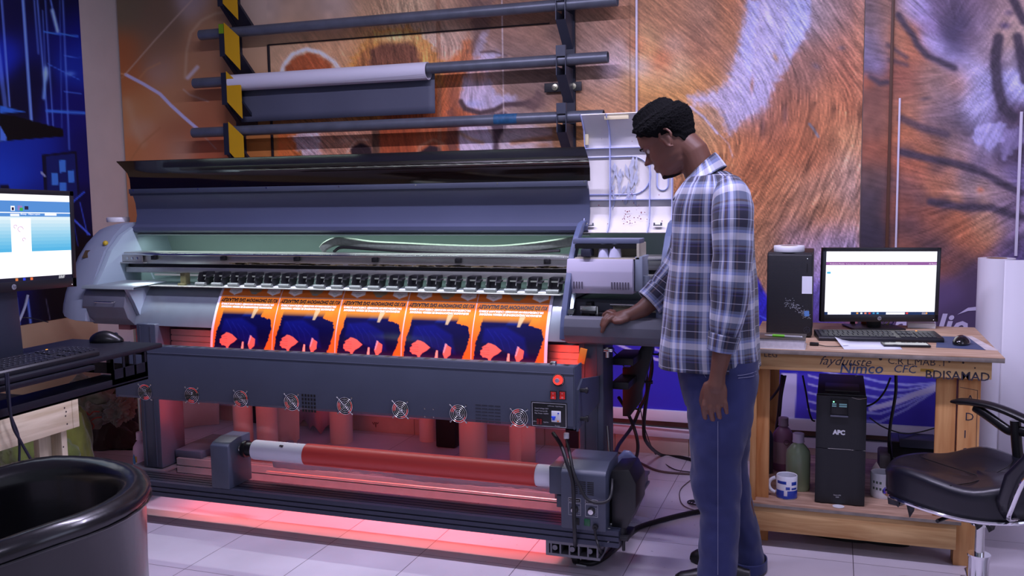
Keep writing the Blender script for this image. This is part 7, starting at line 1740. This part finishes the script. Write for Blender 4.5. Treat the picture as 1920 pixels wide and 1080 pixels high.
near_hand()
# right (far) arm reaching onto the trough
FA_ = [T(1322,385,.30), T(1296,450,.32), T(1264,520,.32), T(1240,548,.30), T(1205,580,.27), T(1184,590,.262)]
blob_tube(body, FA_, [.050,.046,.044,.040,.032,.026], 20)
def far_hand():
    t_ = BM(); bmesh.ops.create_uvsphere(t_, u_segments=24, v_segments=16, radius=1); c = T(1164,593,.262); ax = (T(1184,586,.262)-T(1145,598,.262)).normalized()
    up = Vector((0, -.35, 1)).normalized(); sdv = ax.cross(up).normalized(); up = sdv.cross(ax)
    for v in t_.verts:
        e_ = .8; q_ = Vector([abs(a)**e_*(1 if a > 0 else -1) for a in v.co]); v.co = c+ax*q_.x*.046+sdv*q_.y*.034+up*q_.z*.016
    join(body, t_)
    blob_tube(body, [T(1184,590,.262), T(1172,592,.262)], [.026,.024], 16)
    # index and middle bend over the trough edge, the others rest inside
    blob_tube(body, [T(1150,594,.245), T(1141,600,.236), T(1133,611,.232), T(1129,622,.234)], [.0105,.0105,.0092,.0080], 12)
    blob_tube(body, [T(1148,592,.262), T(1139,591,.250), T(1131,600,.240), T(1128,610,.238)], [.0105,.010,.009,.008], 12)
    blob_tube(body, [T(1149,588,.280), T(1140,585,.285), T(1133,590,.286), T(1130,598,.286)], [.010,.0098,.009,.0078], 12)
    blob_tube(body, [T(1152,585,.295), T(1144,583,.303), T(1138,588,.306), T(1136,595,.306)], [.009,.0088,.008,.007], 12)
    blob_tube(body, [T(1176,598,.240), T(1163,603,.232), T(1152,603,.230)], [.012,.0110,.0095], 12)
far_hand()
# legs and feet under the jeans
LEGN = [(700,1346,.06),(760,1350,.045),(860,1346,.03),(930,1342,.025),(1000,1345,.02),(1060,1346,.02)]
blob_tube(body, [T(x, y, Y) for y, x, Y in LEGN], [.085,.080,.062,.055,.045,.036], 20)
LEGF = [(700,1346,.19),(760,1352,.20),(860,1366,.21),(930,1380,.215),(1000,1398,.22),(1045,1406,.22)]
blob_tube(body, [T(x, y, Y) for y, x, Y in LEGF], [.085,.080,.062,.055,.045,.036], 20)
bo = obj('body', body, m_skin, man, smooth=180)
rm = bo.modifiers.new('r', 'REMESH'); rm.mode = 'VOXEL'; rm.voxel_size = .0034; rm.use_smooth_shade = True
smd = bo.modifiers.new('s', 'SMOOTH'); smd.iterations = 6; smd.factor = .5
dg = bpy.context.evaluated_depsgraph_get(); dg.update()
me = bpy.data.meshes.new_from_object(bo.evaluated_get(dg)); bo.modifiers.clear(); bo.data = me
for p in me.polygons: p.use_smooth = True
print('body faces', len(me.polygons))
def child(nm, bm, m, **k):
    return obj(nm, bm, m, man, **k)
# eyes, brows, beard
for s in (-1, 1):
    b = BM(); t_ = BM(); bmesh.ops.create_uvsphere(t_, u_segments=16, v_segments=12, radius=.0115); join(b, t_, HM @ Matrix.Translation((.0715, s*.030, .001))); child('eye', b, mat('eye_white', (190, 180, 172), .2))
    b = BM(); t_ = BM(); bmesh.ops.create_uvsphere(t_, u_segments=12, v_segments=8, radius=.0055); join(b, t_, HM @ Matrix.Translation((.0775, s*.030, -.003))); child('iris', b, mat('iris', (18, 12, 10), .1))
    b = BM(); tube(b, [HM @ (head_pt(s*a, .020)+Vector((.004, 0, .004*math.sin(i)))) for i, a in enumerate((.10,.22,.36,.50,.62))], [.0015,.003,.0032,.0028,.001], 6); child('eyebrow', b, m_hair)
    b = BM(); tube(b, [HM @ (head_pt(s*a, -.001)+Vector((.0045, 0, -.001))) for a in (.22,.34,.46,.56)], .0013, 5); child('eyelashes', b, m_hair)
def hair_mask(th, z):
    a = abs((th+PI) % (2*PI)-PI)        # 0 front, pi back
    line = interp([(0,.072),(.5,.070),(.95,.050),(1.25,.030),(1.45,.014),(1.75,.010),(2.0,-.020),(2.4,-.048),(3.15,-.060)], a)
    return z-line
rs = random.Random(1)
b = BM(); NT, NZ = 320, 150; grid = []
for j in range(NZ):
    z = -.066+(.1165+.066)*(j/(NZ-1))**.85; row = []
    for k in range(NT):
        th = 2*PI*k/NT; m_ = hair_mask(th, z)
        th_max = interp([(-.07,.004),(-.02,.006),(.02,.011),(.05,.020),(.09,.026),(.12,.026)], z)
        off = -.010 if m_ < 0 else .001+(th_max)*sstep(0, .028, m_)
        p = head_pt(th, min(z, .1160), max(off, .0041) if m_ >= 0 else off)
        if z > .10: p.z += off*sstep(.085, .117, z)
        n_ = mnoise.noise(p*150)*.5+mnoise.noise(p*330)*.5
        d = p.normalized()
        if m_ >= 0: p = p+d*(n_*.0065*sstep(.0, .03, m_)*(.4+.6*sstep(-.02,.05,z)))
        row.append(p)
    grid.append(row)
R = loft(b, [[HM @ p for p in row] for row in grid], cap0=False, cap1=True, smooth=True)
dead = [f for f in b.faces if len(f.verts) == 4 and all(False for v in f.verts)]
o = child('hair', b, m_hair, smooth=70)
# stubble beard along the jaw and chin
b = BM(); bz = []
for z in np.linspace(-.1238, -.098, 9):
    am_ = .95-(z+.1238)*16; bz.append([HM @ (head_pt(a, z)+head_pt(a, z).normalized()*.0009) for a in np.linspace(-am_, am_, 40)])
V = [[b.verts.new(p) for p in r] for r in bz]
for r0, r1 in zip(V, V[1:]):
    for i in range(len(r0)-1): b.faces.new((r0[i], r0[i+1], r1[i+1], r1[i]))
child('beard', b, mat('stubble', (20, 14, 12), .9, spec=.2), smooth=70)
# ---- plaid cloth
def plaid_mat():
    M = bpy.data.materials.new('plaid_cotton'); M.use_nodes = True; nt = M.node_tree; b = nt.nodes['Principled BSDF']; L = nt.links
    uv = nt.nodes.new('ShaderNodeUVMap'); uv.uv_map = 'UVMap'; sp = nt.nodes.new('ShaderNodeSeparateXYZ'); L.new(uv.outputs[0], sp.inputs[0])
    navy, vio, grey, wht, pale, brn = (14,15,44), (62,60,108), (104,114,142), (196,198,214), (128,142,190), (80,66,68)
    def ramp(sock, period, phase, segs):
        a = nt.nodes.new('ShaderNodeMath'); a.operation = 'MULTIPLY_ADD'; a.inputs[1].default_value = 1/period; a.inputs[2].default_value = phase; L.new(sock, a.inputs[0])
        f = nt.nodes.new('ShaderNodeMath'); f.operation = 'FRACT'; L.new(a.outputs[0], f.inputs[0])
        r = nt.nodes.new('ShaderNodeValToRGB'); r.color_ramp.interpolation = 'CONSTANT'; e = r.color_ramp.elements
        e[0].position = 0; e[0].color = lin(segs[0][1])+(1,); e[1].position = segs[1][0]; e[1].color = lin(segs[1][1])+(1,)
        for p, c in segs[2:]: q = e.new(p); q.color = lin(c)+(1,)
        L.new(f.outputs[0], r.inputs[0]); return r.outputs[0]
    warp = ramp(sp.outputs[0], .088, .12, [(0,navy),(.30,brn),(.36,navy),(.42,grey),(.50,wht),(.60,pale),(.66,vio),(.70,brn),(.78,pale),(.82,wht),(.88,grey)])
    weft = ramp(sp.outputs[1], .132, .30, [(0,navy),(.17,(190,190,210)),(.185,navy),(.36,vio),(.40,navy),(.44,vio),(.48,grey),(.53,brn),(.57,grey),(.70,wht),(.86,pale),(.93,grey)])
    mx = nt.nodes.new('ShaderNodeMix'); mx.data_type = 'RGBA'; mx.inputs[0].default_value = .5; L.new(warp, mx.inputs[6]); L.new(weft, mx.inputs[7])
    L.new(mx.outputs[2], b.inputs['Base Color']); b.inputs['Roughness'].default_value = .8; b.inputs['Sheen Weight'].default_value = .2
    return M
m_plaid = plaid_mat()
def fold(p, amp, seed, stretch=(1, 1, .35)):
    q = Vector((p.x*stretch[0]*13+seed, p.y*stretch[1]*13, p.z*stretch[2]*13))
    return (mnoise.noise(q)*.7+mnoise.noise(q*2.3)*.35)*amp
def cloth_loft(bm, sections, seg=72, e=2.3, amp=.006, seed=0, u0=0., caps=(False, False), stretch=(1, 1, .35), vscale=1., vz=True):
    """sections: (center, axisA*rA, axisB*rB) ; ring starts at +A"""
    rings = []; acc = 0; vs = []
    for i, (c, A, B) in enumerate(sections):
        r = []
        for k in range(seg):
            a = 2*PI*k/seg; c_, s_ = math.cos(a), math.sin(a)
            x = abs(c_)**(2/e)*(1 if c_ > 0 else -1); y = abs(s_)**(2/e)*(1 if s_ > 0 else -1)
            p = c+A*x+B*y; d = (A*x+B*y).normalized(); r.append(p+d*fold(p, amp, seed, stretch))
        rings.append(r)
        if i: acc += (c-sections[i-1][0]).length
        vs.append(acc)
    L = 2*PI*math.sqrt((sections[len(sections)//2][1].length_squared+sections[len(sections)//2][2].length_squared)/2)
    loft(bm, rings, caps[0], caps[1], smooth=True, uv=lambda k, i, n: (u0+L*k/n, -vs[i]*vscale))
def resample(S, n):
    """smooth interpolation of section lists"""
    out = []
    for comp in range(3):
        P = curve_pts([s[comp] for s in S], n); out.append(P)
    return list(zip(*out))
X, Yv, Z = Vector((1, 0, 0)), Vector((0, 1, 0)), Vector((0, 0, 1))
rows = [(322,1306,1356,.060),(330,1298,1372,.095),(340,1290,1385,.140),(355,1280,1396,.172),(385,1268,1404,.180),(430,1262,1408,.176),(490,1256,1412,.170),(550,1249,1416,.168),(610,1244,1419,.170),(655,1240,1424,.176),(684,1240,1428,.182)]
S = []
for y, xl, xr, hw in rows:
    a, c = on_y(xl, y, PY0), on_y(xr, y, PY0); S.append(((a+c)/2, X*((c.x-a.x)/2), Yv*hw))
b = BM(); cloth_loft(b, resample(S, 9), seg=120, e=2.35, amp=.020, seed=3, stretch=(1.1, 1, .16))
o = child('shirt', b, m_plaid, smooth=180); s_ = o.modifiers.new('s', 'SOLIDIFY'); s_.thickness = .0025; s_.offset = 1
def limb_sections(P, R, flat=1.):
    out = []
    for i, p in enumerate(P):
        d = (P[min(i+1, len(P)-1)]-P[max(i-1, 0)]).normalized(); A = (X-d*X.dot(d)).normalized(); B = d.cross(A); out.append((p, A*R[i], B*R[i]*flat))
    return out
PN = [T(1366,350,.005), T(1372,372,-.045), T(1374,400,-.065), T(1373,450,-.078), T(1371,510,-.09), T(1367,570,-.094), T(1358,622,-.098), T(1354,655,-.10)]
b = BM(); sec = resample(limb_sections(PN, [.045,.062,.066,.064,.062,.058,.048,.040]), 8); cloth_loft(b, sec, 64, 2.1, .009, 7, u0=.03, stretch=(1, 1, .8))
s0 = child('shirt_sleeve', b, m_plaid, smooth=180); s_ = s0.modifiers.new('s', 'SOLIDIFY'); s_.thickness = .0025; s_.offset = 1
b = BM(); sec = resample(limb_sections([T(1359,627,-.098), T(1356,640,-.10), T(1353,657,-.10)], [.0495,.046,.0435]), 5); cloth_loft(b, sec, 48, 2.1, .002, 9, u0=.05)
s0 = child('sleeve_cuff', b, m_plaid, smooth=180); s_ = s0.modifiers.new('s', 'SOLIDIFY'); s_.thickness = .005; s_.offset = 1
PF = [T(1330,360,.22), T(1318,392,.28), T(1298,440,.31), T(1272,500,.315), T(1248,535,.305), T(1226,560,.285)]
b = BM(); sec = resample(limb_sections(PF, [.055,.068,.064,.062,.058,.050]), 8); cloth_loft(b, sec, 64, 2.1, .010, 17, u0=.0, stretch=(1, 1, 1))
s0 = child('shirt_sleeve', b, m_plaid, smooth=180); s_ = s0.modifiers.new('s', 'SOLIDIFY'); s_.thickness = .0025; s_.offset = 1
b = BM(); sec = resample(limb_sections([T(1240,545,.30), T(1230,556,.29), T(1217,568,.278)], [.056,.054,.052]), 5); cloth_loft(b, sec, 48, 2.1, .003, 19, u0=.02)
s0 = child('sleeve_cuff', b, m_plaid, smooth=180); s_ = s0.modifiers.new('s', 'SOLIDIFY'); s_.thickness = .005; s_.offset = 1
# collar: tilted band and folded leaf
def tilt_ring(back, front, hy, lift=0, n=64):
    B_, F_ = on_y(back[0], back[1], PY0), on_y(front[0], front[1], PY0); c = (B_+F_)/2; A = (B_-F_)/2; return c, A, Yv*hy
b = BM(); sec = [tilt_ring((1352,304),(1284,362),.068), tilt_ring((1341,289),(1279,350),.060), tilt_ring((1343,287),(1276,350),.064), tilt_ring((1356,302),(1266,364),.092), tilt_ring((1363,311),(1262,376),.108)]
cloth_loft(b, resample(sec, 4), 64, 2.0, .002, 4, u0=.02)
s0 = child('collar', b, m_plaid, smooth=180); s_ = s0.modifiers.new('s', 'SOLIDIFY'); s_.thickness = .002
b = BM()
for px_, py_ in ((1279,374),(1268,410),(1262,470),(1255,540),(1250,600)):
    p = on_y(px_+3, py_, PY0-.035); t_ = BM(); bmesh.ops.create_uvsphere(t_, u_segments=12, v_segments=8, radius=.0055); join(b, t_, Matrix.Translation(p))
child('buttons', b, mat('button_pale', (200, 206, 200), .3))
# ---- jeans
m_jean = mat('denim', (28, 36, 84), .85, noise=.22, nscale=5, bump=.35, bscale=700, sheen=.15)
def leg_cloth(prof, Ys, hw, seed, nm='trouser_leg'):
    S = []
    for (y, xl, xr), Y_, h_ in zip(prof, Ys, hw):
        a, c = on_y(xl, y, Y_), on_y(xr, y, Y_); S.append(((a+c)/2, X*((c.x-a.x)/2), Yv*h_))
    b = BM(); cloth_loft(b, resample(S, 9), 72, 2.2, .011, seed, stretch=(1, 1, .9)); return b
bj = leg_cloth([(672,1272,1422),(700,1274,1421),(740,1281,1418),(790,1290,1410),(850,1296,1394),(900,1298,1390),(940,1303,1388),(965,1311,1387),(1010,1309,1386),(1060,1309,1384),(1094,1306,1386)], [.06,.055,.05,.04,.03,.025,.02,.02,.02,.02,.02], [.10,.105,.105,.10,.088,.08,.075,.07,.068,.068,.07], 21)
bj2 = leg_cloth([(672,1276,1420),(700,1280,1419),(750,1290,1414),(800,1305,1408),(860,1325,1402),(910,1342,1406),(960,1355,1416),(1000,1364,1426),(1040,1372,1432),(1062,1374,1436)], [.18,.185,.19,.195,.20,.205,.21,.215,.22,.22], [.10,.10,.10,.095,.085,.078,.072,.07,.07,.072], 31)
tmp = bpy.data.meshes.new('t'); bj2.to_mesh(tmp); bj2.free(); bj.from_mesh(tmp); bpy.data.meshes.remove(tmp)
# hips joined by a short loft
S = []
for y, xl, xr, h_ in ((664,1270,1424,.165),(690,1272,1422,.17),(725,1279,1419,.168),(755,1286,1412,.15)):
    a, c = on_y(xl, y, PY0), on_y(xr, y, PY0); S.append(((a+c)/2, X*((c.x-a.x)/2), Yv*h_))
cloth_loft(bj, resample(S, 6), 72, 2.3, .005, 41)
jo = child('jeans', bj, m_jean, smooth=180)
def on_surface(px_, py_, Yguess): return on_y(px_, py_, Yguess)
m_st = mat('stitch', (120, 122, 150), .7)
b = BM()
from mathutils.bvhtree import BVHTree
dg = bpy.context.evaluated_depsgraph_get(); dg.update()
bvh = BVHTree.FromObject(jo, dg); JW = parent_world(jo)
def hit(px_, py_):
    d = ray(px_, py_).normalized(); inv = JW.inverted(); o_ = inv @ CAM; dd = (inv.to_3x3() @ d).normalized()
    h = bvh.ray_cast(o_, dd)
    return (JW @ h[0])-d*.0012 if h[0] is not None else None
for L_ in ([(1346,y) for y in range(790,1080,12)], [(1383,704),(1394,703),(1408,700),(1418,696)], [(1384,709),(1396,708),(1410,706),(1419,702)], [(1315,678),(1316,690),(1319,700),(1324,708)]):
    pts = [h for h in (hit(x, y) for x, y in L_) if h is not None]
    if len(pts) > 2: tube(b, curve_pts(pts, 3), .0010, 5)
child('stitching', b, m_st)
# turn-ups and shoes
b = BM()
for (y0, y1, xl, xr, Y_, h_) in ((1046,1064,1373,1437,.22,.077),):
    S = []
    for y in (y0, (y0+y1)/2, y1):
        a, c = on_y(xl, y, Y_), on_y(xr, y, Y_); S.append(((a+c)/2, X*((c.x-a.x)/2), Yv*h_))
    cloth_loft(b, resample(S, 4), 48, 2.2, .003, 51)
o = child('turn_up', b, m_jean, smooth=180); s_ = o.modifiers.new('s', 'SOLIDIFY'); s_.thickness = .004; s_.offset = 1
def shoe(cx, cy, ang, nm):
    M = Matrix.Translation((cx, cy, 0)) @ Matrix.Rotation(ang, 4, 'Z'); b = BM(); rings = []
    for k in range(15):
        u = k/14; x = -.09+.26*u; w_ = .042*(math.sin(PI*min(1, max(0, .12+u*.80)))**.45); h_ = interp([(0,.070),(.25,.085),(.45,.075),(.65,.055),(.9,.038),(1,.02)], u)
        rings.append([M @ Vector((x, w_*math.cos(a), .012+h_*max(0, math.sin(a))**.8)) for a in np.linspace(0, 2*PI, 25)[:-1]])
    loft(b, rings); child(nm, b, mat('shoe_leather', (15, 15, 18), .4), smooth=60)
    b = BM(); prism(b, [((.134*math.cos(a)+.04), .046*math.sin(a)*(1+.12*math.cos(a))) for a in np.linspace(0, 2*PI, 33)[:-1]], .0, .020, 'z', bev=.003, M=M); child('shoe_sole', b, m_black)
f1 = on_z(1345, 1102, 0); f2 = on_z(1405, 1082, 0)
print('feet', f1, f2)
shoe(on_y(1346,1060,.02).x+.02, .02, PI, 'shoe'); shoe(on_y(1398,1045,.22).x-.035, .22, PI-.15, 'shoe')
# ------------------------------------------------------------------ light
COOL = (.75, .69, 1.0)
def tube_lamp(x, y, length, power, label, rz=0):
    t = thing('ceiling_tube_light', label, 'light', (x, y, CEIL), rz)
    b = BM(); box(b, -length/2, -.04, -.04, length/2, .04, 0, .004); h = obj('housing', b, m_ceil); h.parent = t
    b = BM(); cyl(b, (-length/2+.02, 0, -.058), (length/2-.02, 0, -.058), .016); h = obj('tube', b, emis('tube_glow', (225, 232, 255), 6)); h.parent = t
    a = area('tube_lamp', (x, y, CEIL-.09), (0, 0, rz), length, .06, COOL, power); return a
tube_lamp(.9, -.35, 1.2, 46, "ceiling tube light above the printer")
tube_lamp(2.6, -.35, 1.2, 50, "ceiling tube light above the standing man")
tube_lamp(1.9, -3.3, 1.2, 24, "ceiling tube light at the front of the room")  # added front fill, brightens the walls and printer fronts
# daylight from the open shop front (right and behind the camera)
area('shopfront_daylight', (3.2, -5.1, 1.5), (math.radians(90), 0, 0), 3.4, 2.2, (.80, .79, 1.0), 5)
area('side_daylight', (5.4, -1.6, 1.9), (math.radians(90), 0, math.radians(90)), 2.2, 1.8, (.62, .68, 1.0), 22)
w = bpy.data.worlds.new('world'); SC.world = w; w.use_nodes = True
w.node_tree.nodes['Background'].inputs[0].default_value = (.55, .6, .8, 1); w.node_tree.nodes['Background'].inputs[1].default_value = .25
SC.view_settings.view_transform = 'Standard'; SC.view_settings.look = 'None'; SC.view_settings.gamma = 1; SC.view_settings.use_curve_mapping = False
SC.view_settings.exposure = 0.08
strip_light('drier_lamp', -.12, 1.75, .01, .675, math.radians(90+2), RED, 2.6, .02, math.radians(62))
strip_light('drier_glow_down', -.05, 1.72, .225, .62, math.radians(3), RED, 5.0, .015, math.radians(58))
strip_light('red_back_fill', -.22, 1.72, .33, .60, math.radians(90-20), RED, 1.6, .03, math.radians(160))  # added red strip behind the sheet, reddens the leg and rolls
area('red_leg_fill', (-.14, .40, .50), (math.radians(90), 0, math.radians(90)), .12, .4, RED, .8)  # added light that reddens the left printer leg
area('red_leg_fill', (1.64, .40, .50), (math.radians(90), 0, math.radians(-90)), .12, .3, RED, .3)  # matching added red light towards the right leg
strip_light('platen_lamp', -.45, 1.68, .380, 1.07, math.radians(-4), (.85,.92,1), 4.5, .012, math.radians(120))
strip_light('hood_lamp', -.55, 1.68, .63, 1.215, math.radians(10), (.80,1,.92), 2.5, .015)
